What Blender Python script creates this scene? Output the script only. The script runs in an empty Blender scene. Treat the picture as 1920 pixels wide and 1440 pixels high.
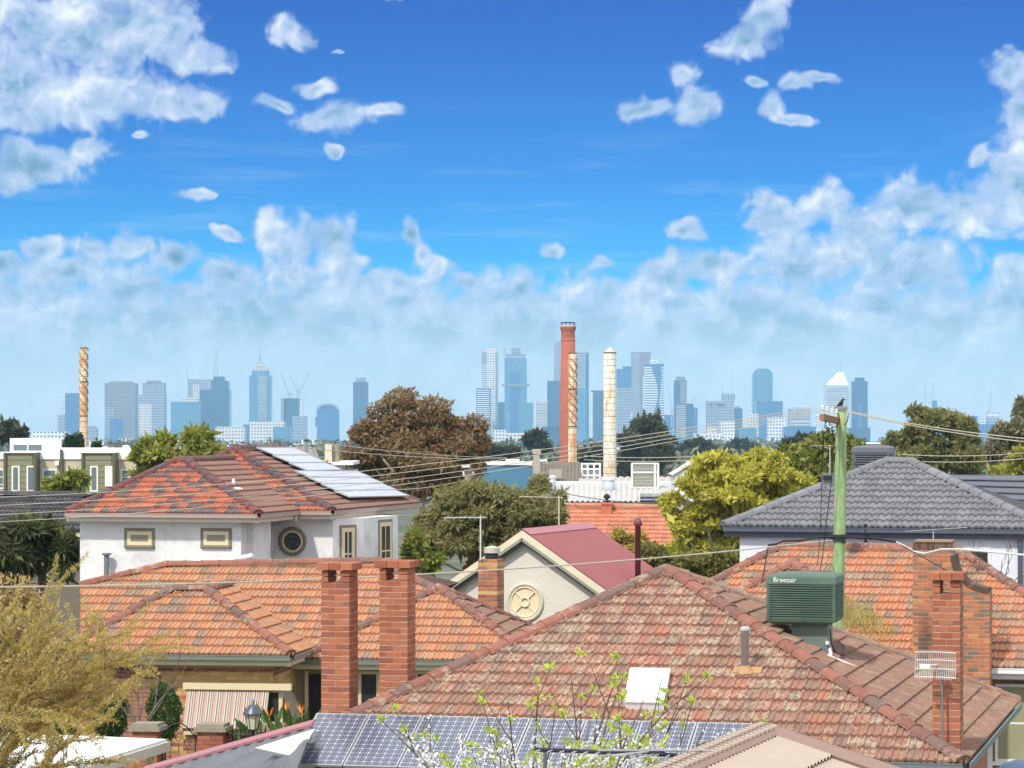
import bpy, bmesh, math, random
import numpy as np
from mathutils import Vector, Matrix, noise

random.seed(7)
rng = np.random.default_rng(11)
scene = bpy.context.scene
COL = scene.collection
R = math.radians

# ------------------------------------------------------------------ camera
F, CX, HY, CAMZ = 5600.0, 960.0, 800.0, 8.0      # focal length in photo pixels, centre column, horizon row, eye height
cam_data = bpy.data.cameras.new('camera')
cam_data.sensor_width = 36.0
cam_data.lens = 36.0 * F / 1920.0
cam_data.shift_y = (HY - 720.0) / 1920.0
cam_data.clip_start = 0.5
cam_data.clip_end = 40000.0
cam = bpy.data.objects.new('camera', cam_data)
COL.objects.link(cam)
cam.location = (0, 0, CAMZ)
cam.rotation_euler = (R(90), 0, 0)
scene.camera = cam

# ------------------------------------------------------------------ exposure
scene.view_settings.view_transform = 'Standard'
scene.view_settings.look = 'None'
scene.view_settings.exposure = 0.5
scene.view_settings.gamma = 1.0
scene.view_settings.use_curve_mapping = False
scene.cycles.max_bounces = 6
scene.cycles.diffuse_bounces = 3
scene.cycles.transparent_max_bounces = 8
scene.cycles.volume_bounces = 0
scene.cycles.use_denoising = True

# ------------------------------------------------------------------ sun
SUN_AZ, SUN_EL = R(-150), R(46)       # clockwise from +Y: behind the camera, to its left
sun_dir = Vector((math.sin(SUN_AZ) * math.cos(SUN_EL), math.cos(SUN_AZ) * math.cos(SUN_EL), math.sin(SUN_EL)))
sd = bpy.data.lights.new('sun', 'SUN')
sd.energy = 2.5
sd.angle = R(3.0)
sd.color = (1.0, 0.95, 0.87)
sun = bpy.data.objects.new('sun', sd)
COL.objects.link(sun)
sun.rotation_euler = (-sun_dir).to_track_quat('-Z', 'Y').to_euler()

# ------------------------------------------------------------------ world: daylight sky with clouds
world = bpy.data.worlds.new('World')
scene.world = world
world.use_nodes = True


class NT:
    """small helper to write node trees"""
    def __init__(self, tree):
        self.t = tree
        self.n = tree.nodes
        self.l = tree.links

    def put(self, sock, val):
        if val is None:
            return
        if isinstance(val, bpy.types.NodeSocket):
            self.l.new(val, sock)
        else:
            sock.default_value = val

    def node(self, typ, **kw):
        nd = self.n.new(typ)
        for k, v in kw.items():
            setattr(nd, k, v)
        return nd

    def math(self, op, a, b=None, c=None, clamp=False):
        nd = self.node('ShaderNodeMath', operation=op, use_clamp=clamp)
        for i, v in enumerate((a, b, c)):
            self.put(nd.inputs[i], v)
        return nd.outputs[0]

    def vec(self, op, a, b=None, c=None):
        nd = self.node('ShaderNodeVectorMath', operation=op)
        for i, v in enumerate((a, b, c)):
            if i < len(nd.inputs):
                self.put(nd.inputs[i], v)
        return nd.outputs[1] if op in ('LENGTH', 'DOT_PRODUCT', 'DISTANCE') else nd.outputs[0]

    def comb(self, x, y, z):
        nd = self.node('ShaderNodeCombineXYZ')
        for i, v in enumerate((x, y, z)):
            self.put(nd.inputs[i], v)
        return nd.outputs[0]

    def sep(self, v):
        nd = self.node('ShaderNodeSeparateXYZ')
        self.put(nd.inputs[0], v)
        return nd.outputs

    def noise(self, vec, scale, detail=4.0, rough=0.55, dist=0.0, dims='3D', w=None):
        nd = self.node('ShaderNodeTexNoise', noise_dimensions=dims)
        if vec is not None:
            self.put(nd.inputs['Vector'], vec)
        nd.inputs['Scale'].default_value = scale
        nd.inputs['Detail'].default_value = detail
        nd.inputs['Roughness'].default_value = rough
        nd.inputs['Distortion'].default_value = dist
        return nd.outputs[0]

    def voro(self, vec, scale, feature='F1', dims='3D', out=0):
        nd = self.node('ShaderNodeTexVoronoi', voronoi_dimensions=dims, feature=feature)
        if vec is not None:
            self.put(nd.inputs['Vector'], vec)
        nd.inputs['Scale'].default_value = scale
        return nd.outputs[out]

    def mr(self, v, a, b, c=0.0, d=1.0, interp='LINEAR'):
        nd = self.node('ShaderNodeMapRange', interpolation_type=interp)
        self.put(nd.inputs[0], v)
        for i, x in enumerate((a, b, c, d)):
            self.put(nd.inputs[i + 1], x)
        return nd.outputs[0]

    def ramp(self, v, stops, interp='LINEAR'):
        nd = self.node('ShaderNodeValToRGB')
        nd.color_ramp.interpolation = interp
        el = nd.color_ramp.elements
        while len(el) < len(stops):
            el.new(0.5)
        for e, (p, c) in zip(el, stops):
            e.position = p
            e.color = (c[0], c[1], c[2], 1.0)
        self.put(nd.inputs[0], v)
        return nd.outputs[0]

    def mix(self, f, a, b, blend='MIX'):
        nd = self.node('ShaderNodeMix', data_type='RGBA', blend_type=blend)
        self.put(nd.inputs[0], f)
        for i, v in ((6, a), (7, b)):
            if isinstance(v, tuple) and len(v) == 3:
                v = (*v, 1.0)
            self.put(nd.inputs[i], v)
        return nd.outputs[2]


def build_world():
    t = world.node_tree
    t.nodes.clear()
    N = NT(t)
    tc = N.node('ShaderNodeTexCoord').outputs['Generated']
    d = N.vec('NORMALIZE', tc)
    dx, dy, dz = N.sep(d)
    # hundredths of photo pixels as angles: azimuth and elevation
    U = N.math('MULTIPLY', N.math('ARCTAN2', dx, dy), F / 100.0)
    V = N.math('MULTIPLY', N.math('ARCSINE', dz), F / 100.0)
    p = N.comb(U, V, 0.0)

    # clear sky: the Nishita sky, looked up a little higher so that the low view reads deep blue
    sky = N.node('ShaderNodeTexSky', sky_type='NISHITA')
    sky.sun_disc = False
    sky.sun_elevation = SUN_EL
    sky.sun_rotation = SUN_AZ
    sky.air_density = 1.0
    sky.dust_density = 0.3
    sky.ozone_density = 3.0
    zz = N.math('ADD', N.math('MULTIPLY', N.math('MAXIMUM', dz, 0.0), 3.0), 0.10)
    N.put(sky.inputs[0], N.vec('NORMALIZE', N.comb(dx, dy, zz)))
    grade = N.ramp(N.mr(dz, 0.0, 0.30), [(0.0, (0.4, 1.5, 1.45)), (0.14, (0.0, 1.30, 1.62)), (0.28, (0.0, 0.84, 1.58)), (0.48, (0.0, 0.46, 1.38)), (1.0, (0.35, 0.75, 1.15))])
    blue = N.vec('SCALE', N.mix(1.0, sky.outputs[0], grade, 'MULTIPLY'), None)
    blue.node.inputs['Scale'].default_value = 0.085

    # ---------------- cloud field
    wn = N.node('ShaderNodeTexNoise', noise_dimensions='3D')
    N.put(wn.inputs['Vector'], p)
    wn.inputs['Scale'].default_value = 1.1
    wn.inputs['Detail'].default_value = 2.0
    warp = N.vec('SUBTRACT', wn.outputs['Color'], (0.5, 0.5, 0.5))
    warp.node.location = (0, 0)
    wv = N.vec('SCALE', warp)
    wv.node.inputs['Scale'].default_value = 0.60
    pw = N.vec('ADD', p, wv)
    blobs = [
        # big grey cloud, upper left
        (110, 70, 200, 120), (265, 60, 120, 100), (60, 170, 160, 95), (330, 60, 60, 75), (372, 118, 68, 42),
        (150, 190, 170, 65), (310, 195, 115, 38), (385, 207, 55, 28), (60, 225, 130, 40),
        (70, 312, 130, 52), (175, 283, 60, 30), (25, 345, 90, 32),
        # fair weather scraps
        (545, 65, 50, 36), (590, 168, 50, 20), (630, 226, 100, 34), (530, 197, 55, 17), (715, 212, 55, 14), (622, 288, 20, 14),
        (370, 372, 50, 12), (430, 438, 36, 14), (630, 104, 20, 8), (760, 2, 45, 12), (262, 258, 24, 10),
        # tall cumulus
        (508, 430, 44, 52), (560, 452, 68, 54), (625, 445, 52, 48), (560, 505, 98, 46), (645, 500, 48, 50), (600, 540, 100, 34),
        # left bank
        (90, 468, 42, 24), (185, 475, 52, 38), (240, 458, 40, 32), (335, 486, 66, 40), (20, 500, 60, 26), (420, 512, 84, 36), (120, 515, 120, 40),
        # middle bank
        (772, 438, 24, 32), (800, 470, 28, 30), (826, 500, 22, 24), (752, 522, 80, 26), (885, 520, 44, 26), (985, 535, 52, 36), (1035, 475, 30, 18), (1130, 495, 24, 18),
        # right bank
        (1240, 515, 70, 44), (1150, 558, 95, 46), (1350, 500, 105, 46), (1292, 434, 46, 26), (1465, 415, 88, 62), (1545, 385, 58, 52),
        (1620, 440, 100, 70), (1700, 385, 95, 66), (1805, 400, 105, 78), (1905, 350, 70, 120), (1885, 150, 46, 52), (1915, 215, 55, 90),
        (1500, 500, 160, 60), (1700, 505, 150, 60), (1890, 515, 60, 40), (1835, 298, 18, 24),
        # scraps upper right
        (1400, 88, 74, 40), (1430, 45, 46, 40), (1460, 2, 26, 34), (1285, 138, 36, 32), (1208, 202, 62, 26), (1298, 208, 46, 44),
        (1450, 205, 30, 36), (1482, 228, 52, 15), (1532, 155, 42, 14), (1488, 165, 30, 22), (1418, 160, 28, 12),
    ]
    blobs += [(60, 560, 170, 50), (230, 545, 120, 48), (380, 560, 140, 46), (760, 560, 120, 40), (900, 570, 110, 42), (1040, 590, 120, 44),
              (1260, 580, 170, 50), (1440, 575, 150, 50), (1640, 585, 170, 50), (1830, 580, 150, 52), (500, 590, 170, 40), (680, 600, 150, 36)]
    B = None
    for (bx, by, rx, ry) in blobs:
        cu, cv = (bx - CX) / 100.0, (HY - by) / 100.0
        ru, rv = rx * 1.14 / 100.0, ry * 1.16 / 100.0
        q = N.vec('MULTIPLY_ADD', pw, (1 / ru, 1 / rv, 0.0), (-cu / ru, -cv / rv, 0.0))
        dd = N.vec('LENGTH', q)
        if B is None:
            B = dd
        else:
            B = N.math('SMOOTH_MIN', B, dd, 0.40)
    B = N.math('SUBTRACT', 1.0, B)
    # low bank that closes towards the horizon
    bank = N.mr(V, 1.9, 3.6, 1.0, -0.40)
    B = N.math('SMOOTH_MAX', B, bank, 0.35)

    def lumps(vec):
        a = N.noise(vec, 1.25, 2.5, 0.5)
        b = N.voro(vec, 1.15, 'F1', '2D')
        b.node.inputs['Detail'].default_value = 2.0
        b.node.inputs['Roughness'].default_value = 0.5
        b.node.inputs['Lacunarity'].default_value = 2.4
        return N.math('ADD', N.math('MULTIPLY', N.math('SUBTRACT', a, 0.5), 1.1), N.math('MULTIPLY', N.math('SUBTRACT', 0.45, b), 0.75))

    n0 = lumps(pw)
    n1 = lumps(N.vec('ADD', pw, (-0.24, 0.40, 0.0)))
    fn = N.math('SUBTRACT', N.noise(pw, 3.6, 5.0, 0.55), 0.5)

    def knobs(vec):
        kb = N.voro(vec, 2.5, 'F1', '2D')
        kb.node.inputs['Detail'].default_value = 1.6
        kb.node.inputs['Roughness'].default_value = 0.5
        return N.math('SUBTRACT', 0.42, kb)
    k0 = knobs(pw)
    k1 = knobs(N.vec('ADD', pw, (-0.07, 0.11, 0.0)))
    fine = N.math('ADD', N.math('MULTIPLY', fn, 0.7), N.math('MULTIPLY', k0, 0.5))
    D = N.math('ADD', N.math('ADD', N.math('ADD', N.math('MULTIPLY', B, 1.15), 0.06), N.math('MULTIPLY', n0, 0.60)), N.math('MULTIPLY', fine, 0.60))
    alpha = N.math('MULTIPLY', N.mr(D, -0.06, 0.42, 0.0, 1.0, 'SMOOTHSTEP'), N.mr(D, 0.0, 0.6, 0.70, 1.0))
    light = N.math('ADD', N.math('MULTIPLY', N.math('SUBTRACT', n0, n1), 0.62), N.math('MULTIPLY', N.math('SUBTRACT', k0, k1), 0.24))
    thick = N.mr(D, 0.25, 1.15, 0.0, 1.0, 'SMOOTHSTEP')
    big = N.noise(N.vec('MULTIPLY', p, (0.8, 1.3, 1.0)), 0.55, 3.0, 0.5)
    bigm = N.math('MULTIPLY', N.math('SUBTRACT', big, 0.5), 2.6)
    s = N.math('ADD', N.math('ADD', 0.70, light), N.math('ADD', N.math('MULTIPLY', thick, -0.36), N.math('MULTIPLY', bigm, -0.44)), clamp=True)
    ccol = N.ramp(s, [(0.0, (0.06, 0.18, 0.32)), (0.28, (0.15, 0.29, 0.45)), (0.52, (0.31, 0.42, 0.60)), (0.74, (0.44, 0.52, 0.67)), (1.0, (0.70, 0.73, 0.76))])
    ccol = N.mix(N.mr(D, 0.05, 0.75), (0.30, 0.40, 0.62), ccol)
    # thin high streaks
    st = N.noise(N.vec('MULTIPLY', N.vec('ADD', p, N.vec('SCALE', p)), (0.10, 1.0, 1.0)), 1.3, 5.0, 0.6)
    streak = N.math('MULTIPLY', N.math('MULTIPLY', N.mr(st, 0.52, 0.78), 0.34), N.mr(V, 6.2, 4.2))
    base = N.mix(streak, blue, (0.36, 0.50, 0.68))
    # air brightens towards the horizon
    low = N.mr(V, 2.9, 0.7, 0.0, 1.0, 'SMOOTHSTEP')
    ccol2 = N.mix(N.math('MULTIPLY', low, 0.80), ccol, (0.58, 0.66, 0.735))
    base = N.mix(N.math('MULTIPLY', low, 0.7), base, (0.42, 0.60, 0.74))
    near_col = N.mix(alpha, base, ccol2)
    near_bg = N.node('ShaderNodeBackground')
    N.put(near_bg.inputs[0], near_col)

    # the unseen rest of the sky: same blue, clouds made brighter to fill the shade
    g = N.noise(N.vec('MULTIPLY', d, (1.0, 1.0, 1.6)), 4.5, 5.0, 0.6)
    ga = N.mr(g, 0.38, 0.54, 0.0, 1.0, 'SMOOTHSTEP')
    gc = N.mix(N.mr(g, 0.5, 0.75), (1.22, 1.22, 1.22), (0.90, 0.93, 0.98))
    far_col = N.mix(ga, blue, gc)
    far_bg = N.node('ShaderNodeBackground')
    N.put(far_bg.inputs[0], far_col)

    inside = N.math('MULTIPLY', N.mr(N.math('ABSOLUTE', U), 13.0, 10.5), N.mr(V, 11.5, 9.0))
    mx = N.node('ShaderNodeMixShader')
    N.put(mx.inputs[0], inside)
    t.links.new(far_bg.outputs[0], mx.inputs[1])
    t.links.new(near_bg.outputs[0], mx.inputs[2])
    out = N.node('ShaderNodeOutputWorld')
    t.links.new(mx.outputs[0], out.inputs[0])


build_world()
world.cycles.sampling_method = 'MANUAL'
world.cycles.sample_map_resolution = 512

# ------------------------------------------------------------------ helpers
def P(px, py, Y):
    """photo pixel at depth Y -> point in the place"""
    return Vector(((px - CX) * Y / F, Y, CAMZ + (HY - py) * Y / F))


def YZ(py, z):
    """depth at which height z shows on photo row py"""
    return (CAMZ - z) * F / (py - HY)


def G(px, py, z):
    return P(px, py, YZ(py, z))


def lin(c):
    return tuple(((x / 255.0) / 12.92 if x / 255.0 <= 0.04045 else ((x / 255.0 + 0.055) / 1.055) ** 2.4) for x in c)


MATS = {}


def new_mat(name):
    m = bpy.data.materials.new(name)
    m.use_nodes = True
    t = m.node_tree
    t.nodes.clear()
    N = NT(t)
    out = N.node('ShaderNodeOutputMaterial')
    b = N.node('ShaderNodeBsdfPrincipled')
    t.links.new(b.outputs[0], out.inputs[0])
    MATS[name] = m
    return m, N, b, out


def mat(name, col, rough=0.7, var=0.12, scale=3.0, metal=0.0, bump=0.0, bscale=20.0, spec=0.4, dirt=None, dirt_amt=0.5, dscale=1.5):
    if name in MATS:
        return MATS[name]
    m, N, b, out = new_mat(name)
    co = N.node('ShaderNodeNewGeometry').outputs['Position']
    n = N.noise(co, scale, 5.0, 0.6)
    lo = tuple(c * (1 - var) for c in col)
    hi = tuple(min(1, c * (1 + var)) for c in col)
    c = N.mix(n, lo, hi)
    if dirt:
        dn = N.noise(co, dscale, 6.0, 0.65)
        c = N.mix(N.math('MULTIPLY', N.mr(dn, 0.5, 0.72), dirt_amt), c, dirt)
    N.put(b.inputs['Base Color'], c)
    b.inputs['Roughness'].default_value = rough
    b.inputs['Metallic'].default_value = metal
    b.inputs['Specular IOR Level'].default_value = spec
    if bump:
        bp = N.node('ShaderNodeBump')
        bp.inputs['Strength'].default_value = bump
        bp.inputs['Distance'].default_value = 0.02
        N.put(bp.inputs['Height'], N.noise(co, bscale, 5.0, 0.6))
        N.put(b.inputs['Normal'], bp.outputs[0])
    return m


def piece_mat(name, stops, rough=0.8, lichen=None, lich_amt=0.5, lich_lo=0.52, lich_scale=9.0, bump=0.3, spec=0.3, streak=0.25):
    """material whose colour differs from piece to piece (tiles, bricks)"""
    m, N, b, out = new_mat(name)
    oi = N.node('ShaderNodeObjectInfo').outputs['Random']
    geo = N.node('ShaderNodeNewGeometry')
    ri = geo.outputs['Random Per Island']
    co = geo.outputs['Position']
    r = N.math('FRACT', N.math('ADD', oi, ri))
    c = N.ramp(r, stops, 'CONSTANT')
    r2 = N.math('FRACT', N.math('MULTIPLY', r, 17.31))
    n = N.noise(co, 7.0, 5.0, 0.65)
    c = N.mix(N.math('MULTIPLY', N.mr(n, 0.35, 0.7), streak), c, N.vec('SCALE', c))
    c.node.inputs[7].links[0].from_node.inputs['Scale'].default_value = 0.45
    c = N.mix(N.math('MULTIPLY', r2, 0.25), c, N.vec('SCALE', c))
    c.node.inputs[7].links[0].from_node.inputs['Scale'].default_value = 0.62
    if lichen:
        r3 = N.math('FRACT', N.math('MULTIPLY', r, 41.7))
        ln = N.math('ADD', N.noise(co, lich_scale, 7.0, 0.72), N.math('MULTIPLY', N.math('SUBTRACT', r3, 0.5), 0.16))
        lf = N.math('MULTIPLY', N.mr(ln, lich_lo, lich_lo + 0.09), lich_amt)
        lc = N.mix(N.noise(co, 3.0, 3.0), lichen[0], lichen[1])
        c = N.mix(lf, c, lc)
    N.put(b.inputs['Base Color'], c)
    b.inputs['Roughness'].default_value = rough
    b.inputs['Specular IOR Level'].default_value = spec
    bp = N.node('ShaderNodeBump')
    bp.inputs['Strength'].default_value = bump
    bp.inputs['Distance'].default_value = 0.02
    N.put(bp.inputs['Height'], N.noise(co, 24.0, 5.0, 0.65))
    N.put(b.inputs['Normal'], bp.outputs[0])
    return m


def leaf_mat(name, stops, trans=0.35, rough=0.55):
    m, N, b, out = new_mat(name)
    geo = N.node('ShaderNodeNewGeometry')
    r = geo.outputs['Random Per Island']
    stops = [(q, tuple(min(0.9, 1.45 * (0.86 * x + 0.14 * (c[0] + c[1] + c[2]) / 3)) for x in c)) for (q, c) in stops]
    n = N.noise(geo.outputs['Position'], 0.9, 3.0, 0.6)
    c = N.ramp(N.math('ADD', N.math('MULTIPLY', r, 0.62), N.math('MULTIPLY', N.mr(n, 0.3, 0.7), 0.38)), stops)
    N.put(b.inputs['Base Color'], c)
    b.inputs['Roughness'].default_value = rough
    b.inputs['Specular IOR Level'].default_value = 0.25
    tr = N.node('ShaderNodeBsdfTranslucent')
    N.put(tr.inputs[0], c)
    mx = N.node('ShaderNodeMixShader')
    mx.inputs[0].default_value = trans
    m.node_tree.links.new(b.outputs[0], mx.inputs[1])
    m.node_tree.links.new(tr.outputs[0], mx.inputs[2])
    m.node_tree.links.new(mx.outputs[0], out.inputs[0])
    return m


ORIGIN = {}


def root_of(o):
    while o.parent is not None:
        o = o.parent
    return o


def tag(o, label, cat, group=None, kind=None):
    if label:
        o['label'] = label
    if cat:
        o['category'] = cat
    if group:
        o['group'] = group
    if kind:
        o['kind'] = kind
    return o


def thing(name, label, cat, loc=(0, 0, 0), group=None):
    o = bpy.data.objects.new(name, None)
    o.empty_display_size = 0.3
    COL.objects.link(o)
    o.location = loc
    ORIGIN[o.name] = Vector(loc)
    return tag(o, label, cat, group)


class MB:
    """collects shapes in place coordinates; build() links them as one mesh object"""
    def __init__(self):
        self.v = []
        self.f = []
        self.mi = []

    def add(self, vs, fs, mi=0):
        k = len(self.v)
        self.v.extend([tuple(x) for x in vs])
        for q in fs:
            self.f.append(tuple(k + i for i in q))
            self.mi.append(mi)
        return self

    def box(self, c, sx, sy, sz, ex=Vector((1, 0, 0)), ey=Vector((0, 1, 0)), ez=Vector((0, 0, 1)), mi=0):
        c = Vector(c)
        vs = [c + ex * (a * sx / 2) + ey * (b * sy / 2) + ez * (d * sz / 2) for d in (-1, 1) for b in (-1, 1) for a in (-1, 1)]
        return self.add(vs, [(0, 2, 3, 1), (4, 5, 7, 6), (0, 1, 5, 4), (2, 6, 7, 3), (0, 4, 6, 2), (1, 3, 7, 5)], mi)

    def wbox(self, o, e, s, u0, u1, w0, w1, z0, z1, mi=0):
        """box in a house frame: u along e, w along s"""
        o = Vector(o)
        vs = [o + e * u + s * w + Vector((0, 0, z)) for z in (z0, z1) for w in (w0, w1) for u in (u0, u1)]
        return self.add(vs, [(0, 2, 3, 1), (4, 5, 7, 6), (0, 1, 5, 4), (2, 6, 7, 3), (0, 4, 6, 2), (1, 3, 7, 5)], mi)

    def tube(self, pts, rad, n=6, mi=0, cap=True):
        pts = [Vector(p) for p in pts]
        if not isinstance(rad, (list, tuple)):
            rad = [rad] * len(pts)
        k = len(self.v)
        prev = None
        for i, p in enumerate(pts):
            a = pts[max(0, i - 1)]
            b = pts[min(len(pts) - 1, i + 1)]
            t = (b - a)
            t = t.normalized() if t.length > 1e-9 else Vector((0, 0, 1))
            if prev is None:
                x = t.cross(Vector((0, 0, 1)))
                if x.length < 1e-3:
                    x = Vector((1, 0, 0))
            else:
                x = prev - t * prev.dot(t)
            x.normalize()
            prev = x
            y = t.cross(x)
            for j in range(n):
                an = 2 * math.pi * j / n
                self.v.append(tuple(p + x * (math.cos(an) * rad[i]) + y * (math.sin(an) * rad[i])))
        for i in range(len(pts) - 1):
            for j in range(n):
                a = k + i * n + j
                b = k + i * n + (j + 1) % n
                self.f.append((a, b, b + n, a + n))
                self.mi.append(mi)
        if cap:
            self.f.append(tuple(k + j for j in reversed(range(n))))
            self.mi.append(mi)
            self.f.append(tuple(k + (len(pts) - 1) * n + j for j in range(n)))
            self.mi.append(mi)
        return self

    def lathe(self, c, prof, n=16, mi=0, axis=Vector((0, 0, 1)), ex=Vector((1, 0, 0))):
        """prof: list of (radius, height along axis)"""
        c = Vector(c)
        ey = axis.cross(ex)
        k = len(self.v)
        for (r, h) in prof:
            for j in range(n):
                an = 2 * math.pi * j / n
                self.v.append(tuple(c + axis * h + ex * (math.cos(an) * r) + ey * (math.sin(an) * r)))
        for i in range(len(prof) - 1):
            for j in range(n):
                a = k + i * n + j
                b = k + i * n + (j + 1) % n
                self.f.append((a, b, b + n, a + n))
                self.mi.append(mi)
        self.f.append(tuple(k + j for j in reversed(range(n))))
        self.mi.append(mi)
        self.f.append(tuple(k + (len(prof) - 1) * n + j for j in range(n)))
        self.mi.append(mi)
        return self

    def slab(self, poly, thick, mi=0):
        """flat polygon (list of points) given a thickness along -normal"""
        poly = [Vector(p) for p in poly]
        nrm = Vector((0, 0, 0))
        for i in range(len(poly)):
            a, b = poly[i], poly[(i + 1) % len(poly)]
            nrm += a.cross(b)
        nrm.normalize()
        n = len(poly)
        lo = [p - nrm * thick for p in poly]
        fs = [tuple(range(n)), tuple(n + i for i in reversed(range(n)))]
        for i in range(n):
            j = (i + 1) % n
            fs.append((i, n + i, n + j, j))
        return self.add(poly + lo, fs, mi)

    def build(self, name, mats, parent=None, smooth=False):
        me = bpy.data.meshes.new(name)
        me.from_pydata(self.v, [], self.f)
        if not isinstance(mats, (list, tuple)):
            mats = [mats]
        for m in mats:
            me.materials.append(m)
        if len(mats) > 1:
            me.polygons.foreach_set('material_index', self.mi)
        if smooth:
            me.polygons.foreach_set('use_smooth', [True] * len(me.polygons))
        me.update()
        return link(name, me, parent)


def link(name, me, parent=None):
    o = bpy.data.objects.new(name, me)
    COL.objects.link(o)
    if parent is not None:
        o.parent = parent
        og = ORIGIN.get(root_of(parent).name)
        if og is not None:
            me.transform(Matrix.Translation(-og))
    return o


def np_mesh(name, verts, faces4, material, parent=None, smooth=False):
    """big quad mesh from numpy arrays (n,3) and (m,4)"""
    me = bpy.data.meshes.new(name)
    me.vertices.add(len(verts))
    me.vertices.foreach_set('co', np.asarray(verts, dtype=np.float32).ravel())
    m = len(faces4)
    me.loops.add(m * 4)
    me.loops.foreach_set('vertex_index', np.asarray(faces4, dtype=np.int32).ravel())
    me.polygons.add(m)
    me.polygons.foreach_set('loop_start', np.arange(0, m * 4, 4, dtype=np.int32))
    me.polygons.foreach_set('loop_total', np.full(m, 4, dtype=np.int32))
    if smooth:
        me.polygons.foreach_set('use_smooth', np.ones(m, dtype=bool))
    me.materials.append(material)
    me.update()
    me.validate()
    return link(name, me, parent)


def struct(o):
    o['kind'] = 'structure'
    return o


def screen(p):
    return (CX + p.x * F / p.y, HY + (CAMZ - p.z) * F / p.y) if p.y > 0.1 else (-9999, -9999)


# ------------------------------------------------------------------ ground and air
def ground_z(y):
    """level street, then a shallow valley, then the lower ground of the city"""
    ks = ((-1e4, 0.0), (135.0, 0.0), (420.0, -8.0), (3000.0, -12.0), (5500.0, -38.0), (1e5, -38.0))
    for (y0, z0), (y1, z1) in zip(ks, ks[1:]):
        if y <= y1:
            return z0 + (z1 - z0) * (y - y0) / (y1 - y0)


def build_ground():
    m, N, b, out = new_mat('ground')
    co = N.node('ShaderNodeNewGeometry').outputs['Position']
    n = N.noise(co, 0.05, 6.0, 0.6)
    n2 = N.noise(co, 0.6, 5.0, 0.6)
    c = N.mix(N.mr(n, 0.4, 0.6), (0.07, 0.085, 0.04), (0.16, 0.15, 0.14))
    c = N.mix(N.mr(n2, 0.45, 0.7), c, (0.07, 0.085, 0.03))
    N.put(b.inputs['Base Color'], c)
    b.inputs['Roughness'].default_value = 0.95
    ys = [-150, 0, 135, 420, 900, 1600, 3000, 4000, 5500, 8000, 9400]
    g = MB()
    vs = []
    for y in ys:
        for x in (-4400, -2000, -600, 0, 600, 2000, 4400):
            vs.append((x, y, ground_z(y)))
    fs = []
    for i in range(len(ys) - 1):
        for j in range(6):
            a = i * 7 + j
            fs.append((a, a + 1, a + 8, a + 7))
    g.add(vs, fs)
    struct(g.build('ground', m))


build_ground()


def build_haze():
    m = bpy.data.materials.new('haze_air')
    m.use_nodes = True
    t = m.node_tree
    t.nodes.clear()
    out = t.nodes.new('ShaderNodeOutputMaterial')
    v = t.nodes.new('ShaderNodeVolumePrincipled')
    v.inputs['Color'].default_value = (0.40, 0.76, 1.0, 1)
    v.inputs['Density'].default_value = HAZE
    v.inputs['Anisotropy'].default_value = -0.25
    t.links.new(v.outputs[0], out.inputs['Volume'])
    h = MB()
    h.box((0, 4650, 109), 9000, 9700, 298)
    o = h.build('haze', m)
    tag(o, 'pale blue haze in the air over the suburb and the city', None, None, 'stuff')


HAZE = 8.6e-5
build_haze()
# ------------------------------------------------------------------ roofs, bricks, windows
ZUP = Vector((0, 0, 1))


def frame(deg):
    a = R(deg)
    return Vector((math.cos(a), -math.sin(a), 0)), Vector((math.sin(a), math.cos(a), 0))


class Plane:
    """sloping roof plane: p0 on the eave, a along the eave, b horizontally inwards"""
    def __init__(self, p0, a, b, tanp):
        self.p0, self.a, self.b = Vector(p0), a.normalized(), b.normalized()
        ang = math.atan(tanp)
        self.v = self.b * math.cos(ang) + ZUP * math.sin(ang)
        n = self.a.cross(self.v)
        self.n = n if n.z > 0 else -n

    def hit(self, px, py):
        o = Vector((0, 0, CAMZ))
        d = Vector(((px - CX) / F, 1, (HY - py) / F))
        t = (self.p0 - o).dot(self.n) / d.dot(self.n)
        return o + d * t

    def uv(self, p):
        q = Vector(p) - self.p0
        return q.dot(self.a), q.dot(self.v)

    def at(self, u, v, n=0.0):
        return self.p0 + self.a * u + self.v * v + self.n * n

    def eave(self, px):
        k = (px - CX) / F
        # (p0+a u).x = k (p0+a u).y
        u = (k * self.p0.y - self.p0.x) / (self.a.x - k * self.a.y)
        return self.at(u, 0)


def solve_hip(C, d, px, py):
    """corner C, plan direction d of the hip (unit run along each wall): run r and tan(pitch) so that the hip ends on the pixel"""
    k = (px - CX) / F
    r = (k * C.y - C.x) / (d.x - k * d.y)
    A = C + d * r
    z = CAMZ + (HY - py) * A.y / F
    return r, (z - C.z) / r, Vector((A.x, A.y, z))


PROFILES = {
    # (u fraction, height) along the lower edge
    'marseille': ([(0.0, 0.010), (0.05, 0.034), (0.16, 0.036), (0.24, 0.008), (0.44, 0.006), (0.50, 0.026), (0.58, 0.026), (0.64, 0.006), (0.92, 0.006), (1.0, 0.010)], 0.225, 0.345),
    'concrete': ([(0.0, 0.012), (0.08, 0.036), (0.18, 0.046), (0.30, 0.032), (0.42, 0.006), (0.50, 0.003), (0.58, 0.012), (0.68, 0.038), (0.78, 0.046), (0.90, 0.030), (1.0, 0.008)], 0.30, 0.325),
}


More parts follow.
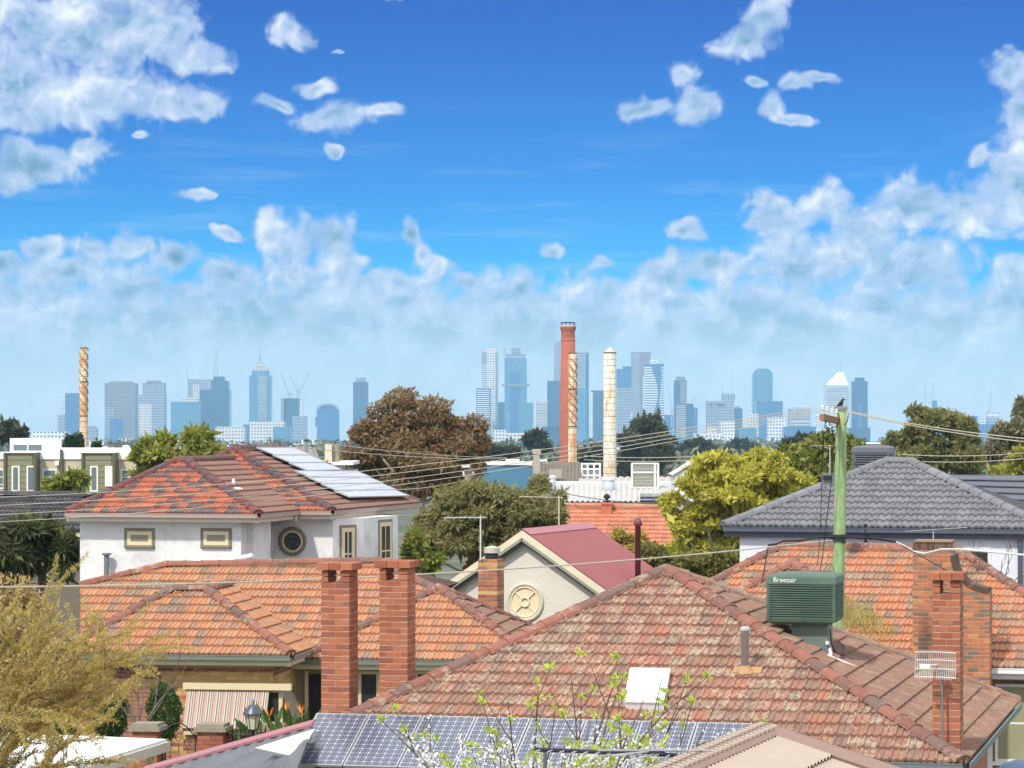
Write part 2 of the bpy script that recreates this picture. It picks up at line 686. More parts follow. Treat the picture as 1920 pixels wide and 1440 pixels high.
def tile_geo(kind, w, g):
    prof = PROFILES[kind][0]
    L = g * 1.10
    tl = 0.046
    loc = []
    k = len(prof)
    for (f, h) in prof:
        loc.append((f * w, 0.0, h + tl + 0.012))       # lower edge, top
    for (f, h) in prof:
        loc.append((f * w, L, h + 0.006))              # upper edge
    for (f, h) in prof:
        loc.append((f * w, 0.0, max(0.0, h - 0.004) + 0.006))   # lower edge, underside
    fs = []
    for i in range(k - 1):
        fs.append((i, i + 1, k + i + 1, k + i))
        fs.append((2 * k + i, 2 * k + i + 1, i + 1, i))
    fs.append((2 * k, 0, k))
    fs.append((k - 1, 3 * k - 1, 2 * k - 1))
    return loc, fs


def cap_geo(L, w, h, flat=False):
    ang = [0, 38, 66, 90, 114, 142, 180]
    loc, fs = [], []
    for (y, sc) in ((0.0, 1.10), (0.05, 1.10), (0.06, 1.0), (L * 1.06, 0.96)):
        for a in ang:
            c, s_ = math.cos(R(a)), math.sin(R(a))
            loc.append((c * w / 2 * sc, y, s_ * h * sc))
    n = len(ang)
    for r_ in range(3):
        for i in range(n - 1):
            a = r_ * n + i
            fs.append((a, a + 1, a + n + 1, a + n))
    fs.append(tuple(range(n)))
    return loc, fs


def mesh_of(name, loc, fs, m):
    me = bpy.data.meshes.new(name)
    me.from_pydata(loc, [], fs)
    me.materials.append(m)
    me.update()
    return me


class Pieces:
    """many alike pieces of one part: the ones that show largest become objects, the rest one part"""
    def __init__(self, name, rest_name, parent, limit=300):
        self.name, self.rest, self.parent, self.limit = name, rest_name, parent, limit
        self.items = []
        self.cache = {}

    def shared(self, key, loc, fs, m, M):
        if key not in self.cache:
            self.cache[key] = (mesh_of(self.name, loc, fs, m), loc, fs)
        self.items.append((self.cache[key][0], loc, fs, m, M))

    def single(self, loc, fs, m, M):
        self.items.append((None, loc, fs, m, M))

    def emit(self):
        og = ORIGIN[root_of(self.parent).name]

        def rank(it):
            p = it[4].translation
            x, y = screen(p)
            off = max(0, -x, x - 1920, y - 1440)
            return p.y + off * 2
        self.items.sort(key=rank)
        near, rest = self.items[:self.limit], self.items[self.limit:]
        random.shuffle(near)
        random.shuffle(rest)
        for (me, loc, fs, m, M) in near:
            if me is None:
                me = mesh_of(self.name, loc, fs, m)
            o = bpy.data.objects.new(self.name, me)
            COL.objects.link(o)
            o.parent = self.parent
            o.matrix_local = Matrix.Translation(-og) @ M
        if rest:
            mats = []
            b = MB()
            for (me, loc, fs, m, M) in rest:
                if m not in mats:
                    mats.append(m)
                b.add([M @ Vector(q) for q in loc], fs, mats.index(m))
            o = b.build(self.rest, mats, self.parent)
            o['kind'] = 'stuff'


def basis(p, x, y, z):
    M = Matrix.Identity(4)
    for i in range(3):
        M[i][0], M[i][1], M[i][2], M[i][3] = x[i], y[i], z[i], p[i]
    return M


def jitter(M, amt):
    return M @ Matrix.Rotation(random.gauss(0, amt), 4, 'Z') @ Matrix.Rotation(random.gauss(0, amt), 4, 'X') @ Matrix.Rotation(random.gauss(0, amt), 4, 'Y')


def tile_plane(pc, pl, poly, kind, m, w=None, g=None, jit=0.006, off=0.0):
    """cover a convex polygon (points on the plane) with single tiles"""
    prof, w0, g0 = PROFILES[kind]
    w, g = w or w0, g or g0
    loc, fs = tile_geo(kind, w, g)
    uv = [pl.uv(p) for p in poly]
    vmin, vmax = min(q[1] for q in uv), max(q[1] for q in uv)

    def span(v):
        v = min(max(v, vmin + 1e-5), vmax - 1e-5)
        xs = []
        for i in range(len(uv)):
            (u0, v0), (u1, v1) = uv[i], uv[(i + 1) % len(uv)]
            if (v0 - v) * (v1 - v) <= 0 and abs(v1 - v0) > 1e-9:
                xs.append(u0 + (u1 - u0) * (v - v0) / (v1 - v0))
        return (min(xs), max(xs)) if len(xs) > 1 else (0, 0)
    row = 0
    v = vmin - 0.04
    # a is the u axis; keep right-handed u,v,n
    flip = pl.a.cross(pl.v).dot(pl.n) < 0
    while v < vmax:
        a0, a1 = span(v)
        b0, b1 = span(v + g)
        lo, hi = min(a0, b0), max(a1, b1)
        k = math.floor((lo - off) / w)
        while off + k * w < hi:
            u = off + k * w
            inside = u >= max(a0, b0) - 1e-4 and u + w <= min(a1, b1) + 1e-4
            if flip:
                M = basis(pl.at(u + w, v), -pl.a, pl.v, pl.n)
            else:
                M = basis(pl.at(u, v), pl.a, pl.v, pl.n)
            if inside:
                pc.shared((kind, m.name, w, g), loc, fs, m, jitter(M, jit))
            else:
                L = []
                wid = 0
                for (x, y, z) in loc:
                    s0, s1 = span(v + y)
                    uu = (u + w - x) if flip else (u + x)
                    uc = min(max(uu, s0), s1)
                    L.append(((u + w - uc) if flip else (uc - u), y, z))
                n_ = len(prof)
                wid = max(abs(L[n_ - 1][0] - L[0][0]), abs(L[2 * n_ - 1][0] - L[n_][0]))
                if wid > 0.03:
                    pc.single(L, fs, m, M)
            k += 1
        v += g
        row += 1


def cap_line(pc, p0, p1, m, L=0.40, w=0.27, h=0.105, up=None, jit=0.012):
    p0, p1 = Vector(p0), Vector(p1)
    d = p1 - p0
    n = max(1, int(round(d.length / L)))
    L = d.length / n
    y = d.normalized()
    z = ZUP if up is None else up
    z = (z - y * z.dot(y)).normalized()
    x = y.cross(z)
    loc, fs = cap_geo(L, w, h)
    key = ('cap', round(L, 3), w, m.name)
    for i in range(n):
        M = basis(p0 + y * (L * i) + z * 0.028, x, y, z)
        pc.shared(key, loc, fs, m, jitter(M, jit))


def roof_under(roof_mb, poly, pl, thick=0.06):
    q = [p - pl.n * 0.012 for p in poly]
    uvs = [pl.uv(p) for p in poly]
    area = sum(uvs[i][0] * uvs[(i + 1) % len(uvs)][1] - uvs[(i + 1) % len(uvs)][0] * uvs[i][1] for i in range(len(uvs)))
    nn = pl.a.cross(pl.v)
    if (area > 0) != (nn.dot(pl.n) > 0):
        q = q[::-1]
    roof_mb.slab(q, thick)


def gutter(parent, p0, p1, out, m_g, m_f, gw=0.12, gh=0.10, fh=0.19, drop=0.01):
    """gutter and fascia along an eave; out is the horizontal outward direction"""
    p0, p1 = Vector(p0), Vector(p1)
    d = (p1 - p0)
    c = (p0 + p1) / 2
    e = d.normalized()
    g = MB()
    zc = c + out * (gw / 2 - 0.02)
    g.box(zc + ZUP * (-gh - drop), d.length, gw, 0.012, e, out)
    g.box(zc + out * (gw / 2) + ZUP * (-gh / 2 - drop), d.length + 0.004, 0.012, gh, e, out)
    g.box(zc + out * (gw / 2 + 0.004) + ZUP * (-drop), d.length + 0.008, 0.024, 0.022, e, out)
    g.build('gutter', m_g, parent)
    f = MB()
    f.box(c - out * 0.045 + ZUP * (-0.03 - fh / 2 - 0.02), d.length - 0.02, 0.03, fh, e, out)
    f.box(c - out * 0.30 + ZUP * (-0.03 - fh - 0.012), d.length - 0.06, 0.54, 0.014, e, out)
    f.build('fascia', m_f, parent)


BRICK_L, BRICK_H, BRICK_T = 0.23, 0.086, 0.11


def brick_geo(l, t, h):
    c = 0.006
    vs, fs = [], []
    for (z, i) in ((-h / 2, c), (-h / 2 + c, 0), (h / 2 - c, 0), (h / 2, c)):
        x, y = l / 2 - i, t / 2 - i
        vs += [(-x, -y, z), (x, -y, z), (x, y, z), (-x, y, z)]
    fs.append((3, 2, 1, 0))
    for r_ in range(3):
        for j in range(4):
            a, b = r_ * 4 + j, r_ * 4 + (j + 1) % 4
            fs.append((a, b, b + 4, a + 4))
    fs.append((12, 13, 14, 15))
    return vs, fs


def brick_row(pc, p, d, length, out, n, h, t, m, gap=0.009, jit=0.003):
    """n bricks along d from p (outer face line), out outward"""
    l = length / n
    loc, fs = brick_geo(l - gap, t, h - gap)
    key = (round(l, 3), round(t, 3), round(h, 3), m.name)
    for i in range(n):
        c = p + d * (l * (i + 0.5)) - out * (t / 2)
        x = d
        M = basis(c, x, -out, x.cross(-out))
        if M.determinant() < 0:
            M = basis(c, -x, -out, (-x).cross(-out))
        pc.shared(key, loc, fs, m, jitter(M, jit))


def brick_stack(pc, core, o, e, s, w, d, z0, z1, h, mfun, m_core_index=0, bl=0.235, t=0.11):
    """hollow rectangular brick stack; o is the front left corner in plan, e along the front, s into depth"""
    n = max(1, int(round((z1 - z0) / h)))
    h = (z1 - z0) / n
    core.wbox(o, e, s, 0.012, w - 0.012, 0.012, d - 0.012, z0, z1 - 0.004, m_core_index)
    for i in range(n):
        z = z0 + h * (i + 0.5)
        zz = Vector((o.x, o.y, z))
        m = mfun(i, n)
        if i % 2 == 0:
            nf, ns = max(1, round(w / bl)), max(1, round((d - 2 * t) / bl))
            brick_row(pc, zz, e, w, -s, nf, h, t, m)
            brick_row(pc, zz + s * d, e, w, s, nf, h, t, m)
            brick_row(pc, zz + e * w + s * t, s, d - 2 * t, e, ns, h, t, m)
            brick_row(pc, zz + s * t, s, d - 2 * t, -e, ns, h, t, m)
        else:
            nf, ns = max(1, round((w - 2 * t) / bl)), max(1, round(d / bl))
            brick_row(pc, zz + e * t, e, w - 2 * t, -s, nf, h, t, m)
            brick_row(pc, zz + s * d + e * t, e, w - 2 * t, s, nf, h, t, m)
            brick_row(pc, zz + e * w, s, d, e, ns, h, t, m)
            brick_row(pc, zz, s, d, -e, ns, h, t, m)


def brick_wall(pc, o, e, out, length, z0, z1, mfun, openings=(), bl=0.24, h=0.086, t=0.11):
    """running bond of single bricks on a wall face; openings: (u0,u1,z0,z1)"""
    n = int((z1 - z0) / h)
    for i in range(n):
        za = z0 + h * i
        z = za + h / 2
        u = -bl / 2 if i % 2 else 0.0
        while u < length - 0.02:
            segs = [(max(u, 0.0), min(u + bl, length))]
            for (a, b, c, d_) in openings:
                if z > c and z < d_:
                    nxt = []
                    for (x0, x1) in segs:
                        if x1 <= a or x0 >= b:
                            nxt.append((x0, x1))
                        else:
                            if x0 < a:
                                nxt.append((x0, a))
                            if x1 > b:
                                nxt.append((b, x1))
                    segs = nxt
            for (x0, x1) in segs:
                if x1 - x0 > 0.03:
                    m = mfun((x0 + x1) / 2, z)
                    l = round(x1 - x0, 2)
                    loc, fs = brick_geo(l - 0.010, t, h - 0.010)
                    c = o + e * ((x0 + x1) / 2) - out * (t / 2)
                    c = Vector((c.x, c.y, z))
                    M = basis(c, e, -out, e.cross(-out))
                    if M.determinant() < 0:
                        M = basis(c, -e, -out, (-e).cross(-out))
                    pc.shared((l, t, h, m.name), loc, fs, m, jitter(M, 0.004))
            u += bl


def window(parent, o, e, out, u0, u1, z0, z1, m_frame, m_pane, fw=0.06, sill=True, m_sill=None, depth=0.05, mull=(), trans=(), m_arch=None, arch=0.0, name='window'):
    """o: any point of the wall face (z ignored); u along e.  part: window > pane, sill"""
    o = Vector((o.x, o.y, 0))
    f = MB()
    s = -out

    def bar(a, b, c, d_, w0=-0.03, w1=depth):
        f.wbox(o, e, s, a, b, w0, w1, c, d_)
    bar(u0, u0 + fw, z0, z1)
    bar(u1 - fw, u1, z0, z1)
    bar(u0 + fw, u1 - fw, z1 - fw, z1)
    bar(u0 + fw, u1 - fw, z0, z0 + fw)
    for q in mull:
        uu = u0 + (u1 - u0) * q
        bar(uu - 0.02, uu + 0.02, z0 + fw, z1 - fw, -0.02, depth)
    for q in trans:
        zz = z0 + (z1 - z0) * q
        bar(u0 + fw, u1 - fw, zz - 0.02, zz + 0.02, -0.015, depth)
    w = f.build(name, m_frame, parent)
    p = MB()
    p.wbox(o, e, s, u0 + fw * 0.6, u1 - fw * 0.6, -0.014, 0.004, z0 + fw * 0.6, z1 - fw * 0.6)
    p.build('pane', m_pane, w)
    if sill:
        q = MB()
        q.wbox(o, e, s, u0 - 0.07, u1 + 0.07, -0.09, 0.02, z0 - 0.07, z0 - 0.002)
        q.build('sill', m_sill or m_frame, w)
    if m_arch is not None:
        a = MB()
        k = arch
        a.wbox(o, e, s, u0 - k, u0 - 0.002, -0.018, 0.03, z0 - k, z1 + k)
        a.wbox(o, e, s, u1 + 0.002, u1 + k, -0.018, 0.03, z0 - k, z1 + k)
        a.wbox(o, e, s, u0 - 0.002, u1 + 0.002, -0.018, 0.03, z1 + 0.002, z1 + k)
        a.wbox(o, e, s, u0 - 0.002, u1 + 0.002, -0.018, 0.03, z0 - k, z0 - 0.002)
        a.build('architrave', m_arch, w)
    return w


def text_mesh(body, size, m, M, parent, name='lettering', extrude=0.004):
    cu = bpy.data.curves.new(name, 'FONT')
    cu.body = body
    cu.size = size
    cu.extrude = extrude
    cu.align_x = 'CENTER'
    cu.align_y = 'CENTER'
    tmp = bpy.data.objects.new(name + '_src', cu)
    COL.objects.link(tmp)
    dg = bpy.context.evaluated_depsgraph_get()
    me = bpy.data.meshes.new_from_object(tmp.evaluated_get(dg))
    bpy.data.objects.remove(tmp)
    bpy.data.curves.remove(cu)
    me.transform(M)
    me.materials.clear()
    me.materials.append(m)
    me.name = name
    return link(name, me, parent)


# ------------------------------------------------------------------ shared materials
def rgb(*c):
    return lin(c)


def soft(stops, t=0.40, to=(168, 140, 120)):
    q = rgb(*to)
    return [(p, tuple(c[i] * (1 - t) + q[i] * t for i in range(3))) for (p, c) in stops]


T_ORANGE = piece_mat('tile_orange', soft([(0.0, rgb(206, 122, 66)), (0.22, rgb(212, 132, 76)), (0.42, rgb(198, 112, 64)), (0.6, rgb(190, 116, 78)), (0.78, rgb(170, 112, 84)), (0.88, rgb(132, 106, 94))], 0.52, (172, 144, 120)),
                     lichen=(rgb(190, 178, 150), rgb(120, 112, 98)), lich_amt=0.6, lich_lo=0.555, lich_scale=8.0)
T_RED = piece_mat('tile_red', soft([(0.0, rgb(154, 98, 80)), (0.25, rgb(164, 102, 82)), (0.42, rgb(144, 98, 84)), (0.62, rgb(132, 96, 84)), (0.82, rgb(172, 98, 74)), (0.89, rgb(124, 98, 88))]),
                  lichen=(rgb(206, 192, 164), rgb(150, 138, 116)), lich_amt=0.72, lich_lo=0.515, lich_scale=9.0)
T_BROWN = piece_mat('tile_brown', soft([(0.0, rgb(140, 100, 84)), (0.3, rgb(130, 100, 88)), (0.6, rgb(148, 96, 80)), (0.85, rgb(118, 98, 88))]),
                    lichen=(rgb(180, 164, 140), rgb(130, 118, 100)), lich_amt=0.6, lich_lo=0.53, lich_scale=5.0)
T_MIX = piece_mat('tile_mottled', soft([(0.0, rgb(196, 92, 50)), (0.26, rgb(92, 76, 78)), (0.46, rgb(178, 84, 52)), (0.62, rgb(120, 78, 70)), (0.76, rgb(84, 74, 78)), (0.92, rgb(204, 106, 60))], 0.36, (160, 132, 118)), bump=0.15, rough=0.55)
T_MAROON = piece_mat('tile_maroon', soft([(0.0, rgb(120, 66, 60)), (0.35, rgb(106, 64, 60)), (0.65, rgb(130, 74, 64)), (0.85, rgb(92, 66, 66))]), bump=0.15, rough=0.6)
T_BRIGHT = piece_mat('tile_bright', soft([(0.0, rgb(198, 108, 60)), (0.2, rgb(190, 110, 74)), (0.42, rgb(168, 106, 84)), (0.58, rgb(202, 98, 50)), (0.74, rgb(140, 102, 88)), (0.9, rgb(120, 96, 88))], 0.44, (184, 156, 128)),
                     lichen=(rgb(196, 184, 158), rgb(134, 124, 108)), lich_amt=0.6, lich_lo=0.55, lich_scale=8.0)
T_GREY = piece_mat('tile_grey', [(0.0, rgb(124, 125, 128)), (0.4, rgb(118, 119, 122)), (0.75, rgb(130, 131, 134))], bump=0.1, rough=0.6, streak=0.1)
CAP_RED = piece_mat('ridge_red', soft([(0.0, rgb(134, 78, 66)), (0.3, rgb(118, 78, 72)), (0.55, rgb(152, 92, 78)), (0.8, rgb(108, 84, 80))], 0.2), lichen=(rgb(200, 188, 162), rgb(140, 128, 110)), lich_amt=0.6, lich_lo=0.57, lich_scale=6.0)
CAP_PURPLE = piece_mat('ridge_purple', [(0.0, rgb(112, 66, 62)), (0.3, rgb(98, 72, 74)), (0.6, rgb(124, 72, 64)), (0.8, rgb(92, 76, 80))], bump=0.15, rough=0.6)
BRICK_RED = piece_mat('brick_red', [(0.0, rgb(168, 102, 74)), (0.25, rgb(176, 110, 80)), (0.5, rgb(156, 94, 70)), (0.72, rgb(170, 112, 86)), (0.9, rgb(144, 92, 74))], bump=0.5, streak=0.15)
BRICK_MIX = piece_mat('brick_mixed', [(0.0, rgb(184, 118, 88)), (0.25, rgb(168, 116, 90)), (0.45, rgb(146, 112, 92)), (0.62, rgb(190, 126, 84)), (0.78, rgb(132, 112, 98)), (0.9, rgb(200, 142, 94))], bump=0.5)
BRICK_BROWN = piece_mat('brick_brown', [(0.0, rgb(158, 108, 84)), (0.3, rgb(146, 100, 80)), (0.6, rgb(168, 118, 90)), (0.85, rgb(132, 98, 82))], bump=0.5)
BRICK_CREAM = piece_mat('brick_cream', [(0.0, rgb(206, 170, 104)), (0.4, rgb(196, 158, 96)), (0.7, rgb(212, 182, 122))], bump=0.5)
MORTAR = mat('mortar', rgb(186, 146, 122), 0.95, 0.15, 6.0, bump=0.4)
UNDER = mat('roof_underlay', rgb(84, 58, 50), 0.95, 0.2, 3.0)
UNDER_GREY = mat('roof_underlay_grey', rgb(70, 71, 75), 0.95, 0.2, 3.0)
WHITE = mat('white_paint', rgb(228, 228, 226), 0.45, 0.05, 2.0)
CREAM = mat('cream_paint', rgb(222, 206, 168), 0.5, 0.06, 2.0)
GUTTER_GREEN = mat('gutter_grey_green', rgb(120, 124, 112), 0.4, 0.1, 2.0)
FASCIA_CREAM = mat('fascia_cream', rgb(220, 208, 166), 0.5, 0.06, 2.0)
TAUPE = mat('taupe_paint', rgb(128, 122, 100), 0.5, 0.06, 2.0)
GLASS = mat('dark_glass', rgb(52, 56, 58), 0.08, 0.2, 1.0, spec=0.9)
BLIND = mat('cream_blind', rgb(196, 192, 160), 0.7, 0.05, 2.0)
GREYMETAL = mat('grey_metal', rgb(120, 126, 130), 0.45, 0.1, 4.0, metal=0.3)
DARKMETAL = mat('dark_metal', rgb(44, 46, 48), 0.5, 0.1, 4.0, metal=0.3)
ALUMINIUM = mat('aluminium', rgb(190, 192, 196), 0.35, 0.06, 4.0, metal=0.6)
BLACK = mat('black_rubber', rgb(24, 24, 26), 0.6, 0.1, 4.0)
CABLE = mat('weathered_cable', rgb(176, 170, 156), 0.6, 0.1, 2.0)
# ------------------------------------------------------------------ near house with the red lichen-covered roof
def corrugated(b, p00, p10, p01, p11, pitch=0.076, amp=0.009, mi=0, kind='sine'):
    """ribbed metal sheet over a quad (eave left, eave right, top left, top right); ribs run up the slope"""
    p00, p10, p01, p11 = map(Vector, (p00, p10, p01, p11))
    n = max(2, int((p10 - p00).length / pitch))
    nrm = (p10 - p00).cross(p01 - p00).normalized()
    if nrm.z < 0:
        nrm = -nrm
    prof = [0, 1, 0, -1] if kind == 'sine' else [0, 0, 1, 1]
    if kind == 'pan':
        prof = [0, 0, 0, 0, 0, 1, 1, 0]
    m = n * len(prof)
    vs, fs = [], []
    for i in range(m + 1):
        t = i / m
        h = nrm * (amp * prof[i % len(prof)])
        vs.append(p00.lerp(p10, t) + h)
        vs.append(p01.lerp(p11, t) + h)
    for i in range(m):
        fs.append((2 * i, 2 * i + 2, 2 * i + 3, 2 * i + 1))
    b.add(vs, fs, mi)
    # edge thickness
    k = [p00, p10, p11, p01]
    b.slab([q - nrm * (amp + 0.004) for q in (k if (p10 - p00).cross(p01 - p00).z > 0 else k[::-1])], 0.02, mi)


def brick_chimney(parent, o, e, s, w, d, z0, z1, course, m, slots=True, limit=100, cap_over=0.06, name='chimney'):
    """red brick flue: stack, open slots under a brick-on-flat cap"""
    zs = z1 - 0.33
    core = MB()
    core.wbox(o, e, s, 0.005, w - 0.005, 0.005, d - 0.005, z0, z0 + 0.02)
    pc = None
    c_obj_mb = core
    # dry run for the core, then the bricks under the chimney object
    n = max(1, int(round((zs - z0) / course)))
    core.wbox(o, e, s, 0.005, w - 0.005, 0.005, d - 0.005, z0 + 0.02, zs - 0.004)
    ch = core.build(name, MORTAR, parent)
    pc = Pieces('brick', 'brick_field', ch, limit)
    dummy = MB()
    brick_stack(pc, dummy, o, e, s, w, d, z0, zs, course, lambda i, n: m)
    # two piers carrying the cap
    for i in range(2):
        z = zs + course * (i + 0.5)
        zz = Vector((o.x, o.y, z))
        brick_row(pc, zz, e, 0.12, -s, 1, course, d - 0.01, m)
        brick_row(pc, zz + e * (w - 0.16), e, 0.16, -s, 1, course, d - 0.01, m)
    # cap of bricks laid flat
    zc = zs + 2 * course
    zz = Vector((o.x, o.y, zc + 0.065))
    k = cap_over
    for row in range(2):
        brick_row(pc, zz - e * k - s * k + s * ((d + 2 * k) / 2 * row), e, w + 2 * k, -s, 3, 0.125, (d + 2 * k) / 2 - 0.006, m)
    pc.emit()
    return ch


eN, sN = frame(14)
N_C = G(1806, 1431, 3.0)
N_r, N_t, N_A = solve_hip(N_C, -eN + sN, 1250, 1070)
FN = Plane(N_C, eN, sN, N_t)
RN = Plane(N_C, sN, -eN, N_t)
N_L = FN.eave(545)
N_B = RN.eave(1905)
N_BL = N_L + sN * (N_B - N_C).length
print('near house', N_r, math.degrees(math.atan(N_t)), N_A, N_C, N_L, N_B)

house_n = thing('brick_house', 'near single-storey house under a red-brown lichen-spotted tile hip roof with solar panels', 'house', ((N_L + N_B) / 2).to_tuple()[:2] + (0,))


def build_near_house():
    rf = MB()
    roof_under(rf, [N_C, N_A, N_L], FN)
    roof_under(rf, [N_C, N_B, N_A], RN)
    rf.add([N_A - ZUP * .02, N_L - ZUP * .02, N_BL - ZUP * .02, N_B - ZUP * .02], [(0, 2, 1), (0, 3, 2)])
    roof = rf.build('roof', UNDER, house_n)
    pc = Pieces('roof_tile', 'tile_field', roof, 300)
    tile_plane(pc, FN, [N_C, N_A, N_L], 'marseille', T_RED, off=0.02)
    tile_plane(pc, RN, [N_C, N_B, N_A], 'marseille', T_BROWN, off=0.1)
    pc.emit()
    cp = Pieces('ridge_tile', 'ridge_field', roof)
    upF = (FN.n + RN.n)
    cap_line(cp, N_C, N_A, CAP_RED, up=upF, w=0.29, h=0.095)
    cap_line(cp, N_L, N_A, CAP_RED, up=FN.n + ZUP, w=0.29, h=0.095)
    cap_line(cp, N_B, N_A, T_BROWN, up=RN.n + ZUP)
    cp.emit()
    gutter(house_n, N_C, N_B, eN, GREYMETAL, CREAM)
    gutter(house_n, N_L, N_C, -sN, GREYMETAL, CREAM)
    w = MB()
    for (a, b, out) in ((N_L, N_C, -sN), (N_C, N_B, eN)):
        pass
    o = N_L + sN * 0.5
    W_ = (N_C - N_L).length
    D_ = (N_B - N_C).length
    w.wbox(Vector((N_L.x, N_L.y, 0)), eN, sN, 0.5, W_ - 0.5, 0.5, D_ - 0.3, 0, 2.78)
    w.build('wall', BRICK_BROWN, house_n)
    # skylight
    q = [FN.hit(*c) + FN.n * 0.16 for c in ((1184, 1270), (1257, 1271), (1246, 1334), (1173, 1332))]
    k = MB()
    k.slab(q[::-1], 0.17)
    sk = k.build('skylight', WHITE, house_n)
    k = MB()
    for i in range(4):
        a, b_ = q[i], q[(i + 1) % 4]
        k.tube([a, b_], 0.018, 5)
    k.build('rim', mat('off_white_rim', rgb(212, 212, 206), 0.5), sk)
    # vent pipe with its flashing
    b0 = FN.hit(1397, 1264)
    k = MB()
    k.lathe(b0 - ZUP * 0.1, [(0.062, 0.0), (0.062, 0.78), (0.085, 0.785), (0.085, 0.83), (0.05, 0.86)], 14)
    vp = k.build('vent_pipe', mat('pipe_grey', rgb(176, 176, 176), 0.6), house_n, True)
    k = MB()
    c = FN.hit(1402, 1262)
    k.box(c + FN.n * 0.055, 0.46, 0.20, 0.02, FN.a, FN.v, FN.n)
    k.lathe(b0 - FN.n * 0.02, [(0.16, 0.03), (0.11, 0.10), (0.065, 0.16)], 14)
    k.build('flashing', mat('tan_flashing', rgb(176, 140, 98), 0.8), vp)
    # chimneys
    o1 = P(602, 1345, FN.hit(640, 1345).y + 0.9)
    brick_chimney(house_n, Vector((o1.x, o1.y, 0)), eN, sN, 0.48, 0.48, 2.6, P(602, 1054, o1.y).z, 0.0975, BRICK_RED)
    o2 = P(711, 1330, FN.hit(740, 1325).y + 0.9)
    brick_chimney(house_n, Vector((o2.x, o2.y, 0)), eN, sN, 0.48, 0.48, 2.8, P(711, 1050, o2.y).z, 0.0975, BRICK_RED)
    h3 = RN.hit(1752, 1385)
    o3 = P(1748, 1385, h3.y - 0.35)
    brick_chimney(house_n, Vector((o3.x, o3.y, 0)), eN, sN, 0.42, 0.52, h3.z - 0.5, P(1748, 1072, o3.y).z, 0.0975, BRICK_RED)
    return o3


N_CH3 = build_near_house()

# solar panels on the near roof ------------------------------------------------
def panel_mat():
    m, N, b, out = new_mat('solar_cells')
    tc = N.node('ShaderNodeTexCoord').outputs['UV']
    x, y, _ = N.sep(tc)

    def grid(v, n, half):
        f = N.math('FRACT', N.math('MULTIPLY', v, n))
        d = N.math('MINIMUM', f, N.math('SUBTRACT', 1.0, f))
        return d
    gx, gy = grid(x, 6, 0), grid(y, 12, 0)
    line = N.math('MAXIMUM', N.math('LESS_THAN', gx, 0.022), N.math('LESS_THAN', gy, 0.018))
    diam = N.math('LESS_THAN', N.math('ADD', gx, gy), 0.16)
    fx = N.math('FRACT', N.math('MULTIPLY', x, 6))
    bus = N.math('MAXIMUM', N.math('LESS_THAN', N.math('ABSOLUTE', N.math('SUBTRACT', fx, 0.3)), 0.014), N.math('LESS_THAN', N.math('ABSOLUTE', N.math('SUBTRACT', fx, 0.7)), 0.014))
    c = N.mix(N.noise(tc, 6.0, 2.0), rgb(70, 76, 94), rgb(84, 90, 106))
    c = N.mix(N.math('MULTIPLY', bus, 0.65), c, rgb(190, 196, 205))
    c = N.mix(N.math('MULTIPLY', N.math('MAXIMUM', line, diam), 0.85), c, rgb(205, 210, 216))
    N.put(b.inputs['Base Color'], c)
    b.inputs['Roughness'].default_value = 0.18
    b.inputs['Specular IOR Level'].default_value = 0.6
    return m


CELLS = panel_mat()


def solar_panel(label, group, o, ax, ay, n, w, l, m_cell, lift=0.12, t=0.04):
    """o: lower left corner on the roof; ax, ay along width and length"""
    base = o + n * lift
    r = thing('solar_panel', label, 'solar panel', o, group)
    f = MB()
    fw = 0.024
    c = base + ax * (w / 2) + ay * (l / 2)
    f.box(base + ax * (fw / 2) + ay * (l / 2), fw, l, t, ax, ay, n)
    f.box(base + ax * (w - fw / 2) + ay * (l / 2), fw, l, t, ax, ay, n)
    f.box(base + ax * (w / 2) + ay * (fw / 2), w - 2 * fw, fw, t, ax, ay, n)
    f.box(base + ax * (w / 2) + ay * (l - fw / 2), w - 2 * fw, fw, t, ax, ay, n)
    f.build('frame', ALUMINIUM, r)
    g = MB()
    q = [base + ax * fw + ay * fw, base + ax * (w - fw) + ay * fw, base + ax * (w - fw) + ay * (l - fw), base + ax * fw + ay * (l - fw)]
    up = n * (t * 0.25)
    g.add([p + up for p in q] + [p - up for p in q], [(0, 1, 2, 3), (7, 6, 5, 4), (0, 4, 5, 1), (1, 5, 6, 2), (2, 6, 7, 3), (3, 7, 4, 0)])
    go = g.build('glass', m_cell, r)
    uvl = go.data.uv_layers.new(name='UVMap')
    co = [(0, 0), (1, 0), (1, 1), (0, 1)] * 2
    for lp in go.data.loops:
        uvl.data[lp.index].uv = co[lp.vertex_index]
    k = MB()
    for tt in (0.25, 0.75):
        for ww in (0.1, 0.9):
            k.box(o + ax * (w * ww) + ay * (l * tt) + n * (lift / 2), 0.04, 0.06, lift - t, ax, ay, n)
    k.build('bracket', DARKMETAL, r)
    return r


def near_panels():
    a, b = FN.hit(594, 1353), FN.hit(1415, 1369)
    ua, va = FN.uv(a)
    ub, vb = FN.uv(b)
    v = (va + vb) / 2
    w = (ub - ua) / 8
    ords = ['first', 'second', 'third', 'fourth', 'fifth', 'sixth', 'seventh', 'last']
    print('panel width', w, 'v top', va, vb)
    for i in range(8):
        solar_panel('dark blue solar panel on the near red roof, %s from the left of the row' % (ords[i] if i < 7 else 'eighth'), 'solar panels on the near roof',
                    FN.at(ua + w * i + 0.01, v - 1.58), FN.a, FN.v, FN.n, w - 0.02, 1.58, CELLS)


near_panels()


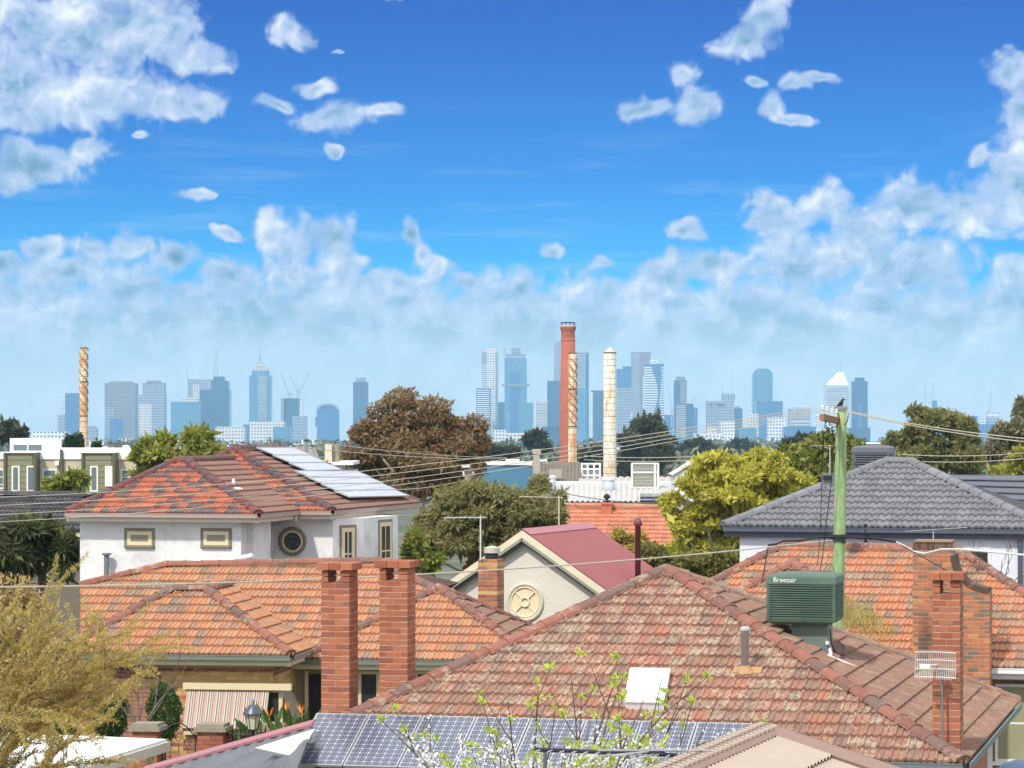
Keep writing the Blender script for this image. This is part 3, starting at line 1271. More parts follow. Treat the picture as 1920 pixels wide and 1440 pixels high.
# evaporative cooler -----------------------------------------------------------
def cooler(name, label, front_left, e, s, w, d, h, m_body, m_dark, duct_to=None, letters=None, n_slat=17, duct=True, m_duct=None):
    """front_left: lower front left corner of the box"""
    o = Vector(front_left)
    r = thing(name, label, 'air cooler', duct_to if duct_to is not None else o)
    z0 = o.z
    body = MB()
    k = 0.09
    body.wbox(o, e, s, k, w - k, k, d - k, 0.04, h - 0.16)
    body.build('core', m_dark, r)
    # slatted sides: each louvre is a ring round the box
    zlo, zhi = 0.07, h - 0.17
    for i in range(n_slat):
        z = zlo + (zhi - zlo) * (i + 0.5) / n_slat
        sl = MB()
        t = (zhi - zlo) / n_slat * 0.27
        bulge = 0.02
        for (u0, u1, w0, w1) in ((0, w, 0, 0.05), (0, w, d - 0.05, d), (0, 0.05, 0.05, d - 0.05), (w - 0.05, w, 0.05, d - 0.05)):
            sl.wbox(o, e, s, u0, u1, w0, w1, z - t, z + t)
        sl.build('louvre', m_body, r)
    # corner posts, base tray and domed lid
    b = MB()
    for u in (0.0, w - 0.045):
        for ww in (0.0, d - 0.045):
            b.wbox(o, e, s, u + 0.004, u + 0.041, ww + 0.004, ww + 0.041, 0.05, h - 0.15)
    b.build('corner_post', m_body, r)
    b = MB()
    b.add([o + e * u + s * q + ZUP * z for (z, g) in ((-0.02, 0.09), (0.02, 0.02), (0.075, 0.0)) for (u, q) in ((g, g), (w - g, g), (w - g, d - g), (g, d - g))],
          [(3, 2, 1, 0)] + [(i * 4 + j, i * 4 + (j + 1) % 4, i * 4 + 4 + (j + 1) % 4, i * 4 + 4 + j) for i in range(2) for j in range(4)] + [(8, 9, 10, 11)])
    b.build('tray', m_body, r)
    b = MB()
    prof = ((h - 0.165, -0.012), (h - 0.05, -0.004), (h - 0.02, 0.03), (h, 0.10), (h + 0.012, 0.3))
    b.add([o + e * u + s * q + ZUP * z for (z, g) in prof for (u, q) in ((g, g), (w - g, g), (w - g, d - g), (g, d - g))],
          [(3, 2, 1, 0)] + [(i * 4 + j, i * 4 + (j + 1) % 4, i * 4 + 4 + (j + 1) % 4, i * 4 + 4 + j) for i in range(4) for j in range(4)] + [(16, 17, 18, 19)])
    lid = b.build('lid', m_body, r)
    if letters:
        M = basis(o + e * (w * 0.27) + ZUP * (h - 0.10) - s * -0.0 - s * 0.004 + (-s) * 0.012, e, ZUP, -s)
        text_mesh(letters, 0.115, WHITE, M @ Matrix.Shear('XY', 4, (0.15, 0.0)) if False else M, lid, 'lettering', 0.006)
    if duct_to is not None:
        c = Vector(duct_to)
        b = MB()
        top = [o + e * u + s * q + ZUP * 0.0 for (u, q) in ((w * .33, d * .25), (w * .86, d * .25), (w * .86, d * .78), (w * .33, d * .78))]
        bot = [Vector((c.x, c.y, c.z)) + e * u + s * q for (u, q) in ((-.30, -.30), (.30, -.30), (.30, .30), (-.30, .30))]
        mid = [a.lerp(b_, 0.85) for a, b_ in zip(top, bot)]
        b.add(bot + top, [(3, 2, 1, 0), (4, 5, 6, 7)] + [(j, (j + 1) % 4, 4 + (j + 1) % 4, 4 + j) for j in range(4)])
        b.build('duct', m_duct or m_body, r)
    return r


GREEN_P = mat('cooler_green', rgb(78, 102, 86), 0.55, 0.08, 3.0, dirt=rgb(120, 140, 110), dirt_amt=0.35, dscale=2.0)
GREEN_D = mat('cooler_green_dark', rgb(16, 30, 24), 0.7, 0.1, 3.0)
DUCT_G = mat('duct_grey_green', rgb(104, 118, 108), 0.5, 0.08, 3.0)
hb = RN.hit(1524, 1212)
cl = P(1437, 1168, hb.y - 0.35)
cooler('evaporative_cooler', 'dark green louvred evaporative cooler on a grey duct, standing on the near red roof', cl, eN, sN, 1.14, 1.05, (1168 - 1076) * cl.y / F,
       GREEN_P, GREEN_D, hb - ZUP * 0.25, 'Breezair', 15, True, DUCT_G)


def cooler_bits():
    h = RN.hit(1556, 1232)
    k = MB()
    c = RN.hit(1575, 1246)
    k.box(c + RN.n * 0.07, 0.5, 0.09, 0.02, (RN.hit(1600, 1258) - RN.hit(1550, 1236)).normalized(), RN.a, RN.n)
    tag(k.build('metal_flashing', WHITE), 'white metal flashing strip below the green cooler on the near roof', 'flashing')
    k = MB()
    a = P(1556, 1180, h.y)
    pts = [a, a + Vector((0.03, 0, -0.25)), RN.hit(1563, 1232) + RN.n * 0.08, RN.hit(1575, 1240) + RN.n * 0.1, RN.hit(1578, 1226) + RN.n * 0.12, RN.hit(1568, 1212) + RN.n * 0.1]
    k.tube(pts, 0.012, 5)
    tag(k.build('power_cable', BLACK), 'thin black cable looping from the green cooler to the roof tiles', 'cable')
    k = MB()
    a = P(1551, 1205, h.y - .1)
    k.tube([a, RN.hit(1549, 1226) + RN.n * .12, RN.hit(1553, 1236) + RN.n * .1], 0.03, 8)
    tag(k.build('drain_pipe', WHITE), 'short white drain pipe beside the duct of the green cooler', 'pipe')


cooler_bits()


# grid dish on its mast -------------------------------------------------------
def grid_dish():
    Y = N_CH3.y - 0.25
    top = P(1766, 1258, Y)
    bot = P(1768, 1442, Y)
    r = thing('grid_antenna', 'white wire grid dish antenna on a thin mast strapped to the right brick chimney', 'antenna', bot)
    k = MB()
    k.tube([bot - ZUP * 0.3, top + ZUP * 0.06], 0.018, 8)
    k.build('mast', GREYMETAL, r)
    c = P(1757, 1246, Y - 0.03)
    W, H = 0.62, 0.44
    dirx = Vector((0.93, -0.36, 0))
    diry = Vector((0.36, 0.93, 0))
    def pt(a, b):
        return c + dirx * (a * W / 2) + ZUP * (b * H / 2) - diry * (0.10 * (a * a) + 0.05 * b * b)
    k = MB()
    n = 21
    for i in range(n):
        a = -1 + 2 * i / (n - 1)
        lim = 1.0 if abs(a) < 0.8 else 1.0 - (abs(a) - 0.8) * 0.8
        k.tube([pt(a, -lim), pt(a, -lim / 2), pt(a, 0), pt(a, lim / 2), pt(a, lim)], 0.0055, 4)
    k.build('reflector_bars', mat('grid_grey', rgb(196, 190, 186), 0.5), r)
    k = MB()
    for b in (-0.85, -0.3, 0.3, 0.85):
        k.tube([pt(a / 4, b) + diry * 0.008 for a in range(-4, 5)], 0.009, 5)
    k.build('cross_bars', WHITE, r)
    k = MB()
    k.tube([c, c - diry * 0.35 - dirx * 0.1], 0.012, 6)
    k.box(c - diry * 0.36 - dirx * 0.1, 0.16, 0.03, 0.06, dirx, diry)
    k.build('feed_arm', WHITE, r)
    k = MB()
    k.box(top + Vector((0, -0.03, -0.02)), 0.1, 0.08, 0.09)
    k.build('clamp', GREYMETAL, r)


grid_dish()
# ------------------------------------------------------------------ orange-roofed house on the left
def vhit(o, d, px, py=None):
    """point of the vertical plane through o along d on photo column px (and row py)"""
    k = (px - CX) / F
    u = (k * o.y - o.x) / (d.x - k * d.y)
    q = o + d * u
    z = q.z if py is None else CAMZ + (HY - py) * q.y / F
    return Vector((q.x, q.y, z))


def vu(o, d, px):
    k = (px - CX) / F
    return (k * o.y - o.x) / (d.x - k * d.y)


eL, sL = frame(8)
W_C = G(545, 1229, 3.1)
W_r, W_t, W_A = solve_hip(W_C, -eL + sL, 388, 1107)
FW = Plane(W_C, eL, sL, W_t)
RW = Plane(W_C, sL, -eL, W_t)
W_Al = FW.hit(322, 1107)
W_L = FW.eave(108)
Q_L = G(566, 1235, 2.85)
Q_r, Q_t, Q_A = solve_hip(Q_L, eL + sL, 822, 1104)
FQ = Plane(Q_L, eL, sL, Q_t)
Q_R = Q_L + eL * (2 * Q_r)
RQ = Plane(Q_R, sL, -eL, Q_t)
M_0 = G(590, 1226, 2.95)
FM = Plane(M_0, eL, sL, (W_t + Q_t) / 2)
print('left house pitch', math.degrees(math.atan(W_t)), math.degrees(math.atan(Q_t)), W_A, Q_A)
house_l = thing('brick_house', 'single-storey brown brick house with an orange tile hip roof and a striped window awning', 'house', (W_A.x + 2, W_A.y + 2, 0))


def build_left_house():
    rf = MB()
    pW = [W_C, W_A, W_Al, W_L]
    pRW = [W_C, W_C + sL * 2.2, W_A + sL * 2.2, W_A]
    pM = [FM.hit(*c) for c in ((150, 1100), (312, 1062), (705, 1055), (790, 1098), (816, 1107), (602, 1222), (150, 1222))]
    pQ = [Q_L, Q_R, Q_A]
    pRQ = [Q_R, Q_R + sL * (2 * Q_r), Q_A]
    for p, pl in ((pW, FW), (pRW, RW), (pM, FM), (pQ, FQ), (pRQ, RQ)):
        roof_under(rf, p, pl)
    # back slopes
    bk = pM[1] + sL * 4 - ZUP * 1.6
    bk2 = pM[2] + sL * 4 - ZUP * 1.6
    rf.add([pM[1], pM[2], bk2, bk, pM[0], pM[0] + sL * 6, pM[4] + sL * 3.5, pM[4]], [(0, 3, 2, 1), (4, 5, 3, 0), (1, 2, 6, 7)])
    rf.add([Q_A, Q_L, Q_L + sL * 2.5, W_L, W_L + sL * 3, W_Al, W_Al + sL * 2.2], [(0, 2, 1), (5, 6, 4, 3)])
    roof = rf.build('roof', UNDER, house_l)
    pc = Pieces('roof_tile', 'tile_field', roof, 300)
    tile_plane(pc, FW, pW, 'marseille', T_ORANGE)
    tile_plane(pc, RW, pRW, 'marseille', T_ORANGE)
    tile_plane(pc, FM, pM, 'marseille', T_ORANGE)
    tile_plane(pc, FQ, pQ, 'marseille', T_ORANGE)
    tile_plane(pc, RQ, pRQ, 'marseille', T_BROWN)
    pc.emit()
    cp = Pieces('ridge_tile', 'ridge_field', roof)
    for (a, b) in ((W_C, W_A), (W_L, W_Al), (W_A, W_Al), (Q_L, Q_A), (Q_R, Q_A), (pM[1], pM[2]), (pM[2], pM[4]), (pM[1], pM[0]), (Q_R + sL * 2 * Q_r, Q_A), (W_A + sL * 2.2, W_A)):
        cap_line(cp, a, b, CAP_RED)
    cp.emit()
    gutter(house_l, W_L, W_C, -sL, GUTTER_GREEN, FASCIA_CREAM)
    gutter(house_l, W_C, W_C + sL * 1.6, eL, GUTTER_GREEN, FASCIA_CREAM)
    gutter(house_l, Q_L - eL * 0.6, Q_R, -sL, GUTTER_GREEN, FASCIA_CREAM)
    # walls
    wf = Vector((W_L.x, W_L.y, 0)) + sL * 0.5            # line of the wing's front wall
    wl = (W_C - W_L).length
    ztop = W_C.z - 0.26
    w = MB()
    w.wbox(wf, eL, sL, 0.505, wl - 0.505, 0.005, 5.0, 0, ztop)
    wall = w.build('wall', MORTAR, house_l)
    u_a, u_b = vu(wf, eL, 352), vu(wf, eL, 506)
    z_a, z_b = vhit(wf, eL, 430, 1372).z, vhit(wf, eL, 430, 1290).z
    op = [(u_a - 0.5, u_b - 0.5 + 0.3, z_a, z_b)]

    def mf(u, z):
        if z_b - 0.02 < z < z_b + 0.34 and u > op[0][0] - 0.6:
            return BRICK_CREAM
        if op[0][0] - 0.28 < u < op[0][0] and z < z_b:
            return BRICK_CREAM if int(z / 0.086) % 3 else BRICK_MIX
        if ztop - 0.52 < z < ztop - 0.36:
            return BRICK_CREAM
        return BRICK_BROWN
    pb = Pieces('brick', 'brick_field', wall, 300)
    brick_wall(pb, wf + eL * 0.5, eL, -sL, wl - 1.0, 0.45, ztop, mf, op)
    side = wf + eL * (wl - 0.5)
    brick_wall(pb, side, sL, eL, 2.2, 0.45, ztop, lambda u, z: BRICK_CREAM if z > z_b - 0.05 and z < z_b + 0.3 else BRICK_BROWN, [(0.2, 1.3, z_a, z_b - 0.1)])
    pb.emit()
    w = MB()
    mo = Vector((FM.p0.x, FM.p0.y, 0)) + sL * 0.7
    w.wbox(mo, eL, sL, vu(mo, eL, 70), vu(mo, eL, 560), 0.0, 4.0, 0, 2.7)
    w.build('side_wall', BRICK_BROWN, house_l)
    # window under the awning
    window(house_l, wf, eL, -sL, u_a, u_b + 0.28, z_a, z_b, CREAM, GLASS, 0.08, True, CREAM, 0.06, (0.33, 0.66))
    # awning: cream hood box and striped cloth
    r_ = MB()
    r_.wbox(wf, eL, sL, u_a - 0.06, u_b + 0.5, -0.20, -0.012, z_b - 0.02, z_b + 0.12)
    hood = r_.build('awning_hood', CREAM, house_l)
    a0 = wf + eL * (u_a + 0.02) - sL * 0.12
    a1 = wf + eL * (u_b + 0.02) - sL * 0.12
    zb2 = z_a + 0.12
    st, N, b, out = new_mat('awning_stripes')
    tc = N.node('ShaderNodeTexCoord').outputs['UV']
    x = N.math('FRACT', N.math('MULTIPLY', N.sep(tc)[0], 9.0))
    c = N.ramp(x, [(0.0, rgb(190, 156, 150)), (0.34, rgb(222, 214, 196)), (0.42, rgb(112, 122, 94)), (0.58, rgb(226, 218, 200)), (0.66, rgb(164, 130, 126)), (0.84, rgb(222, 212, 194)), (0.9, rgb(118, 128, 98))], 'CONSTANT')
    N.put(b.inputs['Base Color'], c)
    b.inputs['Roughness'].default_value = 0.9
    k = MB()
    nn = 24
    vs = []
    for i in range(nn + 1):
        t = i / nn
        p = a0.lerp(a1, t)
        sag = 0.012 * math.sin(t * 40)
        vs.append(Vector((p.x, p.y, z_b - 0.01)))
        vs.append(Vector((p.x, p.y, zb2)) - sL * (0.42 + sag))
    fs = [(2 * i, 2 * i + 1, 2 * i + 3, 2 * i + 2) for i in range(nn)]
    k.add(vs, fs)
    cloth = k.build('awning_cloth', st, house_l)
    uv = cloth.data.uv_layers.new(name='UVMap')
    for lp in cloth.data.loops:
        i = lp.vertex_index
        uv.data[lp.index].uv = ((i // 2) / nn, i % 2)
    md = cloth.modifiers.new('thick', 'SOLIDIFY')
    md.thickness = 0.006
    k = MB()
    for i in range(18):
        t = (i + 0.5) / 18
        p = a0.lerp(a1, t)
        k.box(Vector((p.x, p.y, zb2 - 0.03)) - sL * 0.425, (u_b - u_a) / 18 * 0.92, 0.008, 0.07, eL, sL)
    k.build('awning_valance', mat('dark_trim', rgb(78, 62, 54), 0.8), cloth)
    # side panel awning at the corner and meter box
    k = MB()
    c0 = side + sL * 0.3 + eL * 0.05
    k.slab([Vector((c0.x, c0.y, z_b - 0.05)), Vector((c0.x, c0.y, z_b - 0.05)) + sL * 1.0, Vector((c0.x, c0.y, z_a + 0.25)) + sL * 1.0 + eL * 0.35, Vector((c0.x, c0.y, z_a + 0.25)) + eL * 0.35], 0.02)
    k.build('side_awning', mat('grey_board', rgb(150, 140, 124), 0.8), house_l)
    mb = vhit(side + eL * 0.02, sL, 570, 1315)
    k = MB()
    k.wbox(Vector((mb.x, mb.y, 0)), eL, sL, 0.0, 0.14, -0.2, 0.1, mb.z - 0.16, mb.z + 0.2)
    k.build('meter_box', mat('pale_blue_box', rgb(150, 166, 190), 0.5), house_l)
    # recessed right part
    qf = Vector((Q_L.x, Q_L.y, 0)) + sL * 0.55
    w = MB()
    w.wbox(qf, eL, sL, -0.4, 2 * Q_r - 0.5, 0.012, 5.0, 0, Q_L.z - 0.26)
    w.build('rear_wall', mat('olive_render', rgb(150, 146, 112), 0.8), house_l)
    qo = qf
    for (x0, x1) in ((672, 712), (778, 808), (820, 852)):
        wd = window(house_l, qo, eL, -sL, vu(qo, eL, x0), vu(qo, eL, x1), vhit(qo, eL, x0, 1345).z, vhit(qo, eL, x0, 1258).z, CREAM, GLASS, 0.07, False)
        k = MB()
        z0, z1 = vhit(qo, eL, x0, 1340).z, vhit(qo, eL, x0, 1264).z
        for i in range(14):
            z = z0 + (z1 - z0) * (i + 0.5) / 14
            k.wbox(qo, eL, sL, vu(qo, eL, x0) + 0.07, vu(qo, eL, x1) - 0.07, -0.01, 0.008, z - 0.018, z + 0.012)
        k.build('blind_slat', mat('brown_louvre', rgb(92, 72, 60), 0.6), wd)
    k = MB()
    k.wbox(qo, eL, sL, vu(qo, eL, 579), vu(qo, eL, 602), -0.02, 0.005, 0.2, vhit(qo, eL, 590, 1264).z)
    door_recess = k.build('door_recess', mat('dark_doorway', rgb(34, 32, 32), 0.6), house_l)  # flat slab, the shade of the door recess is in its dark colour
    k = MB()
    k.wbox(qo, eL, sL, vu(qo, eL, 572), vu(qo, eL, 579) - 0.004, -0.05, 0.005, 0.2, vhit(qo, eL, 590, 1258).z)
    k.build('door_frame', CREAM, door_recess)


build_left_house()


# ------------------------------------------------------------------ white house with the mottled roof
eH, sH = frame(14)
H_C = G(484, 964, 5.63)
H_r, H_t, H_A = solve_hip(H_C, -eH + sH, 350, 864)
FH = Plane(H_C, eH, sH, H_t)
RH = Plane(H_C, sH, -eH, H_t)
H_Al = FH.hit(332, 864)
H_L = FH.eave(124)
K_C = G(622, 958, 5.63)
K_r, K_t, K_A = solve_hip(K_C, -eH + sH, 440, 842)
FK = Plane(K_C, eH, sH, K_t)
RK = Plane(K_C, sH, -eH, K_t)
print('white house', math.degrees(math.atan(H_t)), math.degrees(math.atan(K_t)), H_C, K_C, K_A)
house_h = thing('white_house', 'white rendered two-storey house with an orange and charcoal mottled tile roof', 'house', (H_C.x, H_C.y, 0))


def build_white_house():
    rf = MB()
    pH = [H_C, H_A, H_Al, H_L]
    dep = (K_C - H_C).dot(sH)
    pRH = [H_C, H_C + sH * (dep + 0.3), H_A + sH * (dep + 2.0), H_A]
    pK = [K_C, K_A, FK.hit(380, 872), FK.eave(440)]
    K_B = RK.eave(786)
    K_A2 = RK.hit(534, 843)
    pRK = [K_C, K_B, K_A2, K_A]
    for p, pl in ((pH, FH), (pRH, RH), (pK, FK), (pRK, RK)):
        roof_under(rf, p, pl)
    rf.add([K_A, K_A2, K_A2 - ZUP * 1.5 - eH * 4 + sH * 2, K_A - ZUP * 1.5 - eH * 5, H_L, H_Al, H_Al + sH * 3, H_L + sH * 6], [(0, 3, 2, 1), (4, 5, 6, 7)])
    rf.add([K_A2, K_B, K_B + sH * 1 - eH * 8], [(0, 2, 1)])
    roof = rf.build('roof', UNDER, house_h)
    pc = Pieces('roof_tile', 'tile_field', roof, 300)
    tile_plane(pc, FH, pH, 'marseille', T_MIX, w=0.24, g=0.34)
    tile_plane(pc, RH, pRH, 'marseille', T_MAROON)
    tile_plane(pc, FK, pK, 'marseille', T_MIX, w=0.24, g=0.34)
    tile_plane(pc, RK, pRK, 'marseille', T_MAROON)
    pc.emit()
    cp = Pieces('ridge_tile', 'ridge_field', roof)
    for (a, b) in ((H_C, H_A), (H_L, H_Al), (H_A, H_Al), (H_A + sH * (dep + 1.6), H_A), (K_C, K_A), (FK.hit(385, 870), K_A), (K_A2, K_A), (K_B, K_A2)):
        cap_line(cp, a, b, CAP_PURPLE, w=0.3, h=0.10)
    cp.emit()
    GUT = mat('gutter_mauve', rgb(168, 150, 140), 0.45, 0.06)
    FAS = mat('fascia_beige', rgb(220, 204, 184), 0.5, 0.06)
    gutter(house_h, H_L, H_C, -sH, GUT, FAS)
    gutter(house_h, H_C, H_C + sH * dep, eH, GUT, FAS)
    gutter(house_h, FK.eave(520), K_C, -sH, GUT, FAS)
    gutter(house_h, K_C, K_B, eH, GUT, FAS)
    STUC = mat('white_stucco', rgb(226, 224, 222), 0.9, 0.05, 1.5, bump=0.9, bscale=14.0, dirt=rgb(178, 172, 164), dirt_amt=0.6, dscale=1.1)
    w = MB()
    ztop = H_C.z - 0.24
    hf = Vector((H_L.x, H_L.y, 0)) + sH * 0.5
    hl = (H_C - H_L).length
    u_r = vu(hf, eH, 452)
    w.wbox(hf, eH, sH, vu(hf, eH, 150), u_r, 0, 2.0, 0, ztop)
    w.wbox(hf, eH, sH, u_r, u_r + 0.2, 0.5, 1.95, 0, ztop - 0.003)
    kf = Vector((K_C.x, K_C.y, 0)) + sH * 0.5
    w.wbox(kf, eH, sH, vu(kf, eH, 440), vu(kf, eH, 624), 0, 6.0, 0, ztop - 0.002)
    # splayed bay on the right
    b0 = vhit(kf, eH, 624)
    b1 = b0 + Vector((0.80, 0.55, 0))
    b2 = P(682, 960, b0.y + 1.0)
    b2 = Vector((b2.x, b2.y, 0))
    b3 = P(746, 960, b2.y + 2.6)
    b3 = Vector((b3.x, b3.y, 0))
    b0 = Vector((b0.x, b0.y, 0))
    pts = [b0, b2, b3, b3 + Vector((-4, 1.5, 0)), b0 + sH * 5.9 - eH * 0.5]
    w.add([p + ZUP * z for z in (0, ztop - 0.002) for p in pts], [(0, 1, 6, 5), (1, 2, 7, 6), (2, 3, 8, 7), (3, 4, 9, 8), (5, 6, 7, 8, 9)])
    w.build('wall', STUC, house_h)
    # two small windows in front
    for (x0, x1) in ((239, 285), (382, 429)):
        window(house_h, hf, eH, -sH, vu(hf, eH, x0), vu(hf, eH, x1), vhit(hf, eH, x0, 1022).z, vhit(hf, eH, x0, 996).z, CREAM, mat('frosted_pane', rgb(140, 136, 120), 0.3), 0.10, True, TAUPE, 0.06, (), (), TAUPE, 0.09)
    # round window
    c = vhit(kf, eH, 549, 1015)
    k = MB()
    k.lathe(c, [(0.41, -0.02), (0.41, 0.06), (0.35, 0.075), (0.30, 0.05), (0.30, -0.02)], 40, 0, -sH, eH)
    rw = k.build('round_window', TAUPE, house_h, True)
    k = MB()
    k.lathe(c, [(0.315, 0.0), (0.315, 0.07), (0.265, 0.085), (0.25, 0.03)], 40, 0, -sH, eH)
    k.build('inner_ring', CREAM, rw, True)
    k = MB()
    k.lathe(c, [(0.27, 0.0), (0.27, 0.045)], 32, 0, -sH, eH)
    k.build('pane', GLASS, rw)
    k = MB()
    for (a, b) in (((-.24, .05), (0, .16)), ((0, .16), (.22, .10)), ((-.1, -.22), (-.05, .02)), ((-.05, .02), (.2, -.1)), ((.05, .24), (-.02, .05))):
        k.tube([c - sH * 0.05 + eH * a[0] + ZUP * a[1], c - sH * 0.05 + eH * b[0] + ZUP * b[1]], 0.007, 4)
    k.build('lead_line', mat('lead', rgb(120, 120, 124), 0.5), rw)
    # bay windows
    for (p, q, x0, x1, y0, y1) in ((b0, b2, 640, 664, 1058, 990), (b2, b3, 711, 733, 1055, 980)):
        d = (q - p).normalized()
        out = d.cross(ZUP)
        u0, u1 = vu(p, d, x0), vu(p, d, x1)
        window(house_h, p, d, out, u0, u1, vhit(p, d, x0, y0).z, vhit(p, d, x0, y1).z, CREAM, GLASS, 0.12, False, None, 0.06, (0.5,), (0.28,), TAUPE, 0.08)
    # downpipe, roof vent on the tiles, flashing gutter on the lower roof
    k = MB()
    a = H_C + sH * (dep - 0.2) + eH * 0.02
    p1 = vhit(kf, eH, 512, 985)
    k.tube([a - ZUP * 0.1, a - ZUP * 0.25, p1 - sH * 0.1, Vector((p1.x, p1.y, p1.z - 1.0)) - sH * 0.1], 0.045, 8)
    k.build('downpipe', mat('pipe_white_grey', rgb(196, 192, 190), 0.5), house_h)
    v = RH.hit(438, 912)
    k = MB()
    k.tube([v - ZUP * 0.1, v + ZUP * 0.22], 0.05, 8)
    vp = k.build('roof_vent', WHITE, house_h)
    k = MB()
    k.box(RH.hit(445, 921) + RH.n * 0.08, 0.12, 0.5, 0.02, RH.v, RH.a, RH.n)
    k.build('vent_flashing', WHITE, vp)
    v = vhit(hf - sH * 0.25, eH, 200, 1063)
    k = MB()
    k.lathe(v - ZUP * 0.3, [(0.075, 0), (0.075, 0.62), (0.13, 0.63), (0.13, 0.68)], 12)
    k.build('flue', GREYMETAL, house_h)
    # arrays of solar panels on the right slope
    PALE = mat('pale_solar_glass', rgb(126, 136, 160), 0.12, 0.05, 2.0, spec=1.0)
    for (q, n, lab) in ((((481, 849), (549, 849), (641, 893), (573, 893)), 3, 'upper'), (((553, 893), (668, 893), (764, 941), (652, 943)), 4, 'lower')):
        tl, tr, br, bl = [RK.hit(*c) for c in q]
        for i in range(n):
            o = tl.lerp(bl, (i + 1) / n)
            o2 = tl.lerp(bl, i / n)
            ax = (tr - tl).normalized()
            ay = (o2 - o).normalized()
            ay = (ay - ax * ay.dot(ax)).normalized()
            wd = (tr - tl).length
            ln = (bl - tl).length / n * abs((bl - tl).normalized().dot(ay))
            where = ['nearest the ridge', 'second below the ridge', 'third below the ridge', 'nearest the gutter'][i if i < n - 1 else 3]
            solar_panel('pale reflective solar panel on the white house, %s array, %s' % (lab, where), 'solar panels on the white house', o, ax, ay, RK.n, wd, ln - 0.015, PALE, 0.18)
    k = MB()
    a, b = vhit(hf, eH, 310, 1060) - sH * 1.2, vhit(hf, eH, 488, 1043) - sH * 0.9
    k.tube([a, a.lerp(b, 0.9), b + eH * 0.1 + ZUP * 0.06], 0.075, 8)
    k.build('roof_gutter', WHITE, house_h)
    k = MB()
    k.slab([a - ZUP * 0.02, b - ZUP * 0.02 - eH * 0.3, b - ZUP * 0.30 - eH * 0.35, a - ZUP * 0.18 + eH * 0.1], 0.05)
    k.build('roof_apron', mat('white_apron', rgb(206, 208, 206), 0.5), house_h)


build_white_house()


# ------------------------------------------------------------------ gabled house with the maroon metal roof
eC, sC = frame(20)
C_A = P(985, 996, 76.0)
house_c = thing('gabled_house', 'cream gabled house with a maroon metal roof and a round attic vent', 'house', (C_A.x, C_A.y, 0))


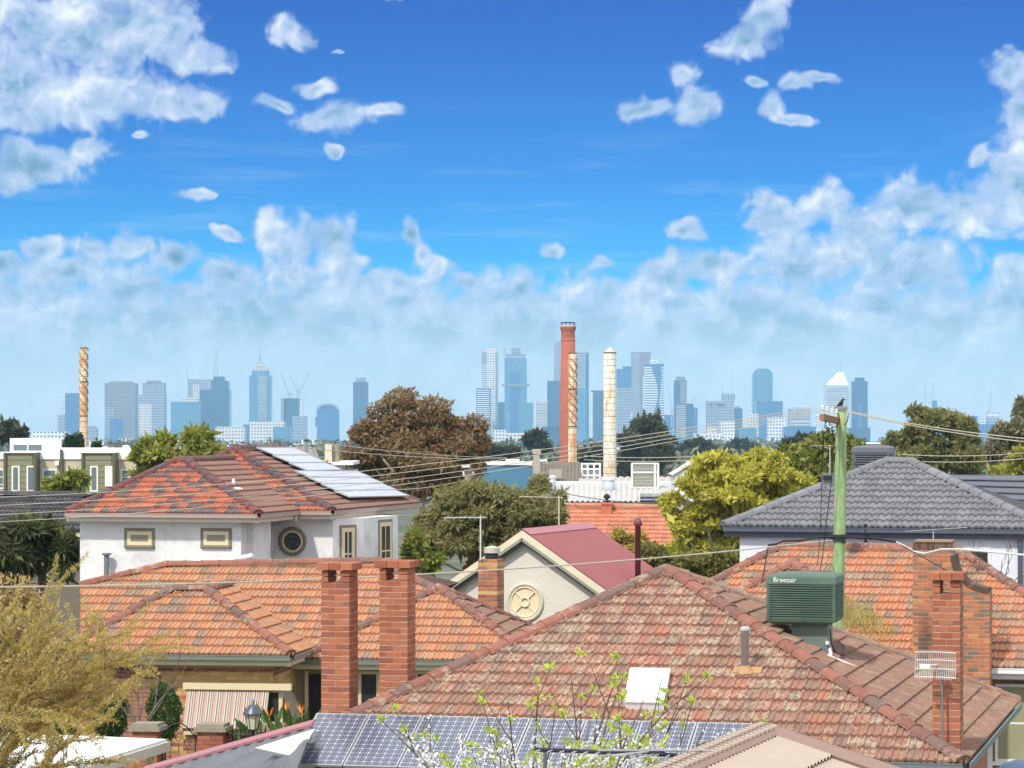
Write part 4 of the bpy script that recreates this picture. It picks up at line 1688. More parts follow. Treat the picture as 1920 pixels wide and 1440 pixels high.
def build_gable_house():
    tanp = 0.66
    hw = 3.6
    L = 5.2
    wall = MB()
    d = hw * tanp
    base = Vector((C_A.x, C_A.y, 0))
    f = [base - eC * hw, base + eC * hw, base + eC * hw + ZUP * (C_A.z - d), C_A - ZUP * 0.03, base - eC * hw + ZUP * (C_A.z - d)]
    k = [p + sC * L for p in f]
    wall.add(f + k, [(0, 1, 2, 3, 4), (9, 8, 7, 6, 5), (0, 5, 6, 1), (1, 6, 7, 2), (4, 9, 5, 0), (3, 2, 7, 8), (4, 3, 8, 9)])
    wall.build('wall', mat('cream_render', rgb(214, 208, 194), 0.9, 0.05, 2.0, bump=0.8, bscale=16.0, dirt=rgb(180, 172, 156), dirt_amt=0.4), house_c)
    MAR = mat('maroon_metal', rgb(146, 82, 82), 0.45, 0.06, 1.0, spec=0.5)
    rf = MB()
    ov = 0.22
    for sg in (1, -1):
        e0 = C_A + eC * (sg * (hw + 0.2)) - ZUP * ((hw + 0.2) * tanp) + ZUP * 0.05
        r0 = C_A + ZUP * 0.05
        if sg == 1:
            corrugated(rf, e0 - sC * ov, e0 + sC * L, r0 - sC * ov, r0 + sC * L, 0.076, 0.008)
        else:
            corrugated(rf, e0 + sC * L, e0 - sC * ov, r0 + sC * L, r0 - sC * ov, 0.076, 0.008)
    roof = rf.build('roof', MAR, house_c)
    rc = MB()
    r0 = C_A + ZUP * 0.075
    rc.slab([r0 - sC * ov, r0 + eC * 0.22 - ZUP * 0.22 * tanp - sC * ov, r0 + eC * 0.22 - ZUP * 0.22 * tanp + sC * L, r0 + sC * L], 0.01)
    rc.slab([r0 - sC * ov, r0 + sC * L, r0 - eC * 0.22 - ZUP * 0.22 * tanp + sC * L, r0 - eC * 0.22 - ZUP * 0.22 * tanp - sC * ov], 0.01)
    rc.build('ridge_cap', mat('maroon_cap', rgb(176, 110, 116), 0.5), roof)
    # barge boards
    for sg in (1, -1):
        for (w0, th, off, m) in ((0.17, 0.05, -0.02, mat('barge_cream', rgb(216, 206, 178), 0.5)), (0.07, 0.07, 0.13, mat('barge_green', rgb(146, 146, 128), 0.5))):
            b = MB()
            a = C_A - sC * (ov + 0.03) - ZUP * (off * 1.2)
            z = C_A + eC * (sg * (hw + 0.2)) - ZUP * ((hw + 0.2) * tanp) - sC * (ov + 0.03) - ZUP * (off * 1.2)
            dr = (z - a).normalized()
            nn = dr.cross(sC)
            if nn.z < 0:
                nn = -nn
            b.box((a + z) / 2 - nn * (w0 / 2), (z - a).length, th, w0, dr, sC, nn)
            b.build('barge_board', m, house_c)
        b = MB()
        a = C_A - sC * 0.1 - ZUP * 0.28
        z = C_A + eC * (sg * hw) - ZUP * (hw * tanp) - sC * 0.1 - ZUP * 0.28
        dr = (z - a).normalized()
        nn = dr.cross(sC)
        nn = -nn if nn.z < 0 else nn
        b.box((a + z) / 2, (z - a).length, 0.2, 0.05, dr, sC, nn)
        b.build('soffit_shade', mat('barge_shadow', rgb(92, 94, 84), 0.6), house_c)  # shade under the barge boards, put into the strip's dark colour
    # round vent
    c = vhit(base, eC, 985, 1129)
    k = MB()
    k.lathe(c, [(0.50, -0.02), (0.50, 0.045), (0.45, 0.065), (0.41, 0.04), (0.41, -0.02)], 44, 0, -sC, eC)
    rv = k.build('round_vent', mat('vent_stone', rgb(206, 198, 178), 0.8, bump=0.4), house_c, True)
    CR = mat('vent_cream', rgb(228, 214, 180), 0.6)
    k = MB()
    k.lathe(c, [(0.405, -0.02), (0.405, 0.03), (0.37, 0.05), (0.355, 0.012), (0.355, -0.02)], 44, 0, -sC, eC)
    k.build('vent_ring', CR, rv, True)
    k = MB()
    k.lathe(c, [(0.36, -0.02), (0.36, 0.006)], 40, 0, -sC, eC)
    k.build('vent_panel', mat('vent_panel_cream', rgb(224, 208, 174), 0.7), rv)
    k = MB()
    k.lathe(c, [(0.13, 0.0), (0.13, 0.05), (0.095, 0.05), (0.095, 0.0)], 28, 0, -sC, eC)
    k.build('hub', CR, rv, True)
    for a in (45, 135, 225, 315):
        dx, dz = math.cos(R(a)), math.sin(R(a))
        s_ = MB()
        p0 = c - sC * 0.03 + eC * (0.12 * dx) + ZUP * (0.12 * dz)
        p1 = c - sC * 0.03 + eC * (0.37 * dx) + ZUP * (0.37 * dz)
        s_.tube([p0, p1], 0.016, 6)
        s_.build('spoke', CR, rv)
    # brick chimney with cowl in front of the gable
    oc = P(896, 1140, 72.5)
    zt = P(896, 1048, 72.5).z
    k = MB()
    k.wbox(Vector((oc.x, oc.y, 0)), eC, sC, 0.005, 0.495, 0.005, 0.485, 2.5, zt - 0.004)
    ch = k.build('chimney', MORTAR, house_c)
    pc = Pieces('brick', 'brick_field', ch, 150)
    z0 = 2.8
    n = int(round((zt - z0) / 0.086))
    brick_stack(pc, MB(), Vector((oc.x, oc.y, 0)), eC, sC, 0.50, 0.49, z0, zt, 0.086, lambda i, n: BRICK_CREAM if n - i in (2, 10) else BRICK_MIX if i % 3 else BRICK_RED)
    pc.emit()
    k = MB()
    k.lathe(Vector((oc.x, oc.y, zt)) + eC * 0.27 + sC * 0.25, [(0.17, 0.0), (0.17, 0.08), (0.155, 0.10), (0.155, 0.16)], 16)
    k.build('flue', DARKMETAL, ch)
    k = MB()
    k.lathe(Vector((oc.x, oc.y, zt + 0.14)) + eC * 0.27 + sC * 0.25, [(0.20, 0.0), (0.20, 0.13), (0.05, 0.17)], 16)
    k.build('cowl', mat('cowl_cream', rgb(190, 184, 168), 0.5), ch)
    # maroon flue pipe standing on the roof
    f0 = C_A + eC * 1.9 + sC * 3.4 - ZUP * (1.9 * tanp)
    f0 = P(1196, 1082, 78.0)
    k = MB()
    k.lathe(Vector((f0.x, f0.y, f0.z - 0.2)), [(0.075, 0), (0.075, 1.55), (0.11, 1.56), (0.11, 1.64), (0.08, 1.72), (0.03, 1.74)], 12)
    k.build('flue', mat('maroon_pipe', rgb(120, 68, 76), 0.5), house_c, True)


build_gable_house()


# ------------------------------------------------------------------ grey-tiled two-storey house, right
eG, sG = frame(16)
G_L = G(1357, 987, 5.65)
G_r, G_t, G_A = solve_hip(G_L, eG + sG, 1662, 867)
FG = Plane(G_L, eG, sG, G_t)
G_A2 = FG.hit(1706, 867)
G_R = FG.eave(1968)
print('grey house', math.degrees(math.atan(G_t)), G_A, G_A2, G_R)
house_g = thing('rendered_house', 'pale blue-grey two-storey house with a charcoal grey tile hip roof', 'house', (G_A.x, G_A.y, 0))


def build_grey_house():
    RG = Plane(G_R, sG, -eG, G_t)
    rf = MB()
    pF = [G_L, G_R, G_A2, G_A]
    dep = 2 * G_r
    G_BR, G_BL = G_R + sG * dep, G_L + sG * dep
    roof_under(rf, pF, FG)
    rf.add([G_A - ZUP * .02, G_A2 - ZUP * .02, G_R, G_BR, G_BL, G_L], [(1, 2, 3), (0, 1, 3, 4), (0, 4, 5)])
    roof = rf.build('roof', UNDER_GREY, house_g)
    pc = Pieces('roof_tile', 'tile_field', roof, 300)
    tile_plane(pc, FG, pF, 'concrete', T_GREY, jit=0.002)
    pc.emit()
    cp = Pieces('ridge_tile', 'ridge_field', roof)
    for (a, b) in ((G_L, G_A), (G_R, G_A2), (G_A, G_A2)):
        cap_line(cp, a, b, T_GREY, w=0.3, h=0.11, jit=0.004)
    cp.emit()
    CH = mat('charcoal_gutter', rgb(84, 90, 102), 0.4, 0.05)
    gutter(house_g, G_L, G_R, -sG, CH, CH)
    w = MB()
    gf = Vector((G_L.x, G_L.y, 0)) + sG * 0.22
    zt = G_L.z - 0.24
    w.wbox(gf, eG, sG, vu(gf, eG, 1387), vu(gf, eG, 1945), 0, dep - 1.0, 0, zt)
    w.build('wall', mat('blue_grey_render', rgb(222, 226, 234), 0.85, 0.03, 1.0, bump=0.3), house_g)
    window(house_g, gf, eG, -sG, vu(gf, eG, 1792), vu(gf, eG, 1858), vhit(gf, eG, 1800, 1112).z, vhit(gf, eG, 1800, 1026).z, WHITE, GLASS, 0.07, True, WHITE, 0.05, (), (0.62,))
    k = MB()
    p = vhit(gf - sG * 0.1, eG, 1913, 1000)
    k.tube([Vector((p.x, p.y, zt)), Vector((p.x, p.y, 0.2))], 0.06, 8)
    k.build('downpipe', CH, house_g)
    k = MB()
    p = vhit(gf - sG * 0.3, eG, 1623, 1000)
    k.tube([p - ZUP * 0.5, p + ZUP * 0.22], 0.035, 6)
    k.build('vent_pipe', DARKMETAL, house_g)
    # lower charcoal roof beyond, right
    k = MB()
    o = P(1775, 945, 92)
    hz = P(1775, 892, 95.0)
    for i in range(6):
        pass
    a0, a1 = P(1770, 955, 90), P(2020, 972, 88)
    c0, c1 = P(1770, 891, 95), P(2020, 893, 93)
    nrow = 6
    for i in range(nrow):
        t0, t1 = i / nrow, (i + 1) / nrow
        k.slab([a0.lerp(c0, t0) + ZUP * 0.06, a1.lerp(c1, t0) + ZUP * 0.06, a1.lerp(c1, t1), a0.lerp(c0, t1)], 0.03)
    k.slab([c0 + ZUP * 0.02, c1 + ZUP * 0.02, c1 + ZUP * 0.02 + Vector((0, 0.5, -.1)), c0 + ZUP * 0.02 + Vector((0, 0.5, -.1))], 0.12)
    b2 = k.build('flat_tile_roof', mat('flat_charcoal_tile', rgb(92, 94, 104), 0.6, 0.12, 5.0), house_g)
    k = MB()
    k.add([a0 + Vector((0.3, .6, 0)), a1 + Vector((0, .6, 0)), Vector((a1.x, a1.y + .6, 0)), Vector((a0.x + .3, a0.y + .6, 0)), c0 + Vector((0.3, 0.3, -.2)), c1 + Vector((0, .3, -.2)), Vector((c1.x, c1.y + .3, 0)), Vector((c0.x + .3, c0.y + .3, 0))],
          [(0, 3, 2, 1), (4, 5, 6, 7), (0, 4, 7, 3)])
    k.build('rear_wall', mat('grey_render2', rgb(150, 152, 158), 0.85), house_g)


build_grey_house()
CHAR_P = mat('cooler_charcoal', rgb(96, 102, 110), 0.5, 0.06, 3.0)
CHAR_D = mat('cooler_charcoal_dark', rgb(34, 34, 36), 0.8, 0.1, 3.0)
cg = P(1597, 892, G_A.y + 1.0)
cooler('evaporative_cooler', 'charcoal louvred evaporative cooler rising behind the ridge of the grey roof', cg - ZUP * 0.2, eG, sG, 0.92, 0.92, (892 - 836) * cg.y / F + 0.2, CHAR_P, CHAR_D, cg + eG * 0.5 + sG * 0.5 - ZUP * 0.7, None, 12, True, CHAR_P)


# ------------------------------------------------------------------ brick house behind the pole, right
eB, sB = frame(14)
B_0 = G(1860, 1252, 3.0)
B_t = math.tan(R(25))
FB = Plane(B_0, eB, sB, B_t)
V_C = G(1752, 1256, 2.9)
V_r, V_t, V_A = solve_hip(V_C, -eB + sB, 1487, 1058)
FV = Plane(V_C, eB, sB, V_t)
RV = Plane(V_C, sB, -eB, V_t)
print('right house wing', V_r, math.degrees(math.atan(V_t)), V_A, B_0)
house_b = thing('brick_house', 'brown brick house with terracotta roof and broad curved-shoulder chimney behind the green pole', 'house', (B_0.x - 3, B_0.y + 3, 0))


def build_right_house():
    rf = MB()
    pB = [FB.hit(*c) for c in ((1470, 1024), (1796, 1034))] + [FB.eave(2010), FB.eave(1318)]
    pB = [FB.hit(1470, 1024), FB.hit(1796, 1034), FB.hit(1990, 1160), FB.eave(2030), FB.eave(1560), FB.hit(1316, 1104)]
    V_L = V_C - eB * (2 * V_r)
    pV = [V_C, V_A, V_L]
    pRV = [V_C, V_C + sB * 1.2, V_A + sB * 2.5, V_A]
    for p, pl in ((pB, FB), (pV, FV), (pRV, RV)):
        roof_under(rf, p, pl)
    rf.add([pB[0], pB[1], pB[1] + sB * 6 - ZUP * 2.4, pB[0] + sB * 6 - ZUP * 2.4, pB[5], pB[5] + sB * 5 - ZUP * 0.2], [(0, 3, 2, 1), (4, 5, 3, 0)])
    rf.add([V_A, V_L, V_L + sB * 3, V_A + sB * 3], [(0, 3, 2, 1)])
    roof = rf.build('roof', UNDER, house_b)
    pc = Pieces('roof_tile', 'tile_field', roof, 300)
    tile_plane(pc, FB, pB, 'marseille', T_BRIGHT)
    tile_plane(pc, FV, pV, 'marseille', T_BROWN)
    tile_plane(pc, RV, pRV, 'marseille', T_BROWN)
    pc.emit()
    cp = Pieces('ridge_tile', 'ridge_field', roof)
    for (a, b) in ((pB[0], pB[1]), (pB[5], pB[0]), (pB[2], pB[1]), (V_C, V_A), (V_L, V_A), (V_A + sB * 2.5, V_A)):
        cap_line(cp, a, b, CAP_RED)
    cp.emit()
    gutter(house_b, FB.eave(1790), FB.eave(2030), -sB, WHITE, WHITE)
    # wall and window right of the near chimney
    bf = Vector((B_0.x, B_0.y, 0)) + sB * 0.5
    w = MB()
    zt = 2.76
    ua, ub = vu(bf, eB, 1560), vu(bf, eB, 2010)
    w.wbox(bf, eB, sB, ua, ub, 0.005, 6.0, 0, zt)
    wall = w.build('wall', MORTAR, house_b)
    w0, w1 = vu(bf, eB, 1866), vu(bf, eB, 1930)
    z0, z1 = vhit(bf, eB, 1866, 1428).z, vhit(bf, eB, 1866, 1282).z
    pb = Pieces('brick', 'brick_field', wall, 120)
    b0 = vu(bf, eB, 1800)
    brick_wall(pb, bf + eB * b0, eB, -sB, vu(bf, eB, 1990) - b0, 0.3, zt, lambda u, z: BRICK_MIX if z < 1.9 else BRICK_BROWN, [(w0 - b0, w1 - b0, z0, z1)])
    pb.emit()
    wd = window(house_b, bf, eB, -sB, w0, w1, z0, z1, WHITE, mat('blind_pane', rgb(150, 150, 116), 0.5), 0.06, True, WHITE, 0.06, (), (0.5,))
    k = MB()
    for i in range(26):
        z = z0 + 0.1 + (z1 - z0 - 0.2) * i / 26
        k.wbox(bf, eB, sB, w0 + 0.08, w1 - 0.08, -0.004, 0.011, z, z + 0.03)
    k.build('blind_slat', BLIND, wd)
    k = MB()
    p = vhit(bf - sB * 0.12, eB, 1856, 1262)
    k.wbox(Vector((p.x, p.y, 0)), eB, sB, -0.05, 0.05, -0.05, 0.05, 0.1, p.z + 0.0)
    k.wbox(Vector((p.x, p.y, 0)), eB, sB, -0.08, 0.08, -0.08, 0.08, p.z, p.z + 0.14)
    k.build('downpipe', WHITE, house_b)
    # broad chimney with a curved shoulder
    Y = B_0.y - 0.15
    o = P(1711, 1240, Y)
    o = Vector((o.x, o.y, 0))
    wid = vu(o, eB, 1856)
    uw = vu(o, eB, 1787)
    zl, zs_, ztop = P(1711, 1262, Y).z, P(1711, 1108, Y).z, P(1711, 1016, Y).z
    dep = 0.62
    core = MB()
    core.wbox(o, eB, sB, 0.005, wid - 0.005, 0.005, dep - 0.005, 1.5, zs_ - 0.01)
    core.wbox(o, eB, sB, 0.005, uw - 0.005, 0.006, dep - 0.006, zs_ - 0.01, ztop - 0.02)
    # curved shoulder profile
    prof = []
    for i in range(13):
        t = i / 12
        prof.append((uw + (wid - 0.02 - uw) * (1 - math.cos(t * math.pi / 2)) ** 0.9 if False else uw - 0.02 + (wid - uw) * (t ** 2.0), zs_ + (P(1711, 1040, Y).z - zs_) * (1 - t) ** 1.6))
    vs, fs = [], []
    for (u, z) in prof:
        for q in (0.006, dep - 0.006):
            vs.append(o + eB * u + sB * q + ZUP * z)
            vs.append(o + eB * u + sB * q + ZUP * (zs_ - 0.02))
    n = len(prof)
    for i in range(n - 1):
        a = i * 4
        fs += [(a, a + 1, a + 5, a + 4), (a + 2, a + 6, a + 7, a + 3), (a, a + 4, a + 6, a + 2)]
    core.add(vs, fs, 1)
    ch = core.build('chimney', [MORTAR, BRICK_MIX], house_b)
    pc = Pieces('brick', 'brick_field', ch, 180)
    brick_stack(pc, MB(), o, eB, sB, wid, dep, 1.9, zs_, 0.086, lambda i, n: BRICK_MIX)
    brick_stack(pc, MB(), o, eB, sB, uw, dep, zs_, ztop - 0.16, 0.086, lambda i, n: BRICK_MIX)
    pc.emit()
    # soldier course on top and dark edge bricks on the curve
    sc = Pieces('soldier_brick', 'soldier_field', ch, 60)
    m = piece_mat('brick_dark_edge', [(0, rgb(92, 74, 62)), (0.5, rgb(112, 92, 76)), (0.8, rgb(84, 72, 64))], bump=0.5)
    loc, f2 = brick_geo(0.078, dep + 0.02, 0.15)
    nb = int(uw / 0.086)
    for i in range(nb):
        c = o + eB * ((i + 0.5) * uw / nb) + sB * (dep / 2) + ZUP * (ztop - 0.085)
        sc.shared('s', loc, f2, m, jitter(basis(c, eB, sB, ZUP), 0.01))
    pr = [Vector((u, z)) for (u, z) in prof]
    for i in range(n - 1):
        a, b = pr[i], pr[i + 1]
        mid = (a + b) / 2
        d2 = (b - a)
        ln = d2.length
        dirv = (eB * d2.x + ZUP * d2.y).normalized()
        nn = dirv.cross(sB)
        nn = -nn if nn.z < 0 else nn
        lc, fc = brick_geo(max(0.05, ln - 0.008), dep + 0.03, 0.11)
        sc.single(lc, fc, m, basis(o + eB * mid.x + ZUP * mid.y + sB * (dep / 2) + nn * 0.02, dirv, sB, dirv.cross(sB)))
    sc.emit()
    k = MB()
    k.wbox(o, eB, sB, uw * 0.05, uw * 0.98, -0.03, dep + 0.03, ztop - 0.005, ztop + 0.035)
    k.build('cap', mat('chimney_cap', rgb(150, 128, 100), 0.9), ch)


build_right_house()
# ------------------------------------------------------------------ things between the houses and the city
def townhouses():
    Y = 140.0
    e, s = frame(4)
    o = P(0, 850, Y)
    o = Vector((o.x, o.y, 0))
    r = thing('townhouse_row', 'row of two-storey beige and olive clad townhouses with white parapets at left', 'townhouses', (P(130, 850, Y).x, Y, 0))
    BEI = mat('beige_render', rgb(196, 184, 158), 0.85, 0.05)
    OLI = mat('olive_clad', rgb(132, 132, 104), 0.7, 0.05)
    OLD = mat('olive_dark', rgb(92, 92, 74), 0.7, 0.05)
    WH = mat('parapet_white', rgb(240, 240, 238), 0.6, 0.03)
    FR = mat('town_frame', rgb(232, 228, 214), 0.5, 0.03)
    PANE = mat('town_pane', rgb(104, 110, 112), 0.15, 0.15, spec=0.8)
    u = lambda px: vu(o, e, px)
    z = lambda py: P(0, py, Y).z
    k = MB()
    k.wbox(o, e, s, u(-60), u(300), 0, 9, 0, z(861))
    k.build('wall', BEI, r)
    k = MB()
    k.wbox(o, e, s, u(-60), u(300), -0.08, 0.12, z(861), z(847))
    k.wbox(o, e, s, u(-60), u(300), 0.12, 9.1, z(861) - 0.05, z(858))
    k.build('parapet', WH, r)
    k = MB()
    k.wbox(o, e, s, u(-60), u(300), 9.0, 9.2, z(861), z(842))
    k.build('rear_parapet', WH, r)
    k = MB()
    k.wbox(o, e, s, u(9), u(80), 1.0, 4.0, z(858), z(822))
    pop = k.build('roof_room', WH, r)
    k = MB()
    for (a, b) in ((16, 41), (44, 69)):
        k.wbox(o, e, s, u(a), u(b), 0.97, 1.0, z(845), z(834))
    k.build('room_window', PANE, pop)
    for (x0, x1) in ((17, 73), (162, 220)):
        k = MB()
        k.wbox(o, e, s, u(x0), u(x1), -0.75, 0.0, 0, z(849))
        bay = k.build('clad_bay', OLI, r)
        nb = 16
        for i in range(nb):
            q = MB()
            z0 = 2.4 + (z(852) - 2.4) * i / nb
            z1 = 2.4 + (z(852) - 2.4) * (i + 1) / nb
            q.wbox(o, e, s, u(x0) + 0.12, u(x1) - 0.12, -0.78, -0.752, z0 + 0.02, z1 - 0.01)
            q.build('board', OLI, bay)
        for xx in (x0, x1):
            q = MB()
            q.wbox(o, e, s, u(xx) - 0.06, u(xx) + 0.06, -0.86, 0.0, 0, z(848))
            q.build('fin', OLD, bay)
        q = MB()
        q.wbox(o, e, s, u(x0) - 0.1, u(x1) + 0.1, -0.9, 0.1, z(849), z(847) + 0.0)
        q.build('bay_cap', FR, bay)
    bo = o - s * 0.8
    for (x0, x1, y0, y1) in ((22, 37, 921, 873), (50, 66, 921, 873), (169, 184, 921, 873), (197, 212, 911, 873)):
        window(r, bo, e, -s, vu(bo, e, x0), vu(bo, e, x1), z(y0), z(y1), FR, PANE if x0 != 197 else mat('white_curtain', rgb(222, 224, 224), 0.6), 0.07, False, None, 0.03)
    for (x0, x1) in ((79, 107), (126, 155), (226, 256), (-20, 9)):
        window(r, o, e, -s, u(x0), u(x1), z(917), z(879), FR, PANE, 0.08, False, None, 0.03, (), (0.22, 0.6))
    k = MB()
    k.wbox(o, e, s, u(114), u(119), -0.2, 0.0, z(920), z(843))
    k.build('party_fin', OLD, r)
    k = MB()
    k.wbox(o, e, s, u(105), u(113), -0.3, -0.08, z(872), z(864))
    k.build('wall_box', FR, r)
    k = MB()
    for (a, b, y) in ((190, 198, 836), (150, 153, 842), (230, 232, 834), (175, 180, 842)):
        k.wbox(o, e, s, u(a), u(b), 5, 5.6, z(858), z(y))
    k.build('roof_unit', WH, r)


townhouses()


def dark_roof_left():
    e, s = frame(6)
    Y = 96.0
    a = P(-60, 1000, Y)
    b = P(168, 998, Y)
    b.z = a.z
    pl = Plane(b, (b - a).normalized(), s, math.tan(R(22)))
    r = thing('grey_tiled_house', 'house with a dark charcoal tile roof behind the left end of the white house', 'house', (a.x, Y, 0))
    tl, tr = pl.hit(-60, 928), pl.hit(146, 928)
    rf = MB()
    roof_under(rf, [a, b, tr, tl], pl)
    rf.add([tl, tr, tr + s * 5 - ZUP * 2, tl + s * 5 - ZUP * 2], [(0, 1, 2, 3)])
    roof = rf.build('roof', UNDER_GREY, r)
    m = piece_mat('tile_charcoal', [(0, rgb(82, 80, 84)), (0.4, rgb(92, 88, 88)), (0.7, rgb(74, 74, 78))], bump=0.1)
    pc = Pieces('roof_tile', 'tile_field', roof, 220)
    tile_plane(pc, pl, [a, b, tr, tl], 'concrete', m)
    pc.emit()
    cp = Pieces('ridge_tile', 'ridge_field', roof, 30)
    cap_line(cp, tl, tr, m)
    cp.emit()
    gutter(r, a, b, -s, CREAM, DARKMETAL)
    k = MB()
    k.wbox(Vector((a.x, a.y, 0)), (b - a).normalized(), s, 0, (b - a).length - 0.4, 0.5, 5, 0, a.z - 0.25)
    k.build('wall', mat('dim_wall', rgb(120, 112, 100), 0.9), r)


dark_roof_left()


def far_orange_house():
    e, s = frame(8)
    c = G(1085, 1048, 3.0)
    pl = Plane(c, e, s, math.tan(R(24)))
    r = thing('terracotta_house', 'far house with a plain orange tile roof and small chimney behind the maroon roof', 'house', (c.x + 2, c.y + 3, 0))
    poly = [pl.eave(1040), pl.eave(1290), pl.hit(1262, 951), pl.hit(1040, 949)]
    rf = MB()
    roof_under(rf, poly, pl)
    rf.add([poly[3], poly[2], poly[2] + s * 5 - ZUP * 2.2, poly[3] + s * 5 - ZUP * 2.2], [(0, 1, 2, 3)])
    roof = rf.build('roof', UNDER, r)
    m = piece_mat('tile_far_orange', soft([(0, rgb(206, 122, 84)), (0.3, rgb(196, 116, 82)), (0.6, rgb(214, 134, 98)), (0.85, rgb(182, 112, 86))], 0.3, (200, 160, 136)), bump=0.1)
    pc = Pieces('roof_tile', 'tile_field', roof, 260)
    tile_plane(pc, pl, poly, 'marseille', m, w=0.27, g=0.36)
    pc.emit()
    cp = Pieces('ridge_tile', 'ridge_field', roof, 60)
    cap_line(cp, poly[3], poly[2], m)
    cap_line(cp, poly[1], poly[2], m)
    cp.emit()
    k = MB()
    k.wbox(Vector((poly[0].x, poly[0].y, 0)), e, s, 0.3, (poly[1] - poly[0]).length - 0.3, 0.4, 5, 0, 2.9)
    k.build('wall', mat('far_cream_wall', rgb(206, 196, 176), 0.9), r)
    t = pl.hit(1128, 966)
    k = MB()
    w = 18 * t.y / F
    zt = P(0, 946, t.y).z
    k.wbox(Vector((t.x, t.y, 0)), e, s, 0, w, 0, w, t.z - 0.3, zt)
    k.wbox(Vector((t.x, t.y, 0)), e, s, -0.05, w + 0.05, -0.05, w + 0.05, zt, zt + 0.08)
    ch = k.build('chimney', mat('far_brick', rgb(188, 112, 84), 0.9, 0.15, 8.0), r)
    k = MB()
    k.lathe(Vector((t.x, t.y, zt + .08)) + e * (w / 2) + s * (w / 2), [(0.06, 0), (0.06, 0.14), (0.13, 0.16), (0.13, 0.26), (0.03, 0.34)], 12)
    k.build('cowl', DARKMETAL, ch)


far_orange_house()


# ------------------------------------------------------------------ brickworks
KY = 560.0
KG = ground_z(KY)


def rust_mat(name, base, rust, amt, lo=0.48):
    m, N, b, out = new_mat(name)
    co = N.node('ShaderNodeNewGeometry').outputs['Position']
    n = N.noise(N.vec('MULTIPLY', co, (1.0, 1.0, 0.22)), 1.1, 6.0, 0.7)
    n2 = N.noise(co, 0.35, 4.0, 0.6)
    c = N.mix(N.math('MULTIPLY', N.mr(N.math('ADD', N.math('MULTIPLY', n, 0.6), N.math('MULTIPLY', n2, 0.4)), lo, lo + 0.14), amt), base, rust)
    c = N.mix(N.mr(N.noise(co, 3.0, 4.0, 0.7), 0.62, 0.75), c, rgb(110, 76, 52))
    N.put(b.inputs['Base Color'], c)
    b.inputs['Roughness'].default_value = 0.75
    return m


def steel_stack(label, px0, px1, top, bot, Y, coil=None, rust=None, cap=True, tilt=0.0):
    a = P((px0 + px1) / 2, top, Y)
    g = ground_z(Y)
    rad = (px1 - px0) / 2 * Y / F
    r = thing('steel_stack', label, 'stack', (a.x, Y, g))
    H = a.z - g
    RU = mat('rusty_plate_edge', rgb(120, 74, 46), 0.9, 0.2)
    # plates: rings of riveted sheets, each a piece of its own
    nr = max(6, int((P(0, top, Y).z - P(0, bot, Y).z) / 1.05))
    zb = P(0, bot, Y).z
    body = MB()
    body.lathe(Vector((a.x, Y, g)), [(rad * 1.06, 0), (rad * 1.03, (zb - g)), (rad * 0.97, H)], 24)
    bo = body.build('shaft', RU, r, True)
    hh = (a.z - zb) / nr
    nseg = 5
    sub = 4
    pc = Pieces('steel_plate', 'plate_field', bo, 300)
    for i in range(nr):
        t = i / nr
        rr = rad * (1.04 - 0.06 * t) + 0.012
        off = rng.random() * 6.28
        loc, fs = [], []
        for j in range(sub + 1):
            an = -math.pi / nseg * 0.955 + 2 * math.pi / nseg * 0.955 * j / sub
            for zz in (0.035, hh - 0.035):
                for q in (0.0, 0.03):
                    loc.append((math.cos(an) * (rr + q), math.sin(an) * (rr + q), zz))
        for j in range(sub):
            k = j * 4
            fs += [(k + 1, k + 5, k + 7, k + 3), (k, k + 1, k + 5, k + 4)[::-1], (k + 2, k + 3, k + 7, k + 6), (k, k + 2, k + 6, k + 4)]
        fs += [(0, 2, 3, 1), (sub * 4, sub * 4 + 1, sub * 4 + 3, sub * 4 + 2)]
        for j in range(nseg):
            M = Matrix.Translation((a.x, Y, zb + hh * i)) @ Matrix.Rotation(off + 2 * math.pi * j / nseg, 4, 'Z')
            pc.single(loc, fs, rust, M)
    pc.emit()
    k = MB()
    for yy in ([] if coil is None else coil[2]):
        k.lathe(P((px0 + px1) / 2, yy, Y), [(rad * 1.12, -0.12), (rad * 1.12, 0.12)], 24)
    k.lathe(Vector((a.x, Y, a.z)), [(rad * 1.02, -0.1), (rad * 1.06, 0.0), (rad * 1.06, 0.14)], 24)
    k.build('flange', mat('dark_flange', rgb(84, 74, 66), 0.8), r)
    if coil:
        z1, z0 = P(0, coil[0], Y).z, P(0, coil[1], Y).z
        for ph in (0, 2 * math.pi / 3, 4 * math.pi / 3):
            s_ = MB()
            n = 70
            pts = []
            for i in range(n):
                t = i / (n - 1)
                an = ph + t * coil[3] * 2 * math.pi
                pts.append(Vector((a.x + math.cos(an) * rad * 1.10, Y + math.sin(an) * rad * 1.10, z1 + (z0 - z1) * t)))
            s_.tube(pts, 0.13, 5)
            s_.build('spiral_strake', mat('strake', rgb(150, 124, 92), 0.7), r)
    if cap:
        k = MB()
        k.lathe(Vector((a.x, Y, a.z)), [(rad * 0.98, 0.1), (rad * 0.5, 0.6), (0.05, 1.05)], 16)
        k.build('rain_cap', mat('cap_wire', rgb(196, 190, 176), 0.6), r)


